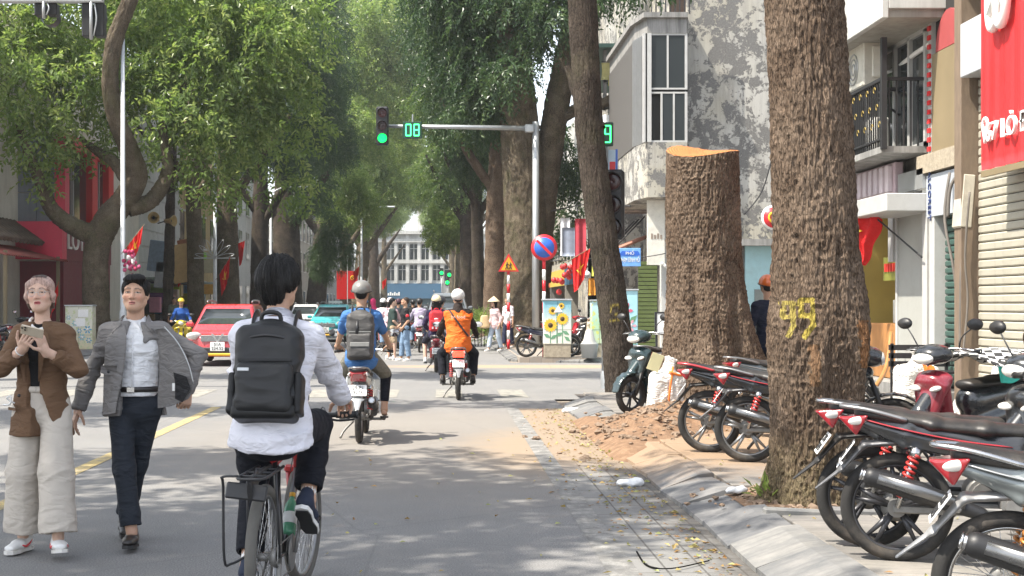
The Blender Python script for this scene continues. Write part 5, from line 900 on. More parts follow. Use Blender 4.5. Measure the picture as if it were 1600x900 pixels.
def tri(s): return [(-.5 * s, -.29 * s), (.5 * s, -.29 * s), (0, .58 * s)]
mb = MB(); mb.ext(tri(.66), .025, (0, -.07, zc_), (1, 0, 0), (0, 0, 1)); p = ob('plate', mb, [M_SRED], o); mb = MB(); mb.ext(tri(.50), .006, (0, -.086, zc_ - .005), (1, 0, 0), (0, 0, 1)); ob('yellow_field', mb, [M_SYEL], p)
mb = MB()
for dx, s in ((-.05, 1.), (.06, .82)):
    mb.lathe([(0, -.02), (.02, 0), (0, .02)], (dx, -.093, zc_ + .10 * s), n=8); mb.tube([(dx, -.093, zc_ + .08 * s), (dx - .01, -.093, zc_ - .02)], .02 * s, 6); mb.tube([(dx - .01, -.093, zc_ - .02), (dx - .05, -.093, zc_ - .12)], .014, 6); mb.tube([(dx, -.093, zc_ - .02), (dx + .035, -.093, zc_ - .12)], .014, 6); mb.tube([(dx - .04, -.093, zc_ + .0), (dx, -.093, zc_ + .06), (dx + .05, -.093, zc_ + .02)], .011, 6)
ob('child_figure', mb, [M_BLK], p)
Yc = 88; o = thing('crossing_sign', 'small blue square pedestrian crossing sign', 'road sign', ((736 - VX) / F_PX * Yc, Yc, PZ)); zc_ = fz(450, Yc) - PZ; striped(o, zc_, .05, 8); mb = MB(); mb.box((0, -.07, zc_), (.56, .03, .6)); p = ob('plate', mb, [M_SBLUE], o); mb = MB(); mb.ext([(-.2, -.17), (.2, -.17), (0, .2)], .006, (0, -.09, zc_), (1, 0, 0), (0, 0, 1)); ob('white_triangle', mb, [M_SWHT], p); mb = MB(); mb.tube([(0, -.1, zc_ + .08), (0, -.1, zc_ - .02), (-.06, -.1, zc_ - .15)], .02, 6); mb.tube([(0, -.1, zc_ - .02), (.06, -.1, zc_ - .15)], .02, 6); ob('walker_figure', mb, [M_BLK], p)
Yb = 37.4; o = thing('street_name_sign', 'blue street name plate reading Phố Phạm Đình Hổ', 'street sign', at(984, 402, Yb)); mb = MB(); mb.box((0, 0, 0), (.60, .03, .50), bev=.01); ob('plate', mb, [mat('light sign blue', (.16, .36, .72), .4)], o); mb = MB(); mb.ext([(-.27, .04), (.27, .04), (.27, .10), (.22, .17), (-.22, .17), (-.27, .10)], .008, (0, -.018, 0), (1, 0, 0), (0, 0, 1)); ob('name_band', mb, [M_SBLUE], o)
text('PHỐ', .12, (0, -.026, .105), (1, 0, 0), (0, 0, 1), M_SWHT, o, .006); text('PHẠM ĐÌNH HỔ', .17, (0, -.020, -.08), (1, 0, 0), (0, 0, 1), M_SWHT, o, .006, sx=.44)
mb = MB(); mb.tube([(-.34, .05, -3), (-.34, .05, .35)], .03, 8); ob('post', mb, [M_GALV], o)
# lamp posts and ornaments
def lamp_post(label, px, Y, top, lotus=None):
    x = (px - VX) / F_PX * Y; o = thing('lamp_post', label, 'lamp post', (x, Y, PZ)); h = fz(top, Y) - PZ; mb = MB(); mb.tube([(0, 0, 0), (0, 0, 1.2), (0, 0, 1.25), (0, 0, h)], [.11, .11, .085, .06], 12); ob('post', mb, [M_POST], o)
    mb = MB(); mb.tube(spline([(0, 0, h - .1), (.7, 0, h + .25), (1.7, 0, h + .3)], 14), .045, 8); ob('arm', mb, [M_POST], o); mb = MB(); mb.box((2.0, 0, h + .3), (.7, .25, .12), bev=.04); ob('lamp_head', mb, [M_POST], o)
    if lotus:
        z = fz(lotus, Y) - PZ; mb = MB(); mb.box((0, -.09, z - .42), (1.75, .03, .05))
        for a in (-80, -52, -26, 0, 26, 52, 80): mb.tube(spline([(0, -.09, z - .4), (math.sin(R(a - 9)) * .5, -.09, z - .4 + math.cos(R(a - 9)) * .5), (math.sin(R(a)) * .85, -.09, z - .4 + math.cos(R(a)) * .85), (math.sin(R(a + 9)) * .5, -.09, z - .4 + math.cos(R(a + 9)) * .5), (0, -.09, z - .4)], 17), .011, 5)
        ob('lotus_ornament', mb, [M_GALV], o)
    return o
lamp_post('pale lamp post rising behind the man in the grey jacket', 192, 44, 4); lamp_post('lamp post with a lotus ornament left of the cyclist', 336, 58, 200, 388); lamp_post('thin lamp post among the left trunks near the red banners', 565, 96, 330); lamp_post('far lamp post left of the white building', 545, 125, 350)
lamp_post('tall grey pole between the black trunks', 423, 84, 300)
def flag(label, px, py, Y, w, h, tilt, fold=.5, pole=None, star=True, rz=0, par_pt=None):   # cloth hanging from an inclined staff
    o = thing('flag', label, 'flag', at(px, py, Y), rz); nu, nv = 22, 26; u, v = np.meshgrid(np.linspace(0, 1, nu), np.linspace(0, 1, nv), indexing='ij'); ca, sa = math.cos(tilt), math.sin(tilt)
    X = u * w * ca * (1 - fold * v * .75) + fold * v * w * .22; Z = u * w * sa - v * h * (1 - .25 * u * fold) - .08 * h * np.sin(u * 3.1) * v; Yy = .06 * w * np.sin(u * 11 + 1.3 * v) * (.25 + v) + .03 * np.sin(u * 23 + v * 3)
    mb = MB(); mb.sheet(np.stack([X, Yy, Z], -1), .006); cl = ob('cloth', mb, [M_FLAG], o)
    if star:
        cu, cv = .5, .5; r = .30; pts = []; 
        def P(uu, vv): i = np.clip(uu, 0, 1) * (nu - 1); j = np.clip(vv, 0, 1) * (nv - 1); i0 = int(i); j0 = int(j); return A((X[i0, j0], Yy[i0, j0] - .012, Z[i0, j0]))
        mb = MB(); uv = [(cu + r * (1 if q % 2 == 0 else .4) * math.sin(q * math.pi / 5) * .8, cv - r * (1 if q % 2 == 0 else .4) * math.cos(q * math.pi / 5)) for q in range(10)]
        V = [P(cu, cv)] + [P(*q) for q in uv]; mb.add(V, [(0, 1 + q, 1 + (q + 1) % 10) for q in range(10)], False); mb.add([p + A((0, .02, 0)) for p in V], [(0, 1 + (q + 1) % 10, 1 + q) for q in range(10)], False); ob('star', mb, [M_STAR], o)
    mb = MB(); e = A((-ca, 0, -sa)) * (.35 if pole is None else pole); mb.tube([e, A((ca, 0, sa)) * (w + .06)], .012, 6); ob('staff', mb, [M_TAN], o); return o
flag('red flag with a yellow star on the lamp post above the man', 198, 386, 43.8, .86, .62, R(52), .35, .3); flag('red flag with a yellow star on the lotus lamp post', 343, 428, 57.8, .85, .95, R(58), .4, .3); flag('small red and yellow flag hanging low between the slim trunks', 277, 428, 60.8, .42, .6, R(50), .4, .3); flag('red flag with a yellow star beside the pink-haired woman', 75, 478, 46, .9, .5, R(66), .3, .4); flag('folded red flag on the stout trunk behind the lotus post', 372, 380, 65.5, .35, 1.1, R(20), .7, .2, False)
flag('red flag with a yellow star hanging behind the large no-stopping sign post', 893, 405, 39.5, .62, .95, R(30), .6, .3)
for i, (px, py, Y, lab) in enumerate(((534, 432, 96, 'plain red vertical banner on the left row'), (551, 432, 98, 'red vertical banner with a yellow emblem on the left row'))):
    o = thing('banner', lab, 'banner', at(px, py, Y)); bob('cloth_panel', [(-.36, .36, -.02, .02, -1.6, .4)], M_FLAG, o); mb = MB(); mb.box((.40, 0, -1), (.05, .05, 5.0)); ob('post', mb, [M_POST], o)
    if i: mb = MB(); mb.torus((0, -.03, -.1), .14, .03, (0, 1, 0), 14, 6, a1=4.6); mb.box((.02, -.03, -.1), (.26, .02, .05), rot(0, .8, 0)); ob('emblem', mb, [M_STAR], o)
flag('small red flag above the left banners, near the yellow emblem', 552, 425, 95, .6, .7, R(45), .4, .3, False); flag('small red flag right of the yellow emblem banner', 566, 447, 97, .55, .8, R(70), .4, .3, False); flag('farthest small red flag on the left row', 597, 440, 120, .5, .7, R(40), .4, .3, False)
# shop flag at right on its angled staff
o = thing('flag', 'large red flag with a yellow star on an angled staff from the white doorway', 'flag', (7.3, 20.75, fz(402, 20.75))); p1 = A(at(1374, 345, 22.1)) - A(o.location); mb = MB(); mb.tube([(0, 0, 0), p1 * 1.12], .014, 6); ob('staff', mb, [M_IRON], o)
u, v = np.meshgrid(np.linspace(0, 1, 24), np.linspace(0, 1, 24), indexing='ij'); q0, q1, q2, q3 = [A(at(*q)) - A(o.location) for q in ((1379, 346, 22.05), (1330, 312, 22.6), (1352, 415, 22.5), (1326, 400, 22.8))]
P = (1 - u)[..., None] * ((1 - v)[..., None] * q0 + v[..., None] * q2) + u[..., None] * ((1 - v)[..., None] * q1 + v[..., None] * q3); P[..., 0] += .05 * np.sin(u * 14 + v * 3) + .03 * np.sin(v * 9); P[..., 1] += .06 * np.sin(u * 9 + 2)
mb = MB(); mb.sheet(P, .006); ob('cloth', mb, [M_FLAG], o); n_ = P[14, 10]; du = nrm(P[18, 10] - P[10, 10]); dv = nrm(P[14, 14] - P[14, 6]); nn = nrm(np.cross(du, dv)); nn = nn if nn[1] < 0 else -nn
mb = MB(); mb.ext([((.15 if q % 2 == 0 else .06) * math.sin(q * math.pi / 5), (.15 if q % 2 == 0 else .06) * math.cos(q * math.pi / 5)) for q in range(10)], .012, n_ + nn * .05, du, -dv); ob('star', mb, [M_STAR], o)
for lab, px, py, rz in (('brass loudspeaker horn facing the street beside the curved tree', 240, 340, .2), ('second loudspeaker horn turned away to the right', 272, 345, 1.2)):
    o = thing('loudspeaker', lab, 'loudspeaker', at(px, py, 50), rz); mb = MB(); mb.lathe([(.05, .35), (.07, .18), (.13, .08), (.2, .0), (.215, 0), (.15, .09), (.09, .2), (.07, .4), (.0, .4)], (0, 0, 0), (0, 1, 0), 20); ob('horn', mb, [mat('brass horn', (.40, .30, .14), .5, .4)], o); mb = MB(); mb.lathe([(0, .1), (.06, .12), (.05, .3)], (0, 0, 0), (0, 1, 0), 12); ob('throat', mb, [M_BLK], o); mb = MB(); mb.tube([(0, .35, 0), (.3 - rz * .5, .5, -.1)], .025, 6); ob('bracket', mb, [M_IRON], o)
# wreath on the lamp post
o = thing('wreath', 'pink and white flower wreath tied to the lamp post', 'wreath', at(203, 412, 43.75)); r = np.random.default_rng(2); cols = [mat('pink petal', (.62, .10, .22), .7), mat('white petal', (.75, .68, .68), .7), mat('deep pink petal', (.4, .03, .1), .7)]
for q in range(34): mb = MB(); mb.lathe([(0, .03), (.075, .0), (.05, -.03)], A((.20 * r.normal() * .6, -.05 * r.random(), .30 * r.normal() * .75)), unit(A((r.normal() * .4, -1, r.normal() * .4))), 7); ob('flower', mb, [cols[q % 3]], o)
# painted electrical cabinets
def cabinet(label, px, Y, w, h, m, base=None, rz=0):
    o = thing('electrical_cabinet', label, 'cabinet', ((px - VX) / F_PX * Y, Y, PZ), rz); hb = .36 if base else 0
    if base: mb = MB(); mb.box((0, 0, hb / 2), (w * .97, .42, hb), bev=.01); ob('plinth', mb, [base], o)
    mb = MB(); mb.box((0, 0, hb + (h - hb) / 2), (w, .45, h - hb), bev=.012); b_ = ob('body', mb, [m], o); mb = MB(); mb.box((0, 0, h + .02), (w + .06, .51, .045), bev=.012); ob('lid', mb, [M_GALV], o); mb = MB(); mb.box((0, -.227, hb + (h - hb) * .5), (.006, .004, h - hb - .04)); mb.box((0, -.227, hb + (h - hb) * .33), (w - .03, .004, .006)); ob('door_seam', mb, [M_BLK], o); return o, hb
def grad(name, stops, axis_z, spread, extra=None):
    m, t, b = NT(name); tc = nd(t, 'ShaderNodeTexCoord'); sp = nd(t, 'ShaderNodeSeparateXYZ'); t.links.new(tc.outputs['Object'], sp.inputs[0]); k = nd(t, 'ShaderNodeMath', operation='DIVIDE', _1=spread); t.links.new(sp.outputs[2], k.inputs[0]); n = nd(t, 'ShaderNodeMath', operation='MULTIPLY_ADD', _1=.25, _2=-.12); t.links.new(noi(t, tc.outputs['Object'], 5, 3), n.inputs[0]); a = nd(t, 'ShaderNodeMath', operation='ADD'); t.links.new(k.outputs[0], a.inputs[0]); t.links.new(n.outputs[0], a.inputs[1]); c = ramp(t, a.outputs[0], stops)
    if extra: c = mixc(t, ramp(t, noi(t, tc.outputs['Object'], 9, 2), [(.56, (0, 0, 0)), (.58, (1, 1, 1))]), c, extra)
    t.links.new(c, b.inputs['Base Color']); b.inputs['Roughness'].default_value = .6; return m
def flower(o, x, z, r, petal, heart, n=12, y=-.232):
    mb = MB()
    for q in range(n):
        a = q * 2 * math.pi / n; d = A((math.cos(a), math.sin(a))); e = A((-d[1], d[0])); mb.ext([tuple(d * r * .25), tuple(d * r * .7 + e * r * .2), tuple(d * r), tuple(d * r * .7 - e * r * .2)], .004 + .001 * (q % 2), (x, y - .001 * (q % 3), z), (1, 0, 0), (0, 0, 1))
    f = ob('painted_flower', mb, [petal], o); mb = MB(); mb.lathe([(0, .004), (r * .34, .003), (r * .34, 0)], (x, y - .003, z), (0, -1, 0), 14); ob('flower_heart', mb, [heart], f)
o, hb = cabinet('cabinet painted with yellow sunflowers beside the striped sign post', 870, 36.6, .74, 1.52, grad('sunflower cabinet sky', [(.25, (.70, .69, .60)), (.6, (.62, .66, .60)), (.95, (.18, .42, .52))], 0, 1.5), M_STONE)
py_ = mat('sunflower petal', (.72, .45, .03), .6, var=.3, vs=14); ph = mat('sunflower heart', (.06, .035, .015), .8)
mb = MB()
for x, z0, z1 in ((-.19, .38, .85), (.13, .38, 1.0), (-.02, .38, 1.2)): mb.box((x, -.229, (z0 + z1) / 2), (.02, .005, z1 - z0))
for x, z, a in ((.05, .62, .5), (.22, .66, -.5), (-.1, .55, .6), (.26, .5, -.7), (-.28, .58, -.5)): mb.ext([(-.11, 0), (0, .05), (.11, 0), (0, -.05)], .006, (x, -.229, z), (math.cos(a), 0, math.sin(a)), (-math.sin(a), 0, math.cos(a)))
ob('painted_leaf', mb, [mat('painted leaf', (.12, .28, .16), .6)], o)
flower(o, -.19, .86, .19, py_, ph, 14); flower(o, .13, 1.03, .17, py_, ph, 14); flower(o, -.13, 1.25, .12, py_, ph); flower(o, .10, 1.38, .09, py_, ph); mb = MB(); mb.ext([(-.1, -.07), (.13, -.05), (.02, .13)], .006, (.0, -.238, 1.27), (1, 0, 0), (0, 0, 1)); ob('torn_poster', mb, [M_SWHT], o)
o, hb = cabinet('pale blue cabinet painted with pink lilies right of the leaning tree', 976.5, 36.4, .62, 1.78, mat('lily cabinet blue', (.34, .60, .68), .6, var=.15, vs=3)); pp = mat('lily petal', (.60, .10, .17), .6, var=.3)
flower(o, -.05, 1.25, .24, pp, M_SWHT, 6); flower(o, .1, .85, .19, mat('pale lily petal', (.62, .30, .36), .6), M_SWHT, 6); flower(o, -.14, .55, .15, pp, M_SWHT, 6); mb = MB(); [mb.ext([(-.16, 0), (0, .07), (.16, 0), (0, -.07)], .005, (x, -.229, z), (math.cos(a), 0, math.sin(a)), (-math.sin(a), 0, math.cos(a))) for x, z, a in ((.18, 1.02, .8), (-.15, .3, .5), (.15, .45, -.6))]; ob('painted_leaf', mb, [mat('painted leaf')], o)
o, hb = cabinet('narrow green-painted cabinet half hidden left of the leaning tree', 935, 36.9, .42, 1.5, grad('green cabinet', [(.2, (.55, .60, .42)), (.6, (.38, .55, .36)), (.9, (.42, .60, .62))], 0, 1.5, (.55, .55, .15)), M_STONE)
o, hb = cabinet('cream cabinet painted with blue flowers and pasted notices behind the woman', 126, 43.4, .86, 1.36, grad('cream cabinet', [(.0, (.62, .56, .36)), (.5, (.66, .64, .52)), (.9, (.60, .60, .5))], 0, 1.4, (.5, .55, .32)))
fb = mat('blue painted petal', (.06, .30, .50), .6); fl2 = mat('light blue painted petal', (.20, .48, .60), .6)
for x, z, r_, m in ((-.28, .62, .13, fb), (.1, .38, .12, fl2), (.28, .62, .14, fb), (-.12, .82, .10, fl2), (-.3, .3, .12, fb), (.32, .28, .10, fb), (-.32, 1.0, .08, fl2), (.02, .58, .09, fb)): flower(o, x, z, r_, m, M_SWHT, 6)
bob('notice', [(-.02, .30, -.238, -.234, 1.02, 1.26), (-.1, .2, -.236, -.233, .72, .98)], M_SWHT, o)
# sacks, bags, clutter
M_SACK = cloth('woven white sack', (.66, .64, .60), .9, .7, 11); M_SORG = mat('orange sack print', (.75, .20, .04), .7)
def sackm(name, lo, hi, axis):                        # white woven sack with a printed orange band
    m = cloth(name, (.68, .66, .62), .9, .7, 11); t = m.node_tree; b = t.nodes['Principled BSDF']; tc = nd(t, 'ShaderNodeTexCoord'); sp = nd(t, 'ShaderNodeSeparateXYZ'); t.links.new(tc.outputs['Object'], sp.inputs[0]); r = ramp(t, sp.outputs[axis], [(0, (0, 0, 0)), (lo, (0, 0, 0)), (lo + .01, (1, 1, 1)), (hi, (1, 1, 1)), (min(1, hi + .01), (0, 0, 0))]); src = b.inputs['Base Color'].links[0].from_socket; t.links.new(mixc(t, r, src, (.72, .17, .03)), b.inputs['Base Color']); return m
def sack(label, p, w, d, h, m, rz=0, lean=0, tied=True, seed=0, cat='sack'):
    s = SDF(.06); s.box((0, 0, h * .38), (w / 2, d / 2, h * .38), rot(0, lean, 0), .09); s.ecap((lean * h * .5, 0, h * .6), (lean * h, 0, h * .86), w * .40, d * .36, w * .16, d * .14)
    if tied: s.ecap((lean * h, 0, h * .86), (lean * h * 1.1 + .03, 0, h), .05, .03, w * .24, .02, k=.04)
    s.cut((0, 0, 0), (0, 0, -1)); o = thing('sack', label, cat, p, rz); sob('bag', s, .016, m, o, lambda V: .022 * fbm(V * A((9, 9, 5)), 3, seed) + .012 * (1 - np.abs(noise(V * A((16, 16, 6)), seed + 3)) * 2)); return o
sk1 = sack('full white sack with an orange stripe leaning on the tree stump', (gnd(1021, 643, PZ).x, 17.0, PZ + .02), .42, .36, .72, M_SACK, .1, .05, True, 3)
mb = MB(); mb.tube(spline([(-.03, -.205, .02), (-.02, -.215, .25), (.02, -.19, .5), (.06, -.1, .62)], 12), .014, 6, sq=.3); mb.tube(spline([(.0, -.17, .56), (.12, -.15, .52), (.2, -.06, .5)], 10), .035, 6, sq=.5); ob('orange_strap', mb, [M_SORG], sk1)
tg = MB(); tg.box((-.16, -.17, .68), (.15, .01, .22), rot(.15, .35, 0)); tag(ob('plate_card', tg, [mat('pale yellow card', (.6, .57, .34), .6)], None, sk1.location), 'pale yellow number card hanging over the sack by the stump', 'card')
sack('peaked white and orange sack standing before the wooden counter', ((1432 - VX) / F_PX * 19.5, 19.5, PZ), .56, .4, .72, sackm('peaked sack', .0, .17, 0), .2, 0, True, 5)
for i, (px, py, Y, w, h, lab) in enumerate(((1535, 655, 15.2, .55, .5, 'plump white sack at the left of the heap behind the parked bikes'), (1582, 655, 15.0, .5, .52, 'orange-marked sack at the right of the heap behind the parked bikes'), (1560, 610, 15.8, .5, .72, 'tall white sack at the back of the heap behind the parked bikes'))):
    sack(lab, (at(px, py, Y).x, Y, PZ), w, .4, h, sackm('sack print %d' % i, .05 * i, .12 + .1 * i, 0 if i else 2), .3 * i, 0, i != 0, 11 + i)
def litter_bag(label, px, py, s, seed, z=0, col=(.72, .73, .74)):
    p = gnd(px, py, z); sd = SDF(.03); sd.ell((0, 0, .05 * s), (.15 * s, .10 * s, .06 * s)); sd.ell((.1 * s, .02, .05 * s), (.09 * s, .07 * s, .05 * s)); sd.ell((-.12 * s, .01, .04 * s), (.07 * s, .07 * s, .035 * s)); sd.cut((0, 0, 0), (0, 0, -1))
    tag(sob('plastic_bag', sd, .010, mat('thin white plastic', col, .35, var=.1), None, lambda V: .03 * s * fbm(V * 22, 3, seed), loc=p), label, 'plastic bag')
litter_bag('crumpled white plastic bag lying against the kerb near the leaf litter', 985, 760, .62, 1); litter_bag('white plastic bag dropped by the kerb corner', 893, 645, .7, 2); litter_bag('clear plastic cup bag lying in the planting hole by tree 99', 1152, 770, .45, 3, PZ, (.6, .62, .58))
litter_bag('flattened white plastic sheet on the soil heap', 1007, 665, 1.1, 4, .12)
mb = MB(); mb.tube(spline([gnd(995, 862, .02), gnd(1012, 884, .01), gnd(1050, 888, .02), gnd(1108, 876, .015)], 24), [.006] * 12 + [.004] * 12, 6); tag(ob('twig', mb, [M_BARKD]), 'thin bent twig lying on the road near the kerb', 'twig')
# A-board, low bench and red stand
o = thing('menu_stand', 'framed menu board standing behind the stump', 'sign board', ((1042 - VX) / F_PX * 33.5, 33.5, 0)); zq = fz(500, 33.5); bob('panel', [(-.25, .3, -.02, .02, zq - .32, zq + .16)], M_SWHT, o); bob('frame', [(-.3, .35, -.03, .03, zq + .16, zq + .2), (-.3, -.25, -.03, .03, zq - .32, zq + .16), (.3, .35, -.03, .03, zq - .32, zq + .16), (-.3, .35, -.03, .03, zq - .36, zq - .32)], M_BLK, o); bob('leg', [(-.28, -.24, -.02, .02, 0, zq - .36), (.3, .34, -.02, .02, 0, zq - .36)], M_BLK, o); bob('food_picture', [(-.02, .2, -.026, -.021, zq - .25, zq - .02)], mat('food print', (.5, .16, .05), .6, var=.5, vs=9), o)
o = thing('bench', 'black slatted bench in front of the dark green shutter', 'bench', (7.02, 19.75, PZ))
for q in range(5): bob('slat', [(-.45, .45, -.3 + q * .12, -.21 + q * .12, .42, .45)], M_IRON, o)
for q in range(3): bob('back_slat', [(-.45, .45, .3, .33, .5 + q * .12, .58 + q * .12)], M_IRON, o)
for x in (-.4, .4): bob('leg', [(x - .02, x + .02, -.28, -.24, 0, .42), ], M_IRON, o); bob('leg', [(x - .02, x + .02, .3, .34, 0, .84)], M_IRON, o)
o = thing('wooden_beam', 'weathered pale stones edging the planting hole of tree 99', 'edging', (0, 0, 0)); mb = MB()
for q in range(5): mb = MB(); mb.box((2.35 + q * .42, 9.16 + .02 * hash2(q), PZ + .012), (.38, .09, .06), rot(.05 * hash2(q), .04, .1 * (hash2(q, 2) - .5)), .012); ob('edging_stone', mb, [M_KERB], o)
o = thing('hose', 'brown hose curving on the pavement before the shop counter', 'hose', (0, 0, 0)); mb = MB(); mb.tube(spline([at(1392, 520, 22), at(1388, 560, 21.6), at(1380, 585, 21.2), at(1368, 604, 20.5)], 14), .035, 8); ob('tube', mb, [M_WOOD], o)
o = thing('bucket', 'grey steel bucket with a white cover beside the beige-trousered man', 'bucket', (at(922, 540, 36).x, 36.2, PZ)); mb = MB(); mb.lathe([(0, 0), (.2, 0), (.24, .36), (.25, .37)], n=18); ob('pail', mb, [M_GALV], o); mb = MB(); mb.lathe([(.24, .36), (.16, .46), (.10, .72), (0, .78)], n=14); ob('cover', mb, [M_GREYP], o)
# hanging shop wares on the right side, past the junction
wr = [('tall narrow lilac banner', 938, 390, 41.5, .28, 1.5, (.32, .26, .42)), ('red vertical shop banner with white spots', 907, 385, 42, .34, 1.7, (.42, .04, .06)), ('yellow-green tall banner by the leaning tree', 930, 395, 41, .2, 1.4, (.55, .55, .06)), ('grey-blue cloth hanging at the shop front', 893, 378, 43, .6, .9, (.28, .32, .40)), ('white shirt-like cloth hanging at the shop front', 883, 370, 43.5, .3, 1.2, (.6, .6, .62)), ('cluster of red lanterns strung at the shop front', 885, 440, 41.8, .5, .9, (.45, .03, .04)), ('small orange pennant beside the leaning tree', 925, 448, 40, .2, .5, (.7, .3, .04))]
for lab, px, py, Y, w, h, c in wr:
    if 'lantern' in lab:
        o = thing('lantern_string', lab, 'lanterns', at(px, py - 25, Y)); r = np.random.default_rng(5)
        for q in range(12): mb = MB(); mb.lathe([(0, -.1), (.07, -.06), (.09, 0), (.07, .06), (0, .1)], (.22 * r.normal(), .1 * r.normal(), -.9 * r.random()), n=8); ob('lantern', mb, [mat('lantern red', (.5, .03, .03), .5)], o)
        continue
    gg = np.stack(np.meshgrid(np.linspace(-w / 2, w / 2, 8), np.linspace(h / 2, -h / 2, 8), indexing='ij'), -1); mb = MB(); mb.sheet(np.stack([gg[..., 0], .03 * np.sin(gg[..., 0] * 30), gg[..., 1]], -1), .01); tag(ob('hanging_cloth', mb, [mat('hanging ' + lab, c, .8, var=.4, vs=6)], None, at(px, py, Y)), lab, 'hanging cloth')
o = thing('round_sign', 'round white shop sign with a dark script behind the red flag', 'sign', at(915, 431, 40.5)); mb = MB(); mb.lathe([(0, 0), (.16, 0), (.16, .04), (0, .04)], (0, 0, 0), (0, -1, 0), 24); ob('disc', mb, [M_SWHT], o); mb = MB(); mb.box((0, -.045, 0), (.2, .01, .03)); mb.box((0, -.045, -.06), (.14, .01, .02)); ob('script', mb, [M_IRON], o)
o = thing('round_sign', 'round red and gold shop sign peeping past tree 99', 'sign', at(1208, 340, 36.5)); mb = MB(); mb.lathe([(0, 0), (.33, 0), (.33, .08), (0, .08)], (0, 0, 0), (0, -1, 0), 30); ob('rim', mb, [M_SWHT], o); mb = MB(); mb.lathe([(0, 0), (.28, 0), (.28, .006), (0, .006)], (0, -.081, 0), (0, -1, 0), 30); ob('red_field', mb, [M_SRED], o); mb = MB(); mb.torus((.0, -.09, .0), .13, .03, (0, 1, 0), 16, 6, a1=4.6); mb.box((.06, -.09, -.02), (.2, .02, .05), rot(0, .7, 0)); ob('gold_mark', mb, [M_STAR], o); mb = MB(); mb.tube([(0, .02, 0), (.0, 1.6, .1)], .03, 6); ob('bracket', mb, [M_IRON], o)
mb = MB(); mb.tube(spline([at(1207, 245, 37.6), at(1190, 300, 37.7), at(1163, 335, 37.8)], 14), .02, 6); tag(ob('loose_cable', mb, [M_IRON]), 'black cable hanging down the peeling wall between stump and tree 99', 'cable')
mb = MB(); mb.tube(spline([at(900, 566, 36), at(950, 407, 39)], 2), .01, 4); mb = MB()
mb.tube(spline([at(860, 408, 42), at(930, 404, 40), at(1000, 402, 38), at(1040, 396, 37.7)], 16), .014, 6); mb.tube(spline([at(860, 330, 46), at(925, 318, 42), at(985, 322, 38)], 16), .02, 6); tag(ob('overhead_wire', mb, [M_IRON]), 'overhead wires strung from the forked tree to the corner house', 'wire')
for q, (px, py) in enumerate(((690, 425), (702, 428), (699, 440))):
    o = thing('traffic_light', ['leftmost of three far green traffic lights', 'topmost right of three far green traffic lights', 'lowest of three far green traffic lights'][q], 'traffic light', at(px, py, 150)); mb = MB(); mb.box((0, 0, 0), (.4, .2, .9), bev=.04); ob('housing', mb, [M_BLK], o); mb = MB(); mb.lathe([(0, .02), (.2, 0)], (0, -.11, -.1), (0, -1, 0), 12); ob('lens', mb, [M_GRN], o); mb = MB(); mb.tube([(0, .12, -fz(py, 150)), (0, .12, .4)], .05, 6); ob('pole', mb, [M_GALV], o)
# ------------------------------------------------------------------ vehicles (local forward = +x, origin on the ground under the rear axle)
def _planes(s, pl, lo, hi, rad=.03, k=None, op='u'):
    pl = [(A(p), nrm(n)) for p, n in pl]
    def fn(p):
        d = None
        for q, n in pl: e = (p - q) @ n + rad; d = e if d is None else np.where(np.maximum(d, e) > 0, np.sqrt(np.maximum(d, 0) ** 2 + np.maximum(e, 0) ** 2) + np.minimum(np.maximum(d, e), 0), np.maximum(d, e))
        return d - rad
    return s._a(fn, lo, hi, k, op)
SDF.planes = _planes
def pmat(name, c, **kw): return mat(name, c, **{**dict(rough=.28, coat=.6, var=.08, vs=3, dirt=.12), **kw})
M_TYRE = mat('tyre rubber', (.018, .017, .016), .85, var=.45, vs=7, dirt=.55, bmp=.2, bs=120); M_CHROME = mat('worn chrome', (.48, .48, .48), .25, 1, var=.2); M_ALLOY = mat('cast alloy', (.27, .27, .27), .4, .8, var=.25); M_ENG = mat('engine alloy', (.22, .215, .205), .5, .6, var=.5, vs=14, dirt=.5); M_SEAT = mat('seat vinyl', (.013, .0125, .0125), .45, var=.25, bmp=.15, bs=160, dirt=.3); M_MATTE = mat('matte black plastic', (.014, .014, .015), .5, var=.2, dirt=.2); M_TAIL = mat('red tail lens', (.26, .008, .014), .12, coat=1); M_LIT = mat('lit tail lamp', (1, .06, .03), .3, emit=1.3); M_CLEAR = mat('clear lens', (.62, .60, .56), .12, coat=1, var=.3, vs=30); M_SPRING = mat('red spring', (.46, .035, .03), .4); M_SPRINGY = mat('copper spring', (.50, .20, .05), .35, .5); M_HEAT = mat('silver heat shield', (.22, .22, .22), .3, .9, var=.3, dirt=.35); M_DKRIM = mat('dark rim', (.05, .05, .055), .35, .4); M_PLATE = mat('number plate white', (.78, .78, .76), .4, dirt=.15); M_MIR = mat('mirror face', (.75, .77, .8), .04, 1)
def tyre_mb(R_, r, sx, n=88, m=14, tread=.004):
    mb = MB(); mb.torus((0, 0, 0), R_, r, (0, 1, 0), n, m, sx); V = mb.v[0]; ang = np.arctan2(V[:, 2], V[:, 0]); rad = np.hypot(V[:, 0], V[:, 2]); k = np.clip((rad - R_) / r, 0, 1); pat = (np.sin(ang * 44 + np.abs(V[:, 1]) / r * 5) > .35) * (k > .45); e = V[:, [0, 2]] / rad[:, None]; V[:, [0, 2]] -= e * (pat * tread)[:, None]; return mb
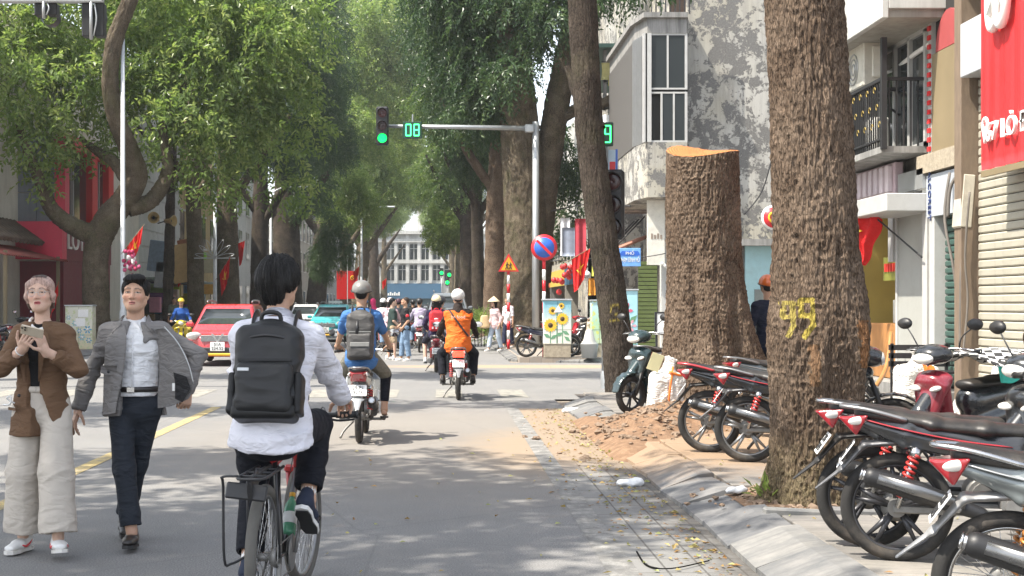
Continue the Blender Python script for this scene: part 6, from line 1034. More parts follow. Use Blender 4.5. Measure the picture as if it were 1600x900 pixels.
def wheel(par, c, R_=.262, r=.036, kind='cast', rim=M_ALLOY, sx=1.05, disc=True, fine=True):
    w = thing_part('wheel', par, c); ob('tyre', tyre_mb(R_, r, sx, 88 if fine else 40, 14 if fine else 8), [M_TYRE], w); rr = R_ - r * .85; mb = MB(); mb.torus((0, 0, 0), rr, .012, (0, 1, 0), 56 if fine else 28, 8, 1.9); ob('rim', mb, [rim], w)
    mb = MB(); mb.cyl((0, -.055, 0), (0, .055, 0), .05, n=16); mb.cyl((0, -.075, 0), (0, .075, 0), .02, n=10); 
    if disc: mb.lathe([(.05, 0), (.085, .004), (.085, .02), (.05, .024)], (0, .03, 0), (0, 1, 0), 20)
    ob('hub', mb, [M_ENG], w); mb = MB()
    if kind == 'cast':
        for q in range(5):
            a = q * 2 * math.pi / 5 + .3
            for o_ in (-.13, .13): mb.tube([(.045 * math.cos(a), 0, .045 * math.sin(a)), (rr * .97 * math.cos(a + o_), 0, rr * .97 * math.sin(a + o_))], [.02, .011], 6, sq=1.0)
    else:
        for q in range(36 if fine else 18):
            a = q * 2 * math.pi / (36 if fine else 18); s_ = 1 if q % 2 else -1; b_ = a + (.5 if (q // 2) % 2 else -.5); mb.tube([(.04 * math.cos(b_), .035 * s_, .04 * math.sin(b_)), (rr * math.cos(a), 0, rr * math.sin(a))], .0016, 4, False)
    ob('spokes', stuffmb(mb), [rim if kind == 'cast' else M_CHROME], w); return w
def stuffmb(mb): return mb
def thing_part(name, par, c): o = link(name, None, par, c); return o
def coil(mb, a, b, R_, r, turns): a, b = A(a), A(b); s1, s2, d = frame(b - a); L = np.linalg.norm(b - a); t = np.linspace(0, 1, turns * 12); mb.tube([a + d * L * q + R_ * (math.cos(q * turns * 6.2832) * s1 + math.sin(q * turns * 6.2832) * s2) for q in t], r, 6)
def handlebars(par, x, z, hw, m_grip=M_MATTE, mirrors=True, back=.08):
    mb = MB()
    for s in (-1, 1): mb.tube(spline([(x + .03, 0, z), (x, s * hw * .45, z + .02), (x - back, s * hw, z)], 8), .011, 8)
    ob('handlebar', mb, [M_CHROME], par)
    for s in (-1, 1):
        mb = MB(); mb.tube([(x - back * .62, s * hw * .68, z + .01), (x - back, s * hw, z)], .017, 10); mb.lathe([(.02, 0), (.021, .012), (.012, .02)], (x - back, s * hw, z), (0, s, 0), 10); ob('grip', mb, [m_grip], par); mb = MB(); mb.tube(spline([(x + .03, s * hw * .55, z + .0), (x + .05, s * hw * .8, z + .0), (x - back + .06, s * hw * 1.02, z - .01)], 6), .006, 6); ob('lever', mb, [M_ALLOY], par)
        if mirrors:
            mb = MB(); mb.tube(spline([(x, s * hw * .6, z + .02), (x + .02, s * hw * .75, z + .12), (x - .01, s * hw * 1.02, z + .20)], 8), .006, 6); mo = ob('mirror', mb, [M_IRON], par); mb = MB(); mb.lathe([(0, .03), (.05, .024), (.062, 0), (.055, -.008)], (x - .01, s * hw * 1.05, z + .22), (1, 0, .1), 18, 1.25, .8); ob('mirror_shell', mb, [M_MATTE], mo); mb = MB(); mb.lathe([(.055, 0), (0, .001)][::-1], (x - .02, s * hw * 1.05, z + .22), (-1, 0, 0), 18, 1.25, .8); ob('mirror_glass', mb, [M_MIR], mo)
def plate(par, c, txt, rx=.25, w=.19, h=.14, m=M_PLATE, lean=None):
    o = thing_part('number_plate', par, c); o.rotation_euler = (0, rx, 0); mb = MB(); mb.box((0, 0, 0), (.006, w, h), bev=.002); ob('plate', mb, [m], o); k = txt.split('\n')
    for i, l in enumerate(k): text(l, h * .50, (-.005, 0, h * (.21 - .43 * i) if len(k) > 1 else 0), (0, -1, 0), (0, 0, 1), M_IRON, o, .003, sx=.8)
    return o
def underbone(name, label, loc, rz, paint, accent, group=None, kind='cast', rim=M_DKRIM, spring=M_SPRING, txt='29-S6\n152.46', lit=False, rail=M_ALLOY, mirrors=True, rider=False, body2=None, fine=True, muf=M_HEAT, wavy=0., fend=None, cat='motorbike'):
    o = thing(name, label, cat, loc, rz, group); H_ = .007 if fine else .014
    wheel(o, (0, 0, .298), kind=kind, rim=rim, fine=fine); wheel(o, (1.23, 0, .298), kind=kind, rim=rim, fine=fine, disc=True)
    s = SDF(.03); s.chain([(.62, 0, .66), (.30, 0, .675), (0, 0, .72), (-.15, 0, .765)], [.085, .085, .07, .045]); 
    for q in (-1, 1): s.ecap((.60, q * .085, .60), (.05, q * .09, .70), .035, .075, .028, .06, (0, 1, 0)); s.ecap((.05, q * .09, .70), (-.17, q * .06, .765), .028, .062, .020, .034, (0, 1, 0))
    sob('side_panel', s, H_, paint, o, (lambda V: .004 * np.sin((V[:, 2] + V[:, 0] * .25) * 90) * (np.abs(V[:, 1]) > .06)) if fine else None)
    mb = MB()
    for q in (-1, 1): mb.tube(spline([(.58, q * .119, .655), (.30, q * .124, .685), (.0, q * .118, .742), (-.2, q * .07, .79)], 12), [.004] + [.013] * 10 + [.004], 6, sq=.35)
    ob('side_stripe', mb, [accent], o)
    s = SDF(.03); s.chain([(.66, 0, .735), (.45, 0, .745), (.22, 0, .765), (0, 0, .80), (-.14, 0, .81)], [.045, .05, .052, .046, .03]); s.ops = []
    for a, b, w1, w2 in (((.70, 0, .72), (.45, 0, .735), .07, .11), ((.45, 0, .735), (.18, 0, .755), .11, .125), ((.18, 0, .765), (-.18, 0, .815), .12, .085)): s.ecap(a, b, w1, .048, w2, .045, (0, 1, 0))
    sob('seat', s, H_, M_SEAT, o)
    mb = MB(); mb.tube(spline([(.05, .11, .785), (-.14, .105, .835), (-.27, .06, .85), (-.29, 0, .85), (-.27, -.06, .85), (-.14, -.105, .835), (.05, -.11, .785)], 26), .014, 8, sq=.8); ob('grab_rail', mb, [rail], o)
    s = SDF(.012); s.planes([((-.335, 0, .815), (-.72, 0, -.70)), ((0, 0, .822), (-.10, 0, 1)), ((-.15, 0, .80), (.80, 0, -.45)), ((-.33, .045, .8), (-.36, 1, 0)), ((-.33, -.045, .8), (-.36, -1, 0))], (-.36, -.14, .66), (-.12, .14, .84), .01)
    tl = sob('tail_light', s, .006, M_LIT if lit else M_TAIL, o)
    for q in (-1, 1): s = SDF(.01); s.ell((-.205, q * .091, .775), (.055, .014, .024), rot(0, -.12, -q * .34)); sob('indicator', s, .005, M_CLEAR, tl)
    s = SDF(.02); s.ecap((.02, 0, .66), (-.17, 0, .64), .075, .022, .07, .018, (0, 1, 0)); s.ecap((-.17, 0, .64), (-.29, 0, .50), .07, .018, .052, .012, (0, 1, 0)); s.ecap((-.29, 0, .50), (-.43, 0, .385), .052, .011, .02, .006, (0, 1, 0)); sob('rear_mudguard', s, H_, fend or M_MATTE, o)
    plate(o, (-.262, 0, .60), txt, .62)
    s = SDF(.02); s.chain([(-.13, -.145, .475), (.12, -.15, .40), (.42, -.145, .30)], [.052, .055, .036]); s.chain([(.42, -.14, .30), (.62, -.09, .22), (.78, -.05, .24)], [.022, .02, .02]); mf = sob('muffler', s, H_, M_MATTE if muf is M_HEAT else muf, o)
    mb = MB(); mb.tube([(-.10, -.192, .475), (.12, -.200, .412), (.34, -.186, .345)], [.03, .034, .024], 8, sq=.45, up=(0, 1, 0)); ob('heat_shield', mb, [muf], mf); mb = MB(); mb.cyl((-.185, -.145, .49), (-.15, -.145, .48), .032, n=14); mb.torus((-.186, -.145, .49), .03, .006, (1, 0, -.26), 16, 6); ob('tailpipe', mb, [M_CHROME], mf)
    for q in (-1, 1):
        mb = MB(); coil(mb, (.02, q * .115, .37), (.09, q * .115, .60), .027, .0075, 8); sk_ = ob('shock_absorber', mb, [spring], o); mb = MB(); mb.cyl((.0, q * .115, .31), (.1, q * .115, .64), .014, n=8); mb.cyl((.085, q * .115, .585), (.1, q * .115, .635), .029, n=12); ob('damper', mb, [M_CHROME], sk_)
        mb = MB(); mb.box((.26, q * .085, .30), (.56, .025, .045), bev=.008); ob('swingarm', mb, [M_ENG], o)
    mb = MB(); mb.box((.24, .125, .30), (.60, .03, .09), bev=.02); ob('chain_case', mb, [M_MATTE], o)
    mb = MB(); mb.cyl((.62, -.10, .33), (.62, .10, .33), .095, n=18); mb.cyl((.62, -.125, .33), (.62, -.1, .33), .075, n=18); mb.box((.80, 0, .36), (.26, .13, .14), rot(0, -.15, 0), .02)
    for q in range(6): mb.box((.78 + q * .03, 0, .365), (.008, .16, .165), rot(0, -.15, 0))
    ob('engine', mb, [M_ENG], o)
    mb = MB(); mb.box((.60, 0, .22), (.05, .5, .03), bev=.01); mb.tube([(.60, -.25, .22), (.66, -.25, .23)], .02, 8); mb.tube([(.60, .25, .22), (.66, .25, .23)], .02, 8); mb.tube([(.34, -.13, .34), (.30, -.2, .32)], .016, 6); mb.tube([(.34, .13, .34), (.30, .2, .32)], .016, 6); mb.tube(spline([(.5, .1, .2), (.42, .2, .1), (.36, .24, .02)], 6), .014, 6); ob('footrest', mb, [M_ENG], o)
    s = SDF(.04); s.ecap((.60, 0, .60), (.86, 0, .46), .07, .05, .06, .05, (0, 1, 0)); s.ecap((.86, 0, .46), (1.02, 0, .82), .06, .05, .075, .05, (0, 1, 0))
    for q in (-1, 1): s.ecap((.99, q * .15, .78), (.88, q * .17, .42), .07, .02, .05, .018, (0, 1, 0)); s.ecap((1.0, q * .06, .80), (.99, q * .15, .78), .05, .03, .05, .02, (1, 0, 0))
    sob('leg_shield', s, H_ * 1.3, body2 or paint, o)
    mb = MB()
    for q in (-1, 1): mb.tube([(1.03, q * .075, .80), (1.21, q * .075, .30)], .02, 10)
    ob('fork', mb, [M_MATTE], o); s = SDF(.015)
    for i in range(7):
        a0, a1 = R(20 + 17 * i), R(37 + 17 * i); s.ecap((1.23 + .335 * math.cos(a0), 0, .298 + .335 * math.sin(a0)), (1.23 + .335 * math.cos(a1), 0, .298 + .335 * math.sin(a1)), .055, .014, .055, .014, (0, 1, 0))
    sob('front_mudguard', s, H_, paint, o)
    s = SDF(.03); s.ell((1.01, 0, .965), (.12, .13, .085)); s.ell((1.07, 0, .945), (.09, .11, .08)); s.ell((.95, 0, .985), (.10, .17, .05)); sob('headlight_cowl', s, H_, paint, o); mb = MB(); mb.lathe([(0, .035), (.06, .028), (.075, 0)], (1.13, 0, .94), (1, 0, .1), 18, 1.1, .85); ob('headlight', mb, [M_CLEAR], o)
    handlebars(o, .95, .99, .33, mirrors=mirrors); return o
def scooter(name, label, loc, rz, paint, group=None, txt='29-V1\n330.71', lit=False, fine=True, dark=M_MATTE, rim=M_DKRIM, mirrors=True, steer=0, cat='scooter', tailpaint=None):
    o = thing(name, label, cat, loc, rz, group); H_ = .008 if fine else .015
    wheel(o, (0, 0, .25), R_=.205, r=.046, rim=rim, fine=fine, disc=False); fw = thing_part('front_end', o, (1.16, 0, .25)); fw.rotation_euler = (0, 0, steer)
    ob('tyre', tyre_mb(.215, .042, 1.0, 72 if fine else 36, 12 if fine else 8), [M_TYRE], fw); mb = MB(); mb.torus((0, 0, 0), .178, .014, (0, 1, 0), 40, 8, 1.8); mb.cyl((0, -.06, 0), (0, .06, 0), .04, n=14)
    for q in range(5):
        a = q * 2 * math.pi / 5
        for o_ in (-.16, .16): mb.tube([(.03 * math.cos(a), 0, .03 * math.sin(a)), (.175 * math.cos(a + o_), 0, .175 * math.sin(a + o_))], [.018, .011], 6)
    ob('rim', mb, [rim], fw); mb = MB()
    for q in (-1, 1): mb.tube([(0, q * .085, 0), (-.14, q * .08, .36)], .022, 10)
    ob('fork', mb, [dark], fw); s = SDF(.015)
    for i in range(7):
        a0, a1 = R(10 + 20 * i), R(30 + 20 * i); s.ecap((.285 * math.cos(a0), 0, .285 * math.sin(a0)), (.285 * math.cos(a1), 0, .285 * math.sin(a1)), .07 - .012 * (i < 2), .018, .07, .018, (0, 1, 0))
    s.ecap((.0, 0, .29), (-.14, 0, .42), .06, .05, .07, .06, (0, 1, 0)); sob('front_mudguard', s, H_, paint, fw)
    s = SDF(.05); s.ecap((.52, 0, .60), (-.18, 0, .70), .13, .13, .10, .09, (0, 1, 0)); s.ecap((.50, 0, .42), (.10, 0, .50), .12, .11, .12, .1, (0, 1, 0)); s.ecap((-.18, 0, .70), (-.30, 0, .72), .10, .08, .06, .05, (0, 1, 0)); sob('rear_body', s, H_, tailpaint or paint, o)
    s = SDF(.03); s.ecap((.60, 0, .735), (.2, 0, .755), .10, .045, .135, .05, (0, 1, 0)); s.ecap((.2, 0, .765), (-.22, 0, .80), .13, .045, .09, .04, (0, 1, 0)); sob('seat', s, H_, M_SEAT, o)
    s = SDF(.03); s.box((.68, 0, .30), (.24, .13, .045), rad=.03); s.ecap((.88, 0, .32), (.98, 0, .80), .14, .05, .15, .05, (0, 1, 0)); s.ecap((1.02, 0, .74), (1.06, 0, .50), .17, .06, .10, .06, (0, 1, 0)); s.ecap((.98, 0, .8), (1.04, 0, .78), .17, .07, .13, .07, (0, 1, 0)); sob('front_apron', s, H_, paint, o)
    for q in (-1, 1): s = SDF(.01); s.ell((1.085, q * .10, .72), (.05, .055, .024), rot(0, .3, -q * .6)); sob('indicator', s, .007, M_CLEAR, o)
    s = SDF(.03); s.ell((.98, 0, 1.0), (.13, .16, .085)); s.ell((1.06, 0, .985), (.08, .12, .075)); sob('headlight_cowl', s, H_, paint, fw and o); s = SDF(.01); s.ell((1.115, 0, .965), (.045, .10, .05), rot(0, -.35, 0)); sob('headlight', s, .007, M_CLEAR, o); handlebars(o, .93, 1.03, .34, mirrors=mirrors)
    s = SDF(.01); s.ell((-.33, 0, .735), (.045, .085, .045)); tl = sob('tail_light', s, .007, M_LIT if lit else M_TAIL, o)
    for q in (-1, 1): s = SDF(.01); s.ell((-.29, q * .085, .72), (.05, .035, .03), rot(0, 0, -q * .5)); sob('indicator', s, .007, M_CLEAR, tl)
    mb = MB(); mb.tube(spline([(.0, .12, .79), (-.18, .12, .835), (-.30, .06, .84), (-.31, 0, .84), (-.30, -.06, .84), (-.18, -.12, .835), (0, -.12, .79)], 20), .014, 8); ob('grab_rail', mb, [M_ALLOY], o)
    s = SDF(.02); s.ecap((-.05, 0, .52), (-.24, 0, .56), .075, .03, .07, .03, (0, 1, 0)); s.ecap((-.24, 0, .56), (-.36, 0, .34), .065, .015, .05, .01, (0, 1, 0)); sob('rear_mudguard', s, H_, dark, o); plate(o, (-.335, 0, .50), txt, .35)
    s = SDF(.02); s.chain([(-.16, -.15, .36), (.2, -.155, .30)], [.06, .062]); s.chain([(.2, -.15, .3), (.5, -.08, .2)], [.03, .02]); mf = sob('muffler', s, H_, dark, o); mb = MB(); mb.box((.02, -.212, .34), (.26, .012, .06), rot(0, .15, 0), .005); ob('heat_shield', mb, [M_HEAT], mf)
    mb = MB(); mb.box((.16, .13, .27), (.45, .09, .13), bev=.03); mb.cyl((.36, .08, .28), (.36, .19, .28), .08, n=14); ob('engine', mb, [M_ENG], o); mb = MB(); coil(mb, (.0, .12, .32), (.0, .115, .56), .028, .008, 7); ob('shock_absorber', mb, [M_SPRING], o); mb = MB(); mb.tube(spline([(.5, .1, .2), (.42, .2, .1), (.38, .25, .02)], 6), .014, 6); ob('kickstand', mb, [M_ENG], o); return o
# parked bikes at right, tails towards the road
GP = 'motorbikes parked with tails to the road'
P_BLK = pmat('gloss black paint', (.018, .02, .023)); P_GRY = pmat('grey-green metallic paint', (.17, .19, .19), metal=.5, rough=.35); P_RED = pmat('red motorbike paint', (.36, .02, .03)); P_DRED = pmat('dark red paint', (.20, .018, .03)); P_DTEAL = pmat('dark teal-black paint', (.022, .042, .046)); P_SILV = pmat('silver paint', (.42, .43, .43), metal=.6); P_BEIGE = pmat('beige paint', (.45, .38, .27)); P_NAVY = pmat('navy paint', (.02, .025, .06)); P_GOLD = mat('gold lettering', (.5, .36, .06), .4)
underbone('motorbike', 'grey-green motorbike with a copper spring and wire spokes, nearest in the bottom right corner', (2.25, 5.4, PZ), R(-19), P_GRY, P_SILV, GP, kind='wire', rim=M_CHROME, spring=M_SPRINGY, fend=mat('silver grey mudguard', (.30, .30, .30), .45, .3), body2=P_GRY, rail=M_CHROME)
underbone('motorbike', 'black and red motorbike with red springs, second from the bottom right corner', (2.50, 7.5, PZ), R(-17), P_BLK, P_RED, GP, kind='cast', rim=M_DKRIM, fend=mat('dark silver mudguard', (.16, .16, .165), .4, .4))
underbone('motorbike', 'black motorbike with a silver tail rail, third from the bottom right corner beside tree 99', (2.49, 7.95, PZ), R(-11), P_BLK, P_GRY, GP, kind='cast', rim=M_DKRIM, rail=M_CHROME)
underbone('motorbike', 'dusty black and red motorbike whose front is hidden behind tree 99', (2.74, 12.2, PZ), R(-14), P_BLK, P_RED, GP, kind='cast', rim=M_ALLOY, fend=mat('dark silver mudguard'))
underbone('motorbike', 'dusty motorbike with a red tail rail and curled black mudguard in front of the stump', (2.55, 13.0, PZ), R(-12), P_BLK, P_BLK, GP, kind='cast', rim=M_ALLOY, rail=P_RED)
scooter('scooter', 'dark teal scooter with its front wheel turned to the road, between leaning tree and stump', (3.30, 18.35, PZ), R(180 + 42), P_DTEAL, steer=-.1, rim=M_DKRIM)
scooter('scooter', 'red scooter seen from its tail, squeezed behind the white sack', (2.95, 18.9, PZ), R(25), P_RED, txt='29-H4\n086.12')
underbone('motorbike', 'motorbike with chrome handlebars standing behind tree 99', (3.3, 14.6, PZ), R(14), P_GRY, P_SILV, fine=False)
scooter('scooter', 'black scooter facing left, its handlebars rising over the nearest parked motorbikes', (4.9, 9.58, PZ), R(200), P_BLK)
sb = scooter('scooter', 'black scooter with a red front shield under a houndstooth seat cover', (4.93, 11.8, PZ), R(210), P_BLK)
[setattr(c_.material_slots[0], 'material', P_DRED) for c_ in sb.children if c_.name.startswith('front_apron')]
def hound():
    m, t, b = NT('houndstooth cloth'); ck = nd(t, 'ShaderNodeTexChecker', Scale=15, Color1=(.62, .62, .6, 1), Color2=(.03, .03, .03, 1)); mp = nd(t, 'ShaderNodeMapping'); tc = nd(t, 'ShaderNodeTexCoord'); mp.inputs['Rotation'].default_value = (0, 0, .7); mp.inputs['Scale'].default_value = (1, 1, .01); t.links.new(tc.outputs['Object'], mp.inputs[0]); t.links.new(mp.outputs[0], ck.inputs['Vector']); t.links.new(ck.outputs[0], b.inputs['Base Color']); b.inputs['Roughness'].default_value = .9; return m
cov = thing('sun_cover', 'black and white houndstooth seat cover with a green hem', 'cover', (4.73, 11.68, PZ + .82), R(30)); gu, gv = np.meshgrid(np.linspace(-1, 1, 30), np.linspace(-1, 1, 24), indexing='ij'); zz2 = .22 - .10 * gv ** 2 - .05 * gu ** 2 + .02 * np.sin(gu * 7) * gv
mb = MB(); mb.sheet(np.stack([gu * .42, gv * .36, zz2], -1), .012, flip=False); ob('cover_cloth', mb, [hound()], cov); mb = MB(); gu, gv = np.meshgrid(np.linspace(-1, 1, 20), np.linspace(0, 1, 6), indexing='ij'); mb.sheet(np.stack([gu * .42, -.365 - .03 * gv, .12 - .05 * gu ** 2 + .02 * np.sin(gu * 7) * -1 - gv * .13], -1), .01); ob('green_hem', mb, [mat('green hem', (.02, .30, .22), .8)], cov)
# far parked bikes
underbone('motorbike', 'dark motorbike parked by the striped post with its muffler to the road', (gnd(824, 559, PZ).x, 36.6, PZ), R(12), P_NAVY, P_BLK, fine=False, kind='cast', rim=M_ALLOY)
scooter('scooter', 'black scooter standing right of the sunflower cabinet under the seated man', (gnd(915, 545, PZ).x + .25, 38.3, PZ), R(200), P_BLK, fine=False)
for i, (x, y, rz, p, lab) in enumerate(((3.5, 44.5, 20, P_RED, 'red-topped parked motorbike between the children sign and the forked tree'), (3.2, 47.5, 25, P_SILV, 'silver parked motorbike behind the children sign post'), (-11.9, 41.0, 150, P_BLK, 'black motorbike parked on the left pavement near the flower cabinet'), (-12.6, 39.3, 160, P_NAVY, 'dark motorbike parked at the left edge behind the woman'), (-11.6, 48.5, 160, P_DTEAL, 'dark motorbike on the left pavement between man and red car'))):
    underbone('motorbike', lab, (x, y, PZ), R(rz), p, P_SILV, fine=False, mirrors=True)
# ------------------------------------------------------------------ cars
def car(label, loc, rz, paint, txt='51A\n224.52', emblem=True, yellow=True, cat='car', name='car', roof=None, group=None):
    o = thing(name, label, cat, loc, rz, group); s = SDF(.05)   # origin under the middle
    s.planes([((2.05, 0, .6), (1, 0, .12)), ((-2.0, 0, .6), (-1, 0, .1)), ((0, 0, .98), (.10, 0, 1)), ((0, .86, .6), (0, 1, .14)), ((0, -.86, .6), (0, -1, .14)), ((0, 0, .24), (0, 0, -1)), ((2.0, 0, .75), (.75, 0, 1.)), ((1.85, .66, .6), (1, .75, 0)), ((1.85, -.66, .6), (1, -.75, 0))], (-2.2, -.95, .2), (2.2, .95, 1.15), .10)
    s.planes([((.95, 0, 1.0), (.60, 0, .74)), ((-1.65, 0, 1.0), (-.85, 0, .4)), ((0, 0, 1.56), (0, 0, 1)), ((0, .80, 1.0), (0, 1, .30)), ((0, -.80, 1.0), (0, -1, .30)), ((0, 0, .8), (0, 0, -1))], (-2, -.9, .78), (1.3, .9, 1.65), .09, k=.04)
    for x in (-1.25, 1.25):
        for q in (-1, 1): s.ecap((x, q * .6, .32), (x, q * 1.1, .32), .36, .36, .36, .36, (1, 0, 0), k=.02, op='s')
    sob('body', s, .028, paint, o)
    n = nrm((.60, 0, .74)); u = nrm((-.74, 0, .60)); b0 = A((.95, 0, 1.0)) + n * .006
    def patch(name, P, m=M_GLASS): mb = MB(); mb.sheet(np.array(P), .006); return ob(name, mb, [m], o)
    patch('windscreen', [[b0 + u * .06 + A((0, y * .70, 0)) for y in (-1, -.5, 0, .5, 1)], [b0 + u * .68 + A((0, y * .57, 0)) for y in (-1, -.5, 0, .5, 1)]])
    for q in (-1, 1):
        ns = nrm((0, q, .3)); w0 = A((0, q * .80, 1.0)) + ns * .006; us = nrm((0, -q * .3, 1)); f = lambda x, t: w0 + us * t + A((x, 0, 0))
        patch('side_window', [[f(.55, .05), f(.05, .05)], [f(.12, .44), f(.05, .44)]]); patch('side_window', [[f(-.03, .05), f(-.85, .05)], [f(-.03, .44), f(-.75, .44)]]); mb = MB(); mb.box((.72, q * .93, 1.03), (.14, .2, .13), bev=.04); ob('wing_mirror', mb, [paint], o)
        mb = MB(); mb.tube(spline([(.1, q * .58, 1.6), (-.1, q * .6, 1.65), (-1.1, q * .6, 1.64), (-1.3, q * .58, 1.58)], 12), .022, 8); ob('roof_rail', mb, [M_ALLOY], o)
        s2 = SDF(.02); s2.ell((1.90, q * .62, .76), (.12, .20, .10), rot(0, -.3, -q * .5)); hl = sob('headlight', s2, .016, M_CLEAR, o); s2 = SDF(.02); s2.ell((-1.98, q * .65, .82), (.06, .16, .10)); sob('tail_light', s2, .016, M_TAIL, o); mb = MB(); mb.lathe([(0, .03), (.055, .02), (.06, 0)], (2.03, q * .58, .42), (1, 0, 0), 14); ob('fog_lamp', mb, [M_CLEAR], o)
    patch('rear_window', [[A((-1.66, y * .66, 1.06)) for y in (-1, 0, 1)], [A((-1.47, y * .56, 1.47)) for y in (-1, 0, 1)]])
    mb = MB(); mb.box((2.035, 0, .70), (.05, .86, .16), bev=.02); g_ = ob('grille', mb, [M_ALLOY], o)
    for q in range(5): mb = MB(); mb.box((2.065, 0, .635 + q * .033), (.012, .8, .012)); ob('grille_bar', mb, [M_CHROME], g_)
    if emblem: mb = MB(); mb.ext([(-.17, .10), (-.11, .10), (0, -.06), (.11, .10), (.17, .10), (0, -.14)], .02, (2.08, 0, .72), (0, -1, 0), (0, 0, 1)); ob('emblem', mb, [M_CHROME], o)
    mb = MB(); mb.box((2.06, 0, .40), (.06, 1.1, .15), bev=.02); ob('lower_intake', mb, [M_MATTE], o)
    if yellow: mb = MB(); mb.box((2.09, 0, .30), (.06, 1.15, .07), bev=.02); ob('bumper_strip', mb, [M_SYEL], o)
    pl = thing_part('number_plate', o, (2.10, 0, .50)); mb = MB(); mb.box((0, 0, 0), (.012, .36, .22), bev=.004); ob('plate', mb, [M_PLATE], pl)
    for i, l in enumerate(txt.split('\n')): text(l, .11, (.009, 0, .05 - .1 * i), (0, 1, 0), (0, 0, 1), M_IRON, pl, .004)
    for x in (-1.25, 1.25):
        for q in (-1, 1): w = thing_part('wheel', o, (x, q * .76, .32)); ob('tyre', tyre_mb(.245, .085, 1.15, 40, 10, .006), [M_TYRE], w); mb = MB(); mb.lathe([(0, .07), (.05, .08), (.06, .05), (.17, .06), (.185, .09), (.185, -.05)], (0, 0, 0), (0, q, 0), 24); ob('rim', mb, [M_ALLOY], w)
    if roof: mb = MB(); mb.box((-.2, 0, 1.63), (.18, .55, .11), bev=.04); ob('roof_sign', mb, [roof], o)
    return o
C_RED = pmat('red car paint', (.42, .022, .03), coat=1); C_TEAL = pmat('teal taxi paint', (.03, .36, .38), coat=1); C_WHT = pmat('white car paint', (.62, .64, .66), coat=1); C_GRY = pmat('grey car paint', (.16, .18, .20), coat=1); C_DRK = pmat('black car paint', (.02, .022, .026), coat=1)
GC = 'cars queueing in the left lane'
cr = car('red hatchback with roof rails and a silver V badge coming toward the camera', (gnd(352, 573).x - .2, 36.0, 0), R(-90), C_RED, group=GC)
SW = lambda m: {'red car paint': m}
tx = dup(cr, None, (gnd(528, 531).x, 58, 0), R(-97), 'teal taxi half hidden behind the rider in blue', SW(C_TEAL)); ch = bob('roof_sign', [(-.2, -.02, -.28, .28, 1.6, 1.7)], M_SWHT, tx)
dup(cr, None, (gnd(480, 520).x, 74, 0), R(-88), 'white car right behind the cyclist head, left of the teal taxi', SW(C_WHT)); dup(cr, None, (gnd(498, 515).x, 82, 0), R(-90), 'grey car waiting between the white car and the teal taxi', SW(C_GRY)); dup(cr, None, (gnd(545, 514).x, 88, 0), R(-92), 'second teal taxi far behind the first', SW(C_TEAL))
bs = dup(cr, None, ((700 - VX) / F_PX * 66, 66, 0), R(-90), 'large pale grey van facing the camera behind the orange rider', SW(C_GRY)); bs.scale = (1.15, 1.15, 1.35); dup(cr, None, ((655 - VX) / F_PX * 92, 92, 0), R(90), 'dark car between the cream helmet and the white building', SW(C_DRK))
# ------------------------------------------------------------------ people (local: x = own right, y = forward, z up)
def skinm():
    m, t, b = NT('skin'); a = nd(t, 'ShaderNodeAttribute', attribute_name='Col'); n = noi(t, coords(t), 60, 4); t.links.new(mixc(t, n, mixc(t, 1., a.outputs['Color'], (.86, .84, .82), 'MULTIPLY'), mixc(t, 1., a.outputs['Color'], (1.1, 1.1, 1.1), 'MULTIPLY')), b.inputs['Base Color']); b.inputs['Roughness'].default_value = .5; b.inputs['Subsurface Weight'].default_value = .12; b.inputs['Subsurface Radius'].default_value = (.01, .004, .002); b.inputs['Specular IOR Level'].default_value = .35; bump(t, b, n, .08, .003); return m
M_SKIN = skinm(); SK1 = (.50, .31, .22); SK2 = (.43, .26, .175); SK3 = (.58, .39, .30)
def hairm(name, c, c2=None):
    m, t, b = NT(name); n = noi(t, coords(t, (1, 1, .14)), 170, 2, .6); col = ramp(t, n, [(.3, tuple(q * .55 for q in c)), (.7, tuple(min(1, q * 1.5) for q in c))])
    if c2: tc = nd(t, 'ShaderNodeAttribute', attribute_name='Col'); col = mixc(t, tc.outputs['Color'], col, c2)
    t.links.new(col, b.inputs['Base Color']); b.inputs['Roughness'].default_value = .5; b.inputs['Specular IOR Level'].default_value = .28; bump(t, b, n, .8, .01); return m
M_HBLK = hairm('black hair', (.007, .0065, .0065)); M_HBRN = hairm('dark brown hair', (.03, .02, .015)); M_HPNK = hairm('faded pink hair', (.43, .295, .25), (.04, .027, .022))
def ik(a, b, l1, l2, pole):
    a, b, pole = A(a), A(b), A(pole); d = b - a; L = np.linalg.norm(d)
    if L > (l1 + l2) * .998: b = a + d / L * (l1 + l2) * .998; d = b - a; L = np.linalg.norm(d)
    x = (l1 * l1 - l2 * l2 + L * L) / (2 * L); h = math.sqrt(max(0, l1 * l1 - x * x)); u = d / L; p = pole - u * (pole @ u); return a + u * x + nrm(p) * h, b
class Fig: pass
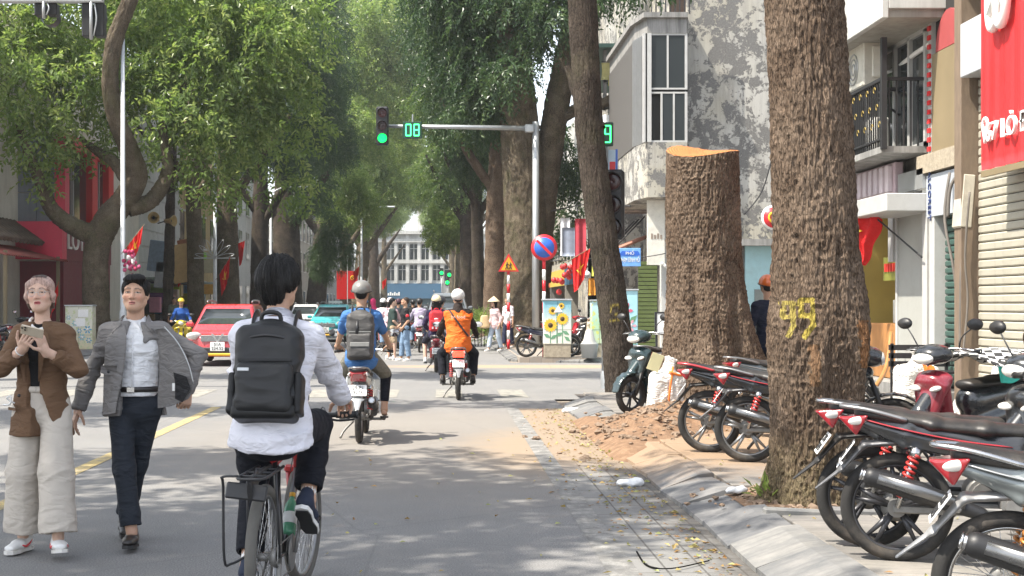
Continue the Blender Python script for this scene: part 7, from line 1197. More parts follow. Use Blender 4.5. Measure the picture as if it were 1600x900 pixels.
def skeleton(P):
    f = Fig(); f.P = P; f.pel = A(P.get('pel', (0, 0, .96))); T = rot(0, 0, R(P.get('pyaw', 0))); f.Rp = T; Rt = T @ rot(-R(P.get('lean', 2)), R(P.get('side', 0)), 0) @ rot(0, 0, R(P.get('twist', 0))); f.Rt = Rt
    tp = lambda x, y, z: f.pel + Rt @ A((x, y, z)); f.tp = tp; w = P.get('w', 1.)
    f.waist = tp(0, 0, .15); f.chest = tp(0, .01, .34); f.upper = tp(0, 0, .44); f.nb = tp(0, -.005, .51); f.sh = {1: tp(.160 * w, 0, .432), -1: tp(-.160 * w, 0, .432)}; f.right = Rt @ A((1, 0, 0)); f.fw = Rt @ A((0, 1, 0)); f.up = Rt @ A((0, 0, 1))
    hy, hp, hr = [R(q) for q in P.get('head', (0, 0, 0))]; f.Rh = rot(0, 0, R(P.get('pyaw', 0)) + R(P.get('twist', 0)) + hy) @ rot(-hp, hr, 0); f.hc = f.nb + Rt @ A((0, .015, .05)) + f.Rh @ A((0, .025, .14)); f.hip = {}; f.kn = {}; f.an = {}; f.el = {}; f.wr = {}
    for s, k in ((1, 'r'), (-1, 'l')):
        f.hip[s] = f.pel + T @ A((s * .092, 0, -.03)); f.kn[s], f.an[s] = ik(f.hip[s], P.get(k + 'a', (s * .10, 0, .085)), .43, .42, P.get(k + 'kp', (s * .15, 1, 0)))
        f.el[s], f.wr[s] = ik(f.sh[s], P.get(k + 'w', (s * .24, .05, .86)), .285, .25, P.get(k + 'ep', (s * .5, -1, -.1)))
    return f
def hand(S, wr, d, n, side, curl, k=.008, sc=1., spread=1., thumb=.5):   # palm, four jointed fingers, thumb from the side of the palm
    d = nrm(d); n = nrm(A(n) - d * (A(n) @ d)); side = nrm(A(side) - d * (A(side) @ d) - n * (A(side) @ n)); Rm = np.stack([side, d, n], 1)
    S.box(wr + d * .045 * sc, A((.040, .048, .014)) * sc, Rm, .013 * sc, k=k); S.cap(wr - d * .03 * sc, wr + d * .02 * sc, .026 * sc, .027 * sc, k=.015)
    for i, (o, L) in enumerate(((.030, .92), (.0105, 1.03), (-.0105, .97), (-.031, .78))):
        p = wr + (d * .088 + side * o) * sc; c = curl[i] if np.ndim(curl) else curl; ang = .12; dirv = nrm(d + side * o * 3 * spread)
        for ln, rr in ((.043, .0095), (.027, .0086), (.021, .0075)):
            ang += c; q = p + (dirv * math.cos(ang) + n * math.sin(ang)) * ln * L * sc; S.cap(p, q, rr * sc, rr * .93 * sc, k=.004); p = q
    p = wr + (d * .022 + side * .034) * sc; dv = nrm(d * .62 + side * .70 + n * thumb); q = p + dv * .045 * sc; S.cap(p, q, .0135 * sc, .0105 * sc, k=.008); dv2 = nrm(dv * .8 + d * .5 + n * thumb * .6 - side * .15); S.cap(q, q + dv2 * .03 * sc, .0102 * sc, .0085 * sc, k=.004); q2 = q + dv2 * .03 * sc; S.cap(q2, q2 + nrm(dv2 + d * .2) * .022 * sc, .0088 * sc, .0075 * sc, k=.004)
def head_sdf(f, fem=False, ears=True, fat=1., mouth=0.):
    S = SDF(.012); M = f.Rh; c = f.hc; p = lambda x, y, z: c + M @ A((x, y, z)); e = lambda q, r, k=None, op='u', R2=None: S.ell(p(*q), r, M if R2 is None else M @ R2, k, op)
    e((0, -.018, .036), (.076 * fat, .094, .080)); e((0, .022, -.028), (.0655 * fat, .070, .088), .03); e((0, .052, -.090), (.027 if fem else .033, .028, .024), .035); 
    for s in (-1, 1):
        S.cap(p(s * .054 * fat, -.005, -.055), p(s * .018, .055, -.095), .017 if fem else .021, .016, k=.03); e((s * .038 * fat, .056, -.024), (.027, .024, .022), .025)
        if ears: e((s * .076 * fat, -.008, -.008), (.010, .020, .031), .008, 'u', rot(0, 0, s * .35)); e((s * .082 * fat, -.002, -.006), (.006, .011, .018), .006, 's')
    S.cap(p(-.045, .074, .026), p(.045, .074, .026), .013, k=.02); e((0, .085, .004), (.012, .012, .03), .012)
    S.cap(p(0, .086, .004), p(0, .102, -.030), .0085, .0125 if not fem else .011, k=.012)
    for s in (-1, 1): e((s * .0125, .094, -.034), (.0085, .010, .0075), .008); e((s * .032, .094, .003), (.019, .012, .0105), .014, 's')
    for s in (-1, 1): e((s * .0315, .0715, .003), (.0165, .0135, .0125), .003); S.chain([p(s * .014, .0845, .0055), p(s * .031, .0885, .0095), p(s * .048, .079, .005)], [.0032, .0036, .003], k=.004)
    e((0, .084, -.0615), (.0225, .011, .0058), .006); e((0, .083, -.0715 - mouth), (.0195, .0105, .007), .006); e((0, .094, -.066 - mouth * .5), (.018, .008, .0022 + mouth), .003, 's')
    S.cap(p(0, -.025, -.05), f.nb - f.up * .03, .054 if not fem else .046, .060 if not fem else .05, k=.03); return S
def paint_head(f, V, skin, fem, lip, brow=(.02, .015, .012), lens=1.):
    L = (V - f.hc) @ f.Rh; C = np.tile(A(skin), (len(V), 1)); n = fbm(V * 30, 2, 4)[:, None]; C = C * (1 + .10 * n); x, y, z = np.abs(L[:, 0]), L[:, 1], L[:, 2]; fr = y > .045
    ch = np.exp(-((x - .040) / .02) ** 2 - ((z + .03) / .02) ** 2) * fr; C = C * (1 - ch[:, None] * A((-.05, .13, .13))); nz = np.exp(-(x / .014) ** 2 - ((z + .032) / .012) ** 2) * fr; C = C * (1 - nz[:, None] * A((0, .12, .12)))
    k = fr & (x < .021) & (np.abs(z + .0665) < .0105) & (((x / .024) ** 2 + ((z + .0665) / .0115) ** 2) < 1) & (y > .075); C[k] = lip; k = fr & (x < .017) & (np.abs(z + .066) < .0018); C[k] = A(lip) * .3
    bz = .024 + .006 * np.clip(x / .03, 0, 1) - .012 * np.clip((x - .036) / .02, 0, 1); k = fr & (x > .012) & (x < .054) & (np.abs(z - bz) < .0042 * np.clip((.060 - x) / .025, .3, 1)); C[k] = A(skin) * .25 + A(brow) * .75
    ez = ((x - .0315) / .0155) ** 2 + ((z - .002) / (.0034 if fem else .0044)) ** 2; k = fr & (ez < 1); C[k] = (.46, .42, .39); k = fr & (((x - .0315) ** 2 + (z - .003) ** 2) < .0050 ** 2) & (ez < 1.1); C[k] = (.018, .011, .008); k = fr & (ez >= .85) & (ez < 1.7) & (z > .0035 - .003 * (x > .04)); C[k] = (.03, .02, .016)
    return C
def body_mesh(f, fem=False, skin=SK1, lip=(.38, .15, .13), fine=True, hands=True, curl=(.4, .4), hdir={}, limbs=True, mouth=0., ears=True, fat=1., feet=False, brow=(.02, .015, .012)):
    hh = .0034 if fine else .0075; parts = []; S = head_sdf(f, fem, ears, fat, mouth); V, Fq = S.mesh(hh); parts.append((V, Fq, paint_head(f, V, skin, fem, lip, brow)))
    S = SDF(.03); S.ecap(f.pel, f.waist, .145, .105, .122, .09, f.right); S.ecap(f.waist, f.chest, .122, .09, .145, .10, f.right); S.ecap(f.chest, f.upper, .145, .10, .13, .08, f.right); S.cap(f.upper, f.nb + f.up * .02, .07, .05)
    for s in (1, -1):
        S.chain([f.nb - f.up * .05, f.sh[s], f.el[s], f.wr[s]], [.05, .048, .038, .026]); S.chain([f.hip[s], f.kn[s], f.an[s]], [.08, .055, .038])
        if feet: S.cap(f.an[s], f.an[s] + A((0, .13, -.055)), .035, .025)
    V, Fq = S.mesh(.013 if fine else .017); parts.append((V, Fq, np.tile(A(skin), (len(V), 1))))
    if hands:
        for s in (1, -1):
            d = f.wr[s] - f.el[s]; hd = hdir.get(s, {}); dd = hd.get('d', d); S = SDF(.008); n_ = hd.get('n', (-s, 0, 0)); sd_ = hd.get('side', (0, 1, 0)); S.cap(f.el[s] + d * .45, f.wr[s], .034, .026); hand(S, f.wr[s], dd, n_, sd_, hd.get('curl', curl[0 if s == 1 else 1]), sc=(.93 if fem else 1.) * hd.get('sc', 1), thumb=hd.get('thumb', .5)); V, Fq = S.mesh(.003 if fine else .0075); C = np.tile(A(skin) * .96, (len(V), 1)) * (1 + .1 * fbm(V * 40, 2)[:, None]); parts.append((V, Fq, C))
    V, Fq = joinq([(a, b) for a, b, c in parts]); me = mesh('person', V, Fq, M_SKIN); setcol(me, np.concatenate([c for a, b, c in parts])); return me
def torso(S, f, o, hem=None, w=1., hemw=None, belly=0., k=None):
    r = f.right; S.ecap(f.pel, f.waist, .150 * w + o, .112 + o + belly, .132 * w + o, .098 + o + belly, r, k); S.ecap(f.waist, f.chest, .132 * w + o, .098 + o + belly, .158 * w + o, .108 + o, r, k); S.ecap(f.chest, f.upper, .158 * w + o, .108 + o, .142 * w + o, .082 + o, r, k)
    for s in (1, -1): S.cap(f.nb - f.up * .035 + f.right * s * .03, f.sh[s], .046 + o * .5, .052 + o * .8, k)
    if hem: S.ecap(f.pel, f.pel - f.up * hem, .150 * w + o, .112 + o, (hemw or .165 * w) + o, .122 + o, r, k)
def sleeve(S, f, s, r0, r1, r2, end=1.0, inner=.034):
    el, wr = f.el[s], f.wr[s]
    if end <= .5: t = end / .5; e = f.sh[s] + (el - f.sh[s]) * t; S.cap(f.sh[s], e, r0, r0 + (r1 - r0) * t, k=.03); d = nrm(el - f.sh[s]); S.cap(e - d * .02, e + d * .12, inner + .012, inner + .012, k=.004, op='s')
    else:
        t = (end - .5) / .5; e = el + (wr - el) * t; S.chain([f.sh[s], el, e], [r0, r1, r2], k=.03); d = nrm(wr - el); S.cap(e - d * .015, e + d * .10, inner, inner, k=.004, op='s')
def wrinkle(a=.008, seed=0, fq=9):
    def fn(V): q = V + .04 * np.stack([noise(V * 5, seed + 2)] * 3, -1); return a * (fbm(q * A((fq, fq, fq * 1.9)), 3, seed) * 1.2 + .9 * (1 - np.abs(noise(q * A((fq * .8, fq * .8, fq * 2.0)), seed + 6)) * 2.2))
    return fn
def legfold(a, f):                                    # long drapes with a few slanting pulls at knee and hem
    def fn(V):
        q = V + .05 * np.stack([noise(V * 4, 12)] * 3, -1); z = V[:, 2]; kz = (f.kn[1][2] + f.kn[-1][2]) / 2; bend = np.exp(-((z - kz) / .13) ** 2) + np.exp(-((z - f.an[1][2] - .1) / .09) ** 2) + .6 * np.exp(-((z - f.pel[2] + .1) / .07) ** 2)
        return a * (.9 * fbm(q * A((13, 13, 2.2)), 2, 3) + 1.1 * bend * (.4 - np.abs(noise(q * A((5, 5, 17)) + A((0, 0, 1)) * (q[:, :1] * 9), 8))))
    return fn
def trousers(f, par, m, r=(.098, .078, .066), h=.008, hem=.06, shorts=None, wr=.006, seat=.012, name='trousers'):
    S = SDF(.03); S.ecap(f.pel + f.up * .08, f.pel - A((0, 0, .06)), .148 + seat, .108 + seat, .155 + seat, .118 + seat, f.Rp @ A((1, 0, 0)))
    for s in (1, -1):
        an = f.an[s] + nrm(f.kn[s] - f.an[s]) * hem
        if shorts: S.cap(f.hip[s], f.hip[s] + (f.kn[s] - f.hip[s]) * shorts, r[0], r[1], k=.03)
        else:
            dd = nrm(f.an[s] - f.kn[s]); S.chain([f.hip[s], f.kn[s], f.an[s] + dd * .02], list(r), k=.03); uu = nrm(np.cross(dd, (1, 0, 0))); Rm = np.stack([np.cross(uu, -dd), uu, -dd], 1)
            S.box(an + dd * .16, (.16, .16, .16), Rm, .003, k=.004, op='s'); S.cap(an - dd * .03, an + dd * .1, r[2] - .016, r[2] - .016, k=.004, op='s')
    return sob(name, S, h, m, par, legfold(wr, f))
def shoe(par, an, yaw, pitch, m, sole=None, h=.006, L=.27, name='shoe', sandal=False, skin=SK1):
    M = rot(0, 0, yaw) @ rot(pitch, 0, 0); p = lambda x, y, z: A(an) + M @ A((x, y, z)); S = SDF(.02)
    if not sandal:
        S.ecap(p(0, -.045, -.03), p(0, .06, -.045), .040, .038, .046, .030, M @ A((1, 0, 0))); S.ecap(p(0, .06, -.045), p(.005, .155, -.055), .046, .030, .036, .020, M @ A((1, 0, 0))); S.ecap(p(0, -.025, .02), p(0, -.03, -.03), .036, .046, .040, .042, M @ A((1, 0, 0))); S.cut(p(0, 0, -.072), M @ A((0, 0, -1))); o = sob(name, S, h, m, par)
    else: S.ecap(p(0, -.03, -.03), p(0, .15, -.055), .034, .03, .036, .014, M @ A((1, 0, 0))); S.cut(p(0, 0, -.068), M @ A((0, 0, -1))); me = S.mesh(h); o = sob('foot', me, h, M_SKIN, par, cols=lambda V: np.tile(A(skin), (len(V), 1)))
    mb = MB(); pr = [(-.034, -.07), (-.046, -.02), (-.040, .05), (-.049, .11), (-.034, .175), (0, .19), (.036, .172), (.046, .11), (.036, .05), (.042, -.02), (.032, -.07), (0, -.085)]; mb.ext(pr, .022, p(0, 0, -.080), M @ A((1, 0, 0)), M @ A((0, 1, 0))); ob('sole', mb, [sole or M_MATTE], o); return o
def hair(f, par, m, style, h=.004, cols=None, seed=0):
    S = SDF(.012); p = lambda x, y, z: f.hc + f.Rh @ A((x, y, z)); e = lambda c, r, k=None, op='u': S.ell(p(*c), r, f.Rh, k, op)
    if style == 'side':
        e((0, -.022, .046), (.085, .100, .082)); e((-.01, .060, .098), (.066, .036, .030), .03); e((.028, .075, .086), (.042, .022, .02), .02); [e((s * .070, -.01, .03), (.020, .055, .05), .02) for s in (-1, 1)]; e((0, -.075, -.02), (.066, .035, .05), .02)
        e((0, .105, .02), (.062, .06, .058), .01, 's'); e((0, .07, -.06), (.10, .085, .075), .01, 's'); e((0, -.02, -.13), (.12, .12, .075), .01, 's')
    elif style == 'bob':
        e((0, -.022, .044), (.084, .098, .083)); [S.chain([p(s * .018, .066, .100), p(s * .062, .052, .055), p(s * .080, .018, -.015), p(s * .074, -.02, -.085)], [.014, .017, .018, .012], k=.025) for s in (-1, 1)]; e((0, -.080, -.04), (.066, .034, .085), .03); e((0, -.07, -.12), (.04, .035, .06), .03); e((0, .112, -.02), (.060, .075, .095), .008, 's'); e((0, .10, -.11), (.07, .08, .07), .01, 's')
    elif style == 'mop':
        e((0, -.024, .052), (.100, .112, .092)); e((.01, -.03, .085), (.08, .085, .065), .03); e((0, -.092, .0), (.080, .035, .062), .03); [e((s * .078, -.025, .018), (.024, .075, .055), .03) for s in (-1, 1)]; e((.0, .07, .07), (.075, .04, .045), .03); e((0, -.085, -.055), (.056, .026, .045), .03); e((0, .085, -.05), (.10, .085, .09), .01, 's'); [e((s * .10, .02, -.045), (.05, .05, .05), .01, 's') for s in (-1, 1)]
    elif style == 'long':
        e((0, -.02, .046), (.088, .102, .086)); [S.chain([p(s * .03, .062, .09), p(s * .078, .03, .03), p(s * .085, -.02, -.12), p(s * .075, -.03, -.26)], [.02, .024, .03, .02], k=.02) for s in (-1, 1)]; S.ecap(p(0, -.08, 0), p(0, -.075, -.28), .07, .03, .06, .02, f.right); e((0, .115, -.03), (.058, .075, .10), .008, 's')
    else:
        e((0, -.022, .044), (.083, .099, .082)); e((0, -.08, -.01), (.064, .03, .055), .02); e((0, .10, -.0), (.07, .07, .062), .01, 's'); e((0, .06, -.075), (.10, .08, .08), .01, 's')
    def disp(V): L = (V - f.hc) @ f.Rh; a = np.arctan2(L[:, 0], -L[:, 1] + .0); r = np.hypot(L[:, 0], L[:, 1]); q = np.stack([a * 14, L[:, 2] * 9 + r * 14, 0 * a], 1); return (.0018 if style == 'bob' else .0035 if style != 'mop' else .008) * (noise(q, seed) + .6 * noise(q * A((2.3, 1.2, 1)), seed + 1))
    return sob('hair', S, h, m, par, disp, cols)
def helmet(f, par, m, kind='half', h=.006, lip=None, brim=True):
    S = SDF(.01); p = lambda x, y, z: f.hc + f.Rh @ A((x, y, z)); S.ell(p(0, -.015, .045), (.112, .135, .108), f.Rh); S.ell(p(0, -.015, .035), (.098, .121, .095), f.Rh, .004, 's'); 
    if kind == 'half': S.cut(p(0, 0, .022), f.Rh @ A((0, .12, -1)))
    else: S.box(p(0, .14, -.02), (.085, .09, .075), f.Rh, .03, .01, 's'); S.cut(p(0, 0, -.055), f.Rh @ A((0, 0, -1)))
    o = sob('helmet', S, h, m, par); mb = MB()
    if brim: g = np.stack(np.meshgrid(np.linspace(-1, 1, 13), np.linspace(0, 1, 4), indexing='ij'), -1); mb.sheet(np.array([[p(.098 * a * (1 - .12 * b), .065 + .062 * math.sqrt(max(0, 1 - a * a * .8)) + .055 * b * (1 - .6 * a * a), .048 - .022 * b) for b in g[0, :, 1]] for a in g[:, 0, 0]]), .006); ob('peak', mb, [lip or m], o)
    mb = MB(); mb.tube(spline([p(-.085, .01, .02), p(-.070, .03, -.06), p(0, .045, -.122), p(.070, .03, -.06), p(.085, .01, .02)], 16), .006, 6, sq=.5); ob('chin_strap', mb, [M_MATTE], o)
    mb = MB(); mb.torus(p(0, -.015, .028), .122, .006, f.Rh @ A((0, .12, -1)), 40, 6, a0=0, a1=6.2832); ob('trim', mb, [M_MATTE], o) if kind == 'half' else None
    return o
def collar(f, par, m, r=.066, h=.035, name='collar', k=.85):
    mb = MB(); U = []; c0 = f.nb + f.up * .0
    for a in np.linspace(R(-150), R(150), 26):
        d = f.Rt @ A((math.sin(a), -math.cos(a), 0)); dz = -.045 * (abs(a) / R(150)) ** 2; U.append([c0 + d * r * .98 + f.up * (h + dz), c0 + d * r * 1.08 + f.up * (h + .012 + dz), c0 + d * (r + .018) + f.up * (h * .3 + dz)])
    mb.sheet(np.array(U), .004); return ob(name, mb, [m], par)
def straps(f, par, m, w=.022, off=.013):
    mb = MB()
    for s in (1, -1): mb.tube(spline([f.tp(s * .10, -.13, .36), f.tp(s * .105, -.085 - off, .49), f.tp(s * .105, .0, .535 + off), f.tp(s * .11, .09 + off, .46), f.tp(s * .125, .125 + off, .30), f.tp(s * .15, .06 + off, .14), f.tp(s * .14, -.10, .10)], 30), w, 8, sq=.35, up=tuple(f.right))
    return ob('shoulder_strap', mb, [m], par)
def backpack(label, f, par_loc, rz, m, w=.30, h=.44, d=.15, m2=None, m3=None, fine=True, extra=None, z0=.24, off=.12, cat='backpack', sc=1.):
    o = thing('backpack', label, cat, par_loc, rz); o.scale = (sc,) * 3; S = SDF(.02); c = f.tp(0, -off - d * .5, z0); M = f.Rt; hh = .006 if fine else .012
    S.box(c, (w / 2, d / 2, h / 2), M, .05); S.ecap(c + M @ A((0, .01, h * .30)), c + M @ A((0, .02, h * .50)), w * .42, d * .42, w * .30, d * .30, f.right, .05); sob('main_bag', S, hh, m, o, wrinkle(.007 if fine else .004, 21, 7))
    S = SDF(.015); S.box(c + M @ A((0, -d * .48, -h * .20)), (w * .43, d * .22, h * .26), M, .03); sob('front_pocket', S, hh, m2 or m, o, wrinkle(.006, 25, 8)); mb = MB(); mb.box(c + M @ A((0, -d * .52, h * .10)), (w * .82, .012, .012), M); ob('zip_flap', mb, [m3 or M_MATTE], o); mb = MB(); mb.tube(spline([c + M @ A((-.045, .03, h * .5)), c + M @ A((-.04, .0, h * .5 + .07)), c + M @ A((.04, .0, h * .5 + .07)), c + M @ A((.045, .03, h * .5))], 14), .011, 8); ob('handle', mb, [m2 or m], o)
    if extra: extra(o, c, M, w, h, d)
    straps(f, o, m2 or m); return o
def mkfig(label, loc, rz, P, sc=1., **kw):
    f = skeleton(P); o = link('person', body_mesh(f, **kw), None, loc, rz); o.scale = (sc,) * 3; tag(o, label, 'person'); return o, f
# ---- the woman with the phone
C_BRN = cloth('brown blazer wool', (.135, .078, .045), .45, .9, 7); C_BLKT = cloth('black knit', (.012, .012, .013), .4, .9); C_BEI = cloth('oatmeal trouser cloth', (.50, .45, .39), .35, .9, 6); M_SHW = mat('white trainer leather', (.72, .71, .69), .5, var=.08, dirt=.2); M_SOLE = mat('off-white sole', (.62, .60, .56), .7)
wl = (gnd(72, 860).x, 8.47, 0)
PW = dict(pel=(0, 0, .98), lean=-1, side=0, twist=-6, w=.90, ra=(.135, -.03, .085), la=(-.17, .20, .09), rkp=(.08, 1, 0), lkp=(-.12, 1, 0), rw=(.035, .27, 1.335), lw=(-.105, .27, 1.325), rep=(.8, -.25, -.75), lep=(-.8, -.25, -.75), head=(10, -5, 2))
hd = {1: dict(d=(-.35, .55, .42), n=(-.55, -.15, .75), side=(-.4, .2, .9), curl=(.35, .42, .5, .55), thumb=.25), -1: dict(d=(.15, .35, .75), n=(.75, -.45, -.1), side=(.3, .2, .6), curl=(.55, .6, .65, .6), thumb=.4)}
wo, f = mkfig('woman with faded pink hair in a brown blazer looking over her phone while walking', wl, R(178), PW, .955, fem=True, skin=SK3, lip=(.38, .10, .10), hdir=hd, mouth=.003, brow=(.10, .06, .05))
hair(f, wo, M_HPNK, 'bob', .0035, lambda V: np.repeat((((((V - f.hc) @ f.Rh)[:, 2] > .098) & (np.abs(((V - f.hc) @ f.Rh)[:, 0]) < .045)) | (((V - f.hc) @ f.Rh)[:, 2] < -.06))[:, None].astype(float) * .85, 3, 1))
p_ = lambda x, y, z: f.hc + f.Rh @ A((x, y, z)); mb = MB()
for s in (-1, 1): mb.torus(p_(s * .033, .106, -.002), .022, .0013, f.Rh @ A((0, 1, 0)), 26, 5); mb.tube([p_(s * .055, .104, .004), p_(s * .077, .05, .004), p_(s * .079, -.005, .0)], .0013, 5)
mb.tube([p_(-.011, .107, .0), p_(.011, .107, .0)], .0013, 5); ob('spectacles', mb, [M_ALU], wo)
S = SDF(.03); torso(S, f, .006, w=.9); S.cut(f.pel + f.up * .10, -f.up); S.cut(f.nb + f.up * .02, f.up); sob('black_top', S, .009, C_BLKT, wo)
trousers(f, wo, C_BEI, (.096, .108, .122), .008, .035, None, .012, .0); mb = MB(); mb.tube(spline([f.pel + f.Rp @ A((math.sin(a) * .140, math.cos(a) * .106, .088)) for a in np.linspace(0, 2 * math.pi, 30)], 60), .014, 6, sq=1.6); ob('waistband', mb, [C_BEI], wo)
for s in (1, -1): shoe(wo, f.an[s], R(-12 if s == 1 else 24), R(0 if s == 1 else 10), M_SHW, M_SOLE)
for s in (1, -1):                                      # red curved flash on the trainers
    M = rot(0, 0, R(-12 if s == 1 else 24)) @ rot(R(0 if s == 1 else 10), 0, 0); mb = MB()
    for q in (1, -1): mb.tube(spline([f.an[s] + M @ A(c) for c in ((q * .046, .085, -.042), (q * .049, .05, -.055), (q * .047, .0, -.045), (q * .043, -.04, -.022))], 10), [.003, .006, .008, .008, .008, .007, .006, .005, .004, .002], 6)
    ob('side_flash', mb, [M_SRED], wo)
S = SDF(.03); torso(S, f, .026, .20, .96, .185); S.ecap(f.pel, f.pel - f.up * .34, .16, .14, .205, .165, f.right); [sleeve(S, f, s, .062, .056, .050, .80, .036) for s in (1, -1)]; S.ecap(f.tp(.0, .16, .53), f.tp(.0, .20, .0), .052, .13, .05, .12, f.right, k=.006, op='s'); S.ecap(f.tp(-.03, .2, .03), f.tp(-.125, .2, -.45), .045, .14, .125, .16, f.right, k=.006, op='s'); S.cut(f.nb + f.up * .01, f.up); S.cut(f.pel - A((0, 0, .215)), (0, 0, -1)); S.cap(f.nb, f.nb + f.up * .2, .062, .07, k=.006, op='s'); sob('blazer', S, .0072, C_BRN, wo, wrinkle(.007, 11, 8))
mb = MB()
for s in (1, -1): mb.sheet(np.array([[f.tp(s * .045, .115, .475), f.tp(s * .095, .135, .45)], [f.tp(s * .045, .148, .40), f.tp(s * .115, .150, .39)], [f.tp(s * .045, .158, .30), f.tp(s * .09, .160, .30)], [f.tp(s * .045, .155, .14), f.tp(s * .055, .157, .14)]]), .006, flip=s < 0)
ob('lapel', mb, [C_BRN], wo); mb = MB(); mb.sheet(np.array([[f.tp(.10 + .01 * b, .172 - b * .01, -.03 - .018 * a) for a in (0, 1)] for b in (0, 3, 6, 9)]), .006); ob('pocket_flap', mb, [C_BRN], wo); mb = MB(); mb.lathe([(0, .006), (.011, .004), (.011, 0)], f.tp(.075, .176, .05), tuple(f.fw), 12); ob('button', mb, [M_MATTE], wo)
mb = MB(); mb.tube(spline([f.tp(.11, .165, .0), f.tp(.15, .19, .03), f.tp(.125, .19, .045), f.tp(.13, .19, -.005), f.tp(.19, .16, -.01)], 16), .006, 6); ob('earphone_cord', mb, [M_SHW], wo)
mb = MB(); mb.tube(spline([f.nb + f.Rt @ A(c) for c in ((.072, .0, .035), (.066, .05, .015), (.03, .085, -.02), (-.01, .10, -.04), (-.045, .095, -.03))], 14), .010, 8); ob('white_collar', mb, [M_SHW], wo); mb = MB(); mb.torus(f.wr[1] - nrm(f.wr[1] - f.el[1]) * .03, .031, .0035, tuple(f.wr[1] - f.el[1]), 22, 6); ob('bracelet', mb, [M_SWHT], wo)
ph = thing('phone', 'gold smartphone held up in both hands by the pink-haired woman', 'phone', wl, R(178)); ph.scale = (.955,) * 3; c = (f.wr[1] + f.wr[-1]) / 2 + A((-.02, .085, .115)); M = rot(R(-32), R(-14), R(8)); mb = MB(); mb.box(c, (.140, .009, .072), M, .004); ob('phone_body', mb, [mat('pale gold glass', (.55, .47, .36), .25, .3)], ph); mb = MB(); mb.box(c + M @ A((.052, .006, .014)), (.038, .004, .038), M, .003); cm_ = ob('camera_block', mb, [mat('dull gold', (.42, .35, .26), .4)], ph); mb = MB(); [mb.lathe([(0, .002), (.007, .0)], c + M @ A((.052 + a, .009, .014 + b)), tuple(M @ A((0, 1, 0))), 12) for a, b in ((-.009, .009), (-.009, -.009), (.01, 0))]; ob('camera_lens', mb, [M_BLK], cm_)
# ---- the man in the grey jacket
C_WSH = cloth('white shirt cotton', (.70, .70, .71), .5, .8, 9); C_GJK = cloth('grey jacket twill', (.19, .18, .174), .5, .85, 8); C_NVY = cloth('navy-black trouser cloth', (.019, .023, .031), .5, .8, 7); M_LOAF = mat('dark brown loafer', (.022, .018, .016), .35, var=.3); C_LIN = cloth('black jacket lining', (.018, .018, .020), .4, .6)
ml = (gnd(212, 846).x, 8.78, 0)
PM = dict(pel=(-.02, 0, .955), lean=0, side=0, twist=4, w=1.02, ra=(-.04, .20, .09), la=(.10, -.24, .115), rkp=(.35, 1, 0), lkp=(-.25, 1, 0), rw=(.345, .03, .90), lw=(-.375, .10, 1.02), rep=(.7, -.7, 0), lep=(-1, -.1, .1), head=(-4, -4, -2))
hd = {1: dict(n=(-.8, -.4, 0), side=(-.3, .9, 0), curl=(.22, .28, .32, .36)), -1: dict(d=(.05, .12, -.9), n=(.5, -.8, 0), side=(.8, .5, 0), curl=(.85, .9, .95, .9))}
mo, f = mkfig('man in an open grey jacket, white shirt and navy trousers walking beside the woman', ml, R(181), PM, .972, skin=SK1, hdir=hd, fat=1.03)
hair(f, mo, M_HBLK, 'side', .004); S = SDF(.03); torso(S, f, .012, w=.98, belly=.012); S.cut(f.pel + f.up * .03, -f.up); S.cut(f.nb + f.up * .015, f.up); [S.cap(f.sh[s], f.sh[s] + (f.el[s] - f.sh[s]) * .6, .045, .04, k=.03) for s in (1, -1)]; sob('shirt', S, .007, C_WSH, mo, wrinkle(.008, 31, 9))
mb = MB(); mb.tube([f.tp(.0, .135 + .006, .05), f.tp(0, .142, .16), f.tp(0, .142, .30), f.tp(.0, .118, .43)], .014, 6, sq=.3, up=(1, 0, 0)); pk = ob('placket', mb, [C_WSH], mo); mb = MB(); [mb.lathe([(0, .003), (.005, .002), (.005, 0)], f.tp(0, .149 - (.01 if z > .35 else 0), z), tuple(f.fw), 8) for z in (.1, .18, .26, .34)]; ob('shirt_button', mb, [M_SWHT], pk)
mb = MB()
for s in (1, -1): mb.sheet(np.array([[f.nb + f.Rt @ A(c) for c in r_] for r_ in (((s * .062, -.02, .045), (s * .080, -.015, .005)), ((s * .058, .045, .035), (s * .085, .055, -.02)), ((s * .022, .085, .0), (s * .055, .105, -.055)))]), .006, flip=s < 0)
ob('shirt_collar', mb, [C_WSH], mo)
trousers(f, mo, C_NVY, (.090, .068, .070), .007, .045, None, .010, .0); mb = MB(); mb.tube(spline([f.pel + f.Rp @ A((math.sin(a) * .165, math.cos(a) * .128, .075)) for a in np.linspace(0, 2 * math.pi, 30)], 60), .017, 6, sq=1.2); bl = ob('belt', mb, [M_LOAF], mo); mb = MB(); mb.box(f.pel + A((-.0, .148, .075)), (.052, .010, .036), bev=.003); ob('buckle', mb, [M_CHROME], bl)
for s in (1, -1): shoe(mo, f.an[s], R(4 if s == 1 else 14), R(6 if s == 1 else -8), M_LOAF, M_MATTE)
S = SDF(.03); torso(S, f, .032, .18, 1.0, .19); [sleeve(S, f, s, .064, .058, .05, .96, .036) for s in (1, -1)]; S.ecap(f.tp(-.01, .18, .50), f.tp(-.01, .22, -.35), .062, .14, .125, .22, f.right, k=.006, op='s'); S.ecap(f.tp(-.14, .16, .34), f.tp(-.15, .18, -.35), .075, .15, .085, .19, f.right, k=.006, op='s'); S.cut(f.nb + f.up * .005, f.up); S.cut(f.pel - A((0, 0, .10)), (0, 0, -1)); S.cap(f.nb, f.nb + f.up * .2, .064, .07, k=.006, op='s'); sob('jacket', S, .0072, C_GJK, mo, wrinkle(.009, 41, 8))
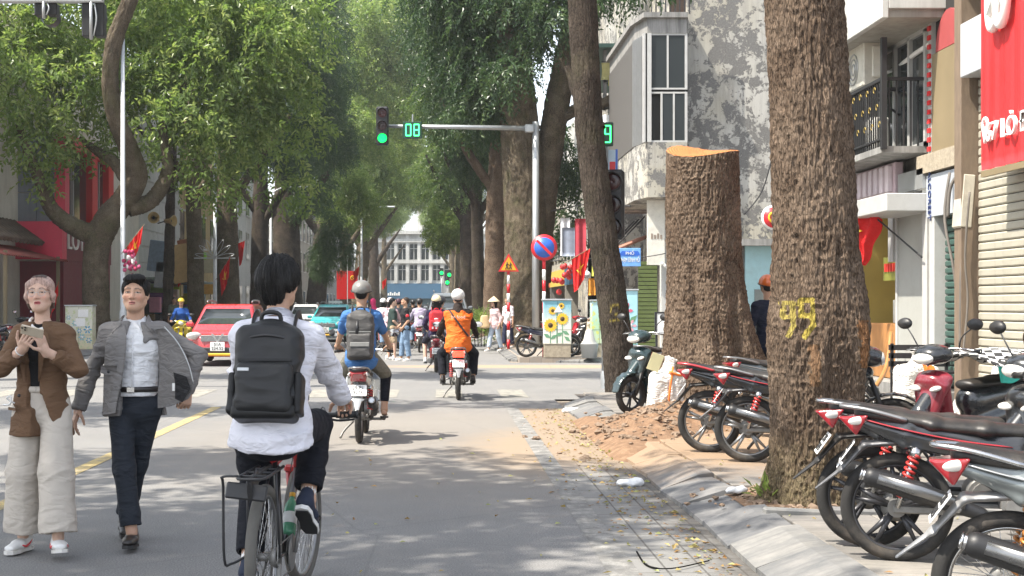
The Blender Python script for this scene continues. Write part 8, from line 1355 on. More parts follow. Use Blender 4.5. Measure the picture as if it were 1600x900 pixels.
# front panels: right one hangs, left one swings out with its lining showing
def flap(rows, m, name, th=.008, wv=.012, ph_=0.):
    P = np.array([[f.tp(*c) for c in r_] for r_ in rows]); nu, nv = 14, 18; P2 = np.stack([spline(np.stack(P[:, j]), nu) for j in range(P.shape[1])], 1); P3 = np.stack([spline(P2[i], nv) for i in range(nu)], 0); w = fbm(P3 * 11, 3, 5)[..., None] * wv * 2; P3 = P3 + w * f.fw * np.linspace(.2, 1, nu)[None, :, None].transpose(1, 0, 2); mb = MB(); mb.sheet(P3, th); return ob(name, mb, [m], mo)
flap([[(.055, .10, .50), (.035, .165, .40), (.05, .19, .20), (.085, .20, .02), (.10, .195, -.07)], [(.10, .115, .47), (.10, .165, .38), (.12, .175, .20), (.135, .18, .02), (.15, .175, -.08)], [(.16, .05, .44), (.175, .10, .36), (.185, .10, .2), (.19, .10, .0), (.20, .10, -.09)]], C_GJK, 'right_front')
lf = flap([[(-.12, .06, .46), (-.16, .07, .33), (-.17, .08, .18), (-.16, .09, .04), (-.16, .09, -.05)], [(-.20, .13, .475), (-.27, .16, .34), (-.28, .18, .20), (-.27, .18, .07), (-.25, .17, -.03)], [(-.26, .17, .44), (-.35, .22, .30), (-.39, .25, .17), (-.40, .25, .08), (-.37, .24, .02)]], C_GJK, 'left_front')
for nm, poly, m in (('lining_patch', ((-.27, .20, .19), (-.36, .262, .165), (-.385, .268, .09), (-.335, .25, .0), (-.28, .205, .02), (-.285, .205, .1)), C_LIN), ('care_label', ((-.262, .196, .12), (-.279, .203, .12), (-.279, .203, .07), (-.262, .196, .07)), M_SWHT)):
    mb = MB(); V = [f.tp(*c) for c in poly]; mb.add(V, [tuple(range(len(V)))], False); mb.add([v - A((0, .004, 0)) for v in V], [tuple(range(len(V)))[::-1]], False); ob(nm, mb, [m], lf)
mb = MB(); mb.tube(spline([f.tp(*c) for c in ((-.205, .145, .485), (-.30, .20, .38), (-.37, .245, .25), (-.405, .262, .12))], 16), .004, 6); ob('zip', mb, [M_ALU], lf)
mb = MB()
for s in (1, -1): mb.sheet(np.array([[f.nb + f.Rt @ A(c) for c in r_] for r_ in (((s * .078, -.05, .05), (s * .105, -.045, .0)), ((s * .082, .03, .04), (s * .125, .05, -.02)), ((s * .075, .10, -.01), (s * .135, .115, -.07)))]), .008, flip=s < 0)
ob('jacket_collar', mb, [C_GJK], mo); mb = MB(); mb.sheet(np.array([[f.tp(.09 + .055 * b, .188 - .012 * b * b, .235 - .05 * a - (.015 if b == 1 and a else 0)) for a in (0, 1)] for b in (0, 1, 2)]), .007); pf = ob('pocket_flap', mb, [C_GJK], mo); mb = MB(); mb.lathe([(0, .005), (.009, .004), (.009, 0)], f.tp(.145, .192, .195), tuple(f.fw), 10); ob('stud', mb, [M_BLK], pf)
# ---- cyclist, bicycle and school bag
def bicycle(loc, rz):
    o = thing('bicycle', 'black and red bicycle with a rear rack, ridden by the white-shirted schoolboy', 'bicycle', loc, rz); fr = mat('bicycle frame black', (.02, .02, .022), .35, coat=.5); frr = mat('bicycle frame red', (.42, .03, .03), .35, coat=.5); RW = .345
    for x, lab in ((0, 0), (1.07, 1)):
        w = thing_part('wheel', o, (x, 0, RW)); w.rotation_euler = (0, 0, R(-5) if lab else 0); ob('tyre', tyre_mb(.318, .027, 1.0, 110, 12, .0035), [mat('bicycle tyre', (.10, .095, .085), .9, var=.35, vs=9, dirt=.5)], w); mb = MB(); mb.torus((0, 0, 0), .290, .010, (0, 1, 0), 64, 8, 1.4); ob('rim', mb, [M_ALLOY], w); mb = MB(); mb.cyl((0, -.05, 0), (0, .05, 0), .02, n=12); mb.lathe([(.03, 0), (.08, .001), (.08, .003), (.03, .004)], (0, .045, 0), (0, 1, 0), 24); ob('hub', mb, [M_ENG], w); mb = MB()
        for q in range(32): a = q * 2 * math.pi / 32; s_ = 1 if q % 2 else -1; b_ = a + (.9 if (q // 2) % 2 else -.9); mb.tube([(.02 * math.cos(b_), .03 * s_, .02 * math.sin(b_)), (.284 * math.cos(a), 0, .284 * math.sin(a))], .0015, 4, False)
        tag(ob('spokes', mb, [M_CHROME], w), None, None, kind='stuff')
    bb = A((.44, 0, .29)); st = A((.27, 0, .80)); hd_ = A((.86, 0, .80)); hl = A((.90, 0, .66)); mb = MB()
    mb.tube([bb, st], .017, 10); mb.tube([bb, hl], .021, 10); [mb.tube([A((0, q * .065, RW)), bb + A((-.03, q * .03, 0))], .010, 8) for q in (-1, 1)]; [mb.tube([A((0, q * .065, RW)), st + A((-.0, q * .02, -.06))], .009, 8) for q in (-1, 1)]; ob('frame', mb, [fr], o); mb = MB(); mb.tube([st + A((0, 0, -.04)), hd_], .018, 10); mb.tube([hl, hd_ + A((-.02, 0, .06))], .021, 10); ob('top_tube', mb, [frr], o)
    mb = MB(); [mb.tube([A((1.07, q * .06, RW)), A((.93, q * .055, .64))], .015, 8) for q in (-1, 1)]; mb.box((.93, 0, .655), (.05, .15, .04), bev=.01); ob('fork', mb, [frr], o); mb = MB(); mb.tube([st + A((.01, 0, -.08)), A((.235, 0, .90))], .0135, 8); ob('seat_post', mb, [M_BLK], o); mb = MB(); mb.lathe([(0, .02), (.026, .018), (.03, 0)], A((.215, 0, .80)), (-1, 0, .1), 14, 1, 1.1); ob('reflector', mb, [M_SRED], o)
    S = SDF(.02); S.ecap((.16, 0, .925), (.30, 0, .93), .075, .025, .05, .025, (0, 1, 0)); S.ecap((.30, 0, .93), (.44, 0, .925), .035, .02, .02, .018, (0, 1, 0)); sob('saddle', S, .007, M_SEAT, o)
    mb = MB(); z = .755; mb.tube(spline([(.18, .06, z), (-.10, .065, z), (-.30, .06, z), (-.33, 0, z), (-.30, -.06, z), (-.10, -.065, z), (.18, -.06, z)], 30), .0075, 6); [mb.tube([(x, -.062, z), (x, .062, z)], .006, 6) for x in (-.22, -.08, .06)]; mb.tube([(-.3, 0, z + .004), (.15, 0, z + .004)], .010, 6)
    for q in (-1, 1): mb.tube([(.0, q * .075, RW), (-.06, q * .068, z)], .0065, 6)
    ob('rack', mb, [M_IRON], o); mb = MB(); mb.tube(spline([(-.30, .06, z + .01), (-.26, .14, z), (-.22, .145, z - .05), (-.20, .145, z - .38), (-.12, .13, z - .42), (-.05, .08, z - .40)], 24), .0065, 6); ob('rack_side_guard', mb, [M_IRON], o); mb = MB(); mb.tube(spline([(.03, 0, z - .01), (-.16, 0, z - .015), (-.33, 0, z - .06)], 12), [.03] * 6 + [.05] * 6, 8, sq=.22, up=(0, 1, 0)); ob('mudguard', mb, [M_MATTE], o)
    mb = MB(); mb.box((-.30, .02, z - .06), (.015, .19, .075), rot(.1, .3, 0), .02); ob('rack_plate', mb, [M_MATTE], o)
    mb = MB(); mb.tube([hd_ + A((-.02, 0, .06)), hd_ + A((.03, 0, .13))], .018, 8); mb.tube(spline([(.83, .31, .955), (.89, .1, .945), (.90, 0, .94), (.89, -.1, .945), (.83, -.31, .955)], 20), .0135, 8); ob('handlebar', mb, [M_BLK], o)
    for q in (-1, 1): mb = MB(); mb.cyl((.845, q * .22, .953), (.825, q * .33, .956), .019, n=12); mb.lathe([(.024, 0), (.024, .01), (.01, .014)], (.825, q * .33, .956), (-.1, q, 0), 12); ob('grip', mb, [M_MATTE], o); mb = MB(); mb.box((.86, q * .17, .93), (.05, .05, .05), bev=.015); mb.tube(spline([(.88, q * .17, .93), (.92, q * .22, .915), (.89, q * .31, .925)], 8), .007, 6); ob('brake_lever', mb, [M_BLK], o)
    mb = MB(); mb.lathe([(.0, 0), (.09, 0), (.095, .004), (.09, .008), (0, .008)], bb + A((0, -.05, 0)), (0, -1, 0), 36); mb.lathe([(.0, 0), (.065, 0), (.068, .004), (0, .006)], bb + A((0, -.035, 0)), (0, -1, 0), 30); ob('chainring', mb, [M_ENG], o); ca = R(68); cr_ = A((math.cos(ca), 0, math.sin(ca))) * .17
    for q, d in ((-1, cr_), (1, -cr_)): mb = MB(); mb.tube([bb + A((0, q * .07, 0)), bb + d + A((0, q * .085, 0))], .011, 8); ob('crank', mb, [M_ENG], o); mb = MB(); mb.box(bb + d + A((0, q * .135, 0)), (.09, .09, .018), bev=.005); [mb.box(bb + d + A((x, q * .135, 0)), (.008, .095, .026)) for x in (-.045, .045)]; ob('pedal', mb, [M_MATTE], o)
    mb = MB(); mb.tube([bb + A((0, -.052, .088)), A((0, -.052, RW + .04))], .004, 5); mb.tube([bb + A((0, -.052, -.088)), A((.02, -.052, .22)), A((-.01, -.052, .26))], .004, 5); mb.lathe([(.02, 0), (.05, .0), (.045, .012), (.03, .03), (.02, .034)], (0, -.06, RW), (0, 1, 0), 22); ob('chain', mb, [M_ENG], o); mb = MB(); mb.box((.0, -.07, .27), (.03, .02, .09), rot(0, .2, 0), .006); mb.lathe([(0, 0), (.022, 0), (.022, .008), (0, .008)], (.02, -.06, .22), (0, 1, 0), 14); mb.tube(spline([(.0, -.07, .3), (-.06, -.075, .32), (-.02, -.07, .4), (.2, -.03, .6)], 12), .003, 5); ob('derailleur', mb, [M_ENG], o); mb = MB(); [mb.tube(spline(p, 14), .003, 5) for p in (((.86, -.17, .93), (.98, -.12, .98), (.95, -.05, .8), (.85, -.02, .72)), ((.86, .17, .93), (.99, .12, .97), (.95, .03, .8), (.8, .02, .66)))]; ob('brake_cable', mb, [M_BLK], o); return o
bl_ = (-.84, 6.46, 0); brz = R(86); bike = bicycle(bl_, brz); Mb = np.array(Matrix.Rotation(brz, 3, 'Z'))
def bw(p): return A(bl_) + Mb @ A(p)
bt = thing('bottle', 'green plastic drink bottle with a yellow cap held in the bicycle frame', 'bottle', tuple(bw((.52, -.02, .36)))); M = rot(0, 0, brz) @ rot(0, R(32), 0); mb = MB(); mb.lathe([(0, 0), (.034, .002), (.036, .02), (.036, .14), (.032, .17), (.014, .2), (.013, .215)], (0, 0, 0), tuple(M @ A((0, 0, 1))), 18); ob('flask', mb, [mat('green clear plastic', (.10, .30, .18), .15, var=.15)], bt); mb = MB(); mb.lathe([(.0355, .06), (.0375, .062), (.0375, .12), (.0355, .122)], (0, 0, 0), tuple(M @ A((0, 0, 1))), 18); ob('paper_label', mb, [M_SWHT], bt); mb = MB(); mb.lathe([(.016, .212), (.016, .235), (0, .237)], (0, 0, 0), tuple(M @ A((0, 0, 1))), 14); ob('cap', mb, [M_SYEL], bt)
cl_ = tuple(bw((.24, 0, 0))); crz = brz - R(90)
def lp(p): return Mb_ @ (bw(p) - A(cl_))               # bicycle point in the rider's frame
Mb_ = np.array(Matrix.Rotation(-crz, 3, 'Z')); gr = lp((.835, -.275, .985)); gl = lp((.835, .275, .985)); pr_ = lp((.44 + .17 * math.cos(R(68)), -.135, .29 + .17 * math.sin(R(68)))); pl_ = lp((.44 - .17 * math.cos(R(68)), .135, .29 - .17 * math.sin(R(68))))
PC = dict(pel=(0, -.02, .965), lean=16, side=0, twist=0, w=1.0, ra=pr_ + A((0, -.075, .105)), la=pl_ + A((0, -.10, .115)), rkp=(.10, 1, .25), lkp=(-.1, 1, .2), rw=gr + A((.0, -.075, .03)), lw=gl + A((0, -.075, .03)), rep=(.9, -.25, -.5), lep=(-.9, -.25, -.5), head=(-14, -8, 0))
C_LAV = cloth('white-lavender school shirt', (.66, .655, .71), .5, .8, 8); C_BTR = cloth('black school trousers', (.009, .010, .015), .4, .85, 7)
hd = {s: dict(d=(0, .8, -.15), n=(0, -.25, -1), side=(-s, .3, -.1), curl=(.75, .8, .8, .8)) for s in (1, -1)}
co, f = mkfig('schoolboy in a white shirt cycling away from the camera', cl_, crz, PC, 1., skin=SK1, hdir=hd, feet=True, fat=1.0)
hair(f, co, M_HBLK, 'mop', .0045, seed=5); S = SDF(.03); torso(S, f, .028, .10, 1.0, .185); S.ecap(f.tp(0, -.03, -.02), f.tp(0, -.05, -.11), .17, .13, .185, .135, f.right); [sleeve(S, f, s, .068, .060, .047, .95, .034) for s in (1, -1)]; S.cut(f.nb + f.up * .008, f.up); S.cut(f.pel - A((0, 0, .085)), (0, .25, -1)); S.ecap(f.pel - A((0, 0, .30)), f.pel - A((0, 0, .06)), .165, .12, .165, .12, f.right, k=.004, op='s'); sob('shirt', S, .0075, C_LAV, co, wrinkle(.009, 51, 8)); collar(f, co, C_LAV, .064, .042); mb = MB(); mb.tube(spline([f.nb + f.Rt @ A((math.sin(a) * .068, -math.cos(a) * .068, .022)) for a in np.linspace(R(-110), R(110), 14)], 30), .006, 6, sq=.4); ob('lanyard', mb, [mat('green lanyard', (.02, .22, .13), .6)], co)
trousers(f, co, C_BTR, (.105, .085, .066), .008, .07, None, .008, .012); C_NSH = mat('navy suede trainer', (.015, .022, .045), .8)
for s, pt in ((1, -38), (-1, -12)): sh_ = shoe(co, f.an[s], R(-6 * s), R(pt), C_NSH, M_SHW); M = rot(0, 0, R(-6 * s)) @ rot(R(pt), 0, 0); mb = MB(); mb.ext([(-.030, -.06), (-.042, -.02), (-.036, .05), (-.045, .11), (-.03, .17), (.03, .17), (.042, .11), (.032, .05), (.038, -.02), (.028, -.06)], .006, f.an[s] + M @ A((0, 0, -.0935)), M @ A((1, 0, 0)), M @ A((0, 1, 0))); ob('tread', mb, [M_MATTE], sh_); mb = MB(); mb.lathe([(.038, -.01), (.041, .03), (.040, .07)], f.an[s], tuple(f.kn[s] - f.an[s]), 14); ob('sock', mb, [M_SHW], co)
BP1 = mat('charcoal backpack nylon', (.012, .0125, .0135), .48, var=.2, bmp=.25, bs=260, spec=.4); BP2 = mat('black backpack nylon', (.007, .007, .0075), .5, var=.15, spec=.35)
def bag_extra(o, c, M, w, h, d):
    mb = MB(); mb.box(c + M @ A((-w * .30, -d * .735, -h * .02)), (.055, .006, .017), M, .002); ob('metal_tag', mb, [M_ALU], o); mb = MB()
    for s in (1, -1): S_ = SDF(.02); S_.box(c + M @ A((s * w * .50, -.005, -h * .24)), (.018, d * .40, h * .22), M, .015); sob('side_pocket', S_, .007, BP2, o, wrinkle(.004, 3, 9))
    mb.tube(spline([c + M @ A(q) for q in ((-w * .40, -d * .36, h * .28), (-w * .28, -d * .48, h * .34), (0, -d * .52, h * .37), (w * .28, -d * .48, h * .34), (w * .40, -d * .36, h * .28))], 20), .007, 6); ob('zip', mb, [M_BLK], o); S_ = SDF(.02); S_.box(c + M @ A((0, -.01, -h * .44)), (w * .49, d * .53, h * .085), M, .03); sob('base_panel', S_, .007, BP2, o)
backpack('black school backpack worn by the cycling schoolboy', f, cl_, crz, BP1, .315, .45, .165, BP1, BP2, True, bag_extra, .20, .112)
# ---- motorcycle riders seen from behind
def rider_pose(sc=1., lean=8, seat=.80, fwd=.36, hb=(.88, .32, 1.0), fp=(.62, .25, .235), head=(0, -4, 0)):   # for an underbone whose rear axle is the origin, facing +y
    return dict(pel=(0, fwd, seat + .115), lean=lean, rw=(hb[1], hb[0] - .06, hb[2] + .02), lw=(-hb[1], hb[0] - .06, hb[2] + .02), rep=(.8, -.5, -.6), lep=(-.8, -.5, -.6), ra=(fp[1], fp[0] - .02, fp[2] + .085), la=(-fp[1], fp[0] - .02, fp[2] + .085), rkp=(.45, 1, .5), lkp=(-.45, 1, .5), head=head)
HG = {s: dict(d=(0, .85, -.1), n=(0, -.2, -1), side=(-s, .3, -.1), curl=(.75, .8, .8, .8)) for s in (1, -1)}
def top(f, o, m, h=.012, sl=1.0, off=.022, hem=.06, name='shirt', wr=.007, r=(.062, .055, .045), seed=0):
    S = SDF(.03); torso(S, f, off, hem); [sleeve(S, f, s, *r, sl, .03) for s in (1, -1)]; S.cut(f.nb + f.up * .01, f.up); return sob(name, S, h, m, o, wrinkle(wr, seed, 8))
def rider(label, loc, rz, P, topm, botm, skin=SK2, fine=True, sl=1., shorts=None, shoem=None, hairm_=None, helm=None, hkind='half', legm=None, group=None, feet=True, top_name='shirt', hsty='short', fem=False):
    o, f = mkfig(label, loc, rz, P, 1., skin=skin, hdir=HG, fine=False, feet=feet, hands=True, fem=fem); h = .010 if fine else .014
    if group: o['group'] = group
    top(f, o, topm, h, sl, name=top_name, seed=int(abs(loc[0]) * 10)); trousers(f, o, botm, (.095, .078, .064), h, .06, shorts, .005, .012, 'shorts' if shorts else 'trousers')
    if legm: S = SDF(.02); [S.chain([f.hip[s] + (f.kn[s] - f.hip[s]) * .7, f.kn[s], f.an[s] + nrm(f.kn[s] - f.an[s]) * .13], [.068, .064, .052]) for s in (1, -1)]; sob('leggings', S, h, legm, o)
    for s in (1, -1):
        if shoem: shoe(o, f.an[s], 0, R(-4), shoem, h=.008)
        else: shoe(o, f.an[s], 0, R(-4), M_MATTE, h=.008, sandal=True, skin=skin)
    hair(f, o, hairm_ or M_HBLK, hsty, .007)
    if helm: helmet(f, o, helm, hkind, .008)
    return o, f
GR = 'motorcycle riders heading up the street'
R1 = (-.915, 15.2, 0); ub1 = underbone('motorbike', 'silver-grey motorbike ridden by the man in the blue shirt', R1, R(90), P_SILV, P_GRY, kind='cast', txt='29-P1\n9276', rim=M_ALLOY, muf=M_HEAT, fend=P_SILV)
C_BLU = cloth('blue polo knit', (.055, .15, .36), .5, .85, 8); C_OLV = cloth('grey-olive shorts cloth', (.15, .145, .12), .5, .85, 8); H_GRY = mat('matte grey helmet', (.17, .165, .155), .4, var=.2, dirt=.25, coat=.3)
o, f = rider('man in a blue short-sleeved shirt and grey helmet riding away', R1, 0, rider_pose(lean=6, seat=.86, head=(0, -6, 0)), C_BLU, C_OLV, SK2, True, .40, .92, None, helm=H_GRY, legm=C_BTR)
BG1 = mat('grey-brown backpack', (.055, .052, .05), .6, var=.25); BG2 = mat('grey backpack trim', (.20, .20, .19), .6)
def be(o, c, M, w, h, d): mb = MB(); mb.box(c + M @ A((0, -d * .74, -h * .18)), (w * .72, .012, .05), M, .005); ob('light_band', mb, [BG2], o); mb = MB(); mb.tube([c + M @ A((-.03, -d * .52, h * .34)), c + M @ A((-.035, -d * .60, h * .05))], .016, 6, sq=.3); ob('cord', mb, [M_BLK], o)
backpack('grey-brown hiking backpack on the rider in the blue shirt', f, R1, 0, BG1, .30, .52, .17, BG1, BG2, True, be, .18, .12)
R2 = (.27, 22.05, 0); underbone('motorbike', 'dark motorbike ridden by the person in the orange vest', R2, R(90), P_BLK, P_GRY, txt='29-K1\n510.87', lit=True, rim=M_DKRIM, muf=M_MATTE, fend=mat('grey mudguard', (.16, .17, .18), .5))
C_ORG = cloth('orange courier vest', (.72, .145, .02), .6, .7, 8); C_DKB = cloth('dark brown hoodie', (.028, .020, .017), .5, .9, 8); H_WHT = mat('white helmet', (.68, .67, .65), .35, coat=.5, dirt=.25)
o, f = rider('person in an orange vest and white helmet riding a dark motorbike', R2, 0, rider_pose(lean=5, seat=.84), C_DKB, C_BTR, SK2, True, 1., None, M_LOAF, helm=H_WHT, hkind='full', top_name='hoodie')
S = SDF(.03); torso(S, f, .036, .10, 1.08, .19); S.cut(f.nb - f.up * .03, f.up); vs = sob('vest', S, .010, C_ORG, o, wrinkle(.010, 71, 8)); text('be food', .075, tuple(f.tp(0, -.175, .37)), (1, 0, 0), tuple(f.up), mat('pale vest print', (.75, .5, .42), .7), o, .006, 'vest_lettering')
mb = MB(); mb.tube(spline([f.tp(-.15, -.05, .51), f.tp(-.10, -.150, .42), f.tp(.0, -.178, .28), f.tp(.10, -.172, .14), f.tp(.17, -.11, .06)], 20), .018, 6, sq=.35); ob('bag_strap', mb, [M_BLK], o); S = SDF(.03); S.ecap(f.nb - f.up * .05 - f.fw * .03, f.nb + f.up * .05 - f.fw * .01, .10, .085, .075, .075, f.right); sob('hood', S, .010, C_DKB, o)
R3 = (-.12, 31.0, 0); sc3 = scooter('scooter', 'dark red scooter carrying the rider with the red backpack', R3, R(90), P_DRED, txt='29-M1\n404.14', fine=False, rim=M_ALLOY)
C_PUR = cloth('navy-purple jacket', (.035, .028, .065), .5); H_CRM = mat('cream helmet', (.68, .60, .36), .35, coat=.5); C_WHJ = cloth('white jacket', (.66, .65, .67), .5)
o, f = rider('pillion rider with a cream helmet and navy jacket', R3, 0, dict(rider_pose(lean=4, seat=.80, fwd=.10, fp=(.35, .25, .20)), rw=(.20, .42, .98), lw=(-.20, .42, .98)), C_PUR, cloth('dark shorts', (.02, .02, .03)), SK3, False, 1., .95, M_SHW, helm=H_CRM, hsty='long', fem=True)
BRD = mat('red backpack', (.58, .02, .03), .6, var=.2); BWH = mat('pale bag print', (.75, .65, .65), .6)
def br(o, c, M, w, h, d): mb = MB(); mb.lathe([(0, .004), (.04, .003), (.04, 0)], c + M @ A((0, -d * .52, h * .10)), tuple(M @ A((0, -1, 0))), 12, 1.3, .8); [mb.box(c + M @ A((x, -d * .72, -h * .34)), (.035, .006, .05), M) for x in (-.08, 0, .08)]; ob('print', mb, [BWH], o)
backpack('bright red backpack on the pillion rider in the cream helmet', f, R3, 0, BRD, .32, .44, .16, BRD, M_SRED, False, br, .23, .11)
o, f = rider('scooter driver in a white jacket, mostly hidden by the red backpack rider', R3, 0, rider_pose(lean=6, seat=.79, fwd=.46, hb=(.86, .34, 1.03), fp=(.72, .2, .34)), C_WHJ, C_BTR, SK2, False, 1., None, M_LOAF, helm=mat('dark helmet', (.03, .03, .035), .3)); o.location.x += .10
# ---- standing and walking people at the junction
def stand(label, loc, rz, P, sc, topm, botm, sl=1., shorts=None, sh_=M_SHW, hs='short', hm=None, skin=SK2, fem=False, helm=None, top_name='shirt', h=.013, r=(.062, .055, .045)):
    o, f = mkfig(label, loc, rz, P, sc, skin=skin, fine=False, fem=fem, feet=True); top(f, o, topm, h, sl, name=top_name, seed=int(abs(loc[1])), r=r); trousers(f, o, botm, (.098, .080, .070), h, .05, shorts, .006, .010, 'shorts' if shorts else 'trousers')
    for s in (1, -1): shoe(o, f.an[s], 0, 0, sh_, M_SOLE, h=.010)
    hair(f, o, hm or M_HBLK, hs, .008)
    if helm: helmet(f, o, helm, 'half', .009)
    return o, f
C_BLT = cloth('black tee', (.018, .018, .02), .4); C_JEAN = cloth('washed blue denim', (.17, .25, .36), .5, .9); C_LJN = cloth('pale denim', (.40, .47, .55), .5, .9)
o, f = stand('man in a black tee with a red sleeve patch and jeans standing in the road', (gnd(634, 564).x, 37.3, 0), R(100), dict(ra=(.12, .10, .085), la=(-.12, -.08, .085), rw=(.20, .18, .95), lw=(-.22, .12, .93), head=(0, -14, 0)), .98, C_BLT, C_JEAN, .42, hm=M_HBRN); S = SDF(.01); S.ell(f.sh[1] + (f.el[1] - f.sh[1]) * .5 + A((.055, 0, 0)), (.02, .05, .05)); S.ell(f.sh[-1] + (f.el[-1] - f.sh[-1]) * .5 + A((-.055, 0, 0)), (.02, .05, .05)); sob('sleeve_patch', S, .008, M_SRED, o)
stand('person with a green collar and dark shirt beside the man in the black tee', (gnd(612, 563).x, 38.0, 0), R(-80), dict(ra=(.11, .06, .085), la=(-.11, -.1, .085), rw=(.22, .2, .95), lw=(-.2, .2, 1.0), head=(10, -10, 0)), .97, cloth('dark green shirt', (.03, .05, .045)), cloth('tan shorts', (.40, .30, .2)), .42, .9, skin=SK3)
o, f = stand('woman in a conical hat and pale jeans stepping off the pavement', (gnd(768, 545, .05).x, 43.0, .05), R(125), dict(ra=(.07, .22, .09), la=(-.07, -.22, .10), rw=(.22, .12, .92), lw=(-.24, .02, .90)), .93, cloth('pale pink top', (.62, .46, .46)), C_LJN, .8, hs='long', skin=SK3, fem=True); mb = MB(); mb.lathe([(.21, -.02), (.205, .0), (.10, .09), (.0, .17)], f.hc + A((0, 0, .065)), (0, 0, 1), 28); ob('conical_hat', mb, [mat('straw', (.62, .52, .34), .8, var=.2, vs=20)], o)
hb_ = thing('handbag', 'tan shoulder bag carried by the woman in the conical hat', 'bag', (gnd(758, 545, .05).x - .12, 42.9, .85)); S = SDF(.02); S.ecap((0, 0, 0), (0, 0, .32), .17, .06, .12, .04); sob('bag', S, .012, mat('tan leather', (.55, .40, .22), .6), hb_); mb = MB(); mb.tube(spline([(-.08, 0, .3), (.05, 0, .55), (.12, 0, .3)], 12), .012, 6); ob('strap', mb, [M_TAN], hb_)
o, f = stand('student in a white shirt with a red scarf walking behind the conical-hat woman', (gnd(790, 542, .1).x, 44.6, PZ), R(140), dict(ra=(.08, .16, .085), la=(-.08, -.14, .085), head=(-30, -5, 0)), .93, cloth('student white shirt', (.64, .60, .64)), cloth('student navy trousers', (.02, .024, .05)), .45, skin=SK2); S = SDF(.02); [S.chain([f.nb + A((s * .06, -.02, 0)), f.tp(s * .03, .11, .42), f.tp(s * .02, .13, .28)], [.025, .022, .018]) for s in (1, -1)]; sob('red_scarf', S, .010, M_SRED, o)
stand('person in a light shirt with one arm raised, half hidden by the children sign post', (gnd(806, 543, .1).x, 45.6, PZ), R(170), dict(ra=(.1, .05, .085), la=(-.1, -.05, .085), rw=(.18, .22, 1.45), rep=(1, .2, -.4)), .93, C_WHJ, cloth('brown trousers', (.10, .07, .05)), .42, skin=SK2)
o, f = stand('man in a navy jacket and orange helmet standing between the stump and tree 99', ((1201 - VX) / F_PX * 17.6, 17.6, PZ), R(15), dict(pel=(0, 0, .95), ra=(.12, .02, .085), la=(-.12, .02, .085), rw=(.24, .15, .95), lw=(-.24, .18, .95), head=(-20, -6, 0)), 1.0, cloth('navy work jacket', (.012, .016, .032), .5), C_BTR, 1., sh_=M_LOAF, helm=mat('orange helmet', (.62, .13, .02), .35, coat=.5), top_name='jacket', h=.011); mb = MB(); [mb.tube([f.sh[s] + (f.el[s] - f.sh[s]) * .55 + A((s * .058, -.045, 0)), f.sh[s] + (f.el[s] - f.sh[s]) * .75 + A((s * .04, -.055, .0))], .014, 6, sq=.4) for s in (1, -1)]; ob('reflective_stripe', mb, [M_ALU], o)
o, f = rider('seated man in beige trousers on the black scooter right of the sunflower cabinet', (gnd(908, 545, PZ).x + .1, 38.0, PZ), R(105), dict(pel=(0, .1, .92), lean=-4, rw=(.16, .40, 1.0), lw=(-.1, .42, 1.05), ra=(.20, .52, .40), la=(-.14, .58, .45), rkp=(.3, .6, 1), lkp=(-.2, .6, 1), rep=(.8, -.4, -.6), lep=(-.8, -.4, -.6), head=(5, -14, 0)), C_BLT, cloth('beige trousers', (.50, .42, .31)), SK2, False, .42, None, M_SHW)
# delivery rider on the left
R4 = (gnd(289, 548).x, 45.0, 0); underbone('motorbike', 'yellow motorbike of the delivery rider by the red car', R4, R(-80), pmat('yellow paint', (.55, .42, .03)), P_BLK, fine=False)
rider('delivery rider in a blue and yellow jacket and yellow helmet facing the camera', R4, R(-170), rider_pose(lean=6), cloth('blue jacket', (.02, .08, .30)), cloth('mustard trousers', (.35, .26, .04)), SK2, False, 1., None, M_LOAF, helm=mat('yellow helmet', (.62, .45, .04), .35))
stand('bystander in dark clothes under the trees left of the delivery rider', ((272 - VX) / F_PX * 52, 52, PZ), R(200), dict(), .95, cloth('grey-green tee', (.12, .14, .11)), C_BTR, .42)
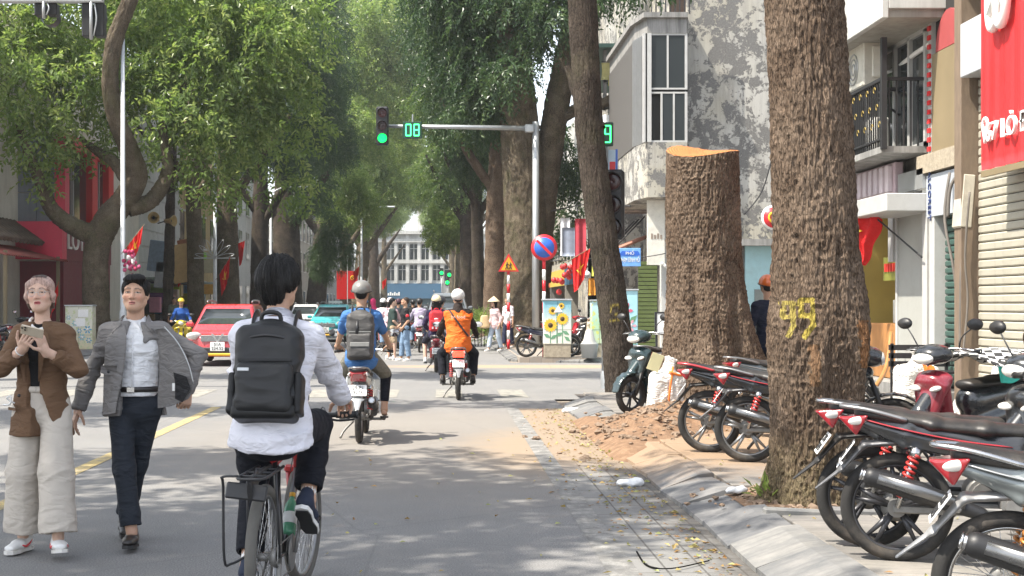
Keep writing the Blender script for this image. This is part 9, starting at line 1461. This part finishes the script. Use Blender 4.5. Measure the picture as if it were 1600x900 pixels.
# more traffic ahead
pink = cloth('pink hooded coat', (.62, .05, .16), .5); H_PW = mat('pale pink helmet', (.66, .56, .58), .35)
far = [(582, 545, pink, None, 'rider in a hot pink hooded coat ahead of the man in blue', P_RED, .55), (598, 549, C_WHJ, H_WHT, 'rider in a white helmet and white jacket just right of the pink hood', P_SILV, .3), (609, 556, cloth('pale pink jacket', (.60, .42, .45)), H_PW, 'rider in a pale pink jacket in front of the standing man', P_DRED, .2), (622, 545, cloth('charcoal jacket', (.05, .05, .06)), mat('plum helmet', (.12, .05, .07), .35), 'rider in a plum helmet beyond the standing man', P_BLK, .1), (655, 551, cloth('lilac shirt', (.36, .32, .42)), M_MATTE, 'rider in a lilac shirt left of the red backpack', P_NAVY, .1), (570, 540, cloth('navy shirt', (.03, .04, .10)), mat('blue helmet', (.10, .22, .42), .35), 'rider in a navy shirt and blue helmet left of the pink hood', P_BLK, .1), (645, 535, cloth('black shirt', (.02, .02, .02)), mat('black helmet', (.02, .02, .022), .3), 'far rider with a black helmet below the white building', P_SILV, .1), (688, 540, cloth('sand shirt', (.4, .34, .25)), mat('white cap helmet', (.6, .6, .58), .35), 'far rider in a sand shirt near the grey van', P_RED, .1)]
src = None
for i, (px, gy_, tm, hm, lab, paint, _) in enumerate(far):
    L_ = gnd(px, gy_); L_ = (L_.x, L_.y, 0)
    if src is None: src = underbone('motorbike', 'red motorbike under the rider in the hot pink coat', L_, R(90), P_RED, P_SILV, GR, fine=False, mirrors=True)
    else: dup(src, None, L_, R(88 + 3 * (i % 3)), 'motorbike under the ' + lab.split(' beyond')[0].split(' just')[0].split(' ahead')[0].split(' in front')[0], {'red motorbike paint': paint})
    o, f = rider(lab, L_, 0, rider_pose(lean=5 + i), tm, C_BTR if i % 2 else C_JEAN, SK2, False, 1., None, M_LOAF, helm=hm, group=GR, hsty='long' if i in (1, 2) else 'short')
    if i == 0: S = SDF(.02); S.ell(f.hc + A((0, -.02, .02)), (.105, .12, .14)); S.ecap(f.hc + A((0, -.03, -.08)), f.nb, .09, .09, .12, .10, f.right); S.ell(f.hc + A((0, .12, -.01)), (.07, .07, .09), None, .01, 's'); sob('hood', S, .012, pink, o)
    if i == 2: backpack('pale pink backpack on the rider in front of the standing man', f, L_, 0, mat('pale pink bag', (.6, .42, .45), .6), .28, .36, .14, None, None, False, None, .22, .11)
# ------------------------------------------------------------------ street haze
mb = MB(); mb.box((0, 750, 38.9), (1830, 2130, 80)); hz_ = ob('haze', mb, []); m_, t_, b_ = NT('haze air'); t_.nodes.remove(b_); pv = t_.nodes.new('ShaderNodeVolumePrincipled'); pv.inputs['Color'].default_value = (.92, .95, .97, 1); pv.inputs['Density'].default_value = .0005; pv.inputs['Anisotropy'].default_value = .3; t_.links.new(pv.outputs[0], t_.nodes['Material Output'].inputs['Volume']); hz_.data.materials.append(m_); stuff(hz_); hz_['label'] = 'thin pale haze hanging along the street'; hz_['category'] = 'haze'
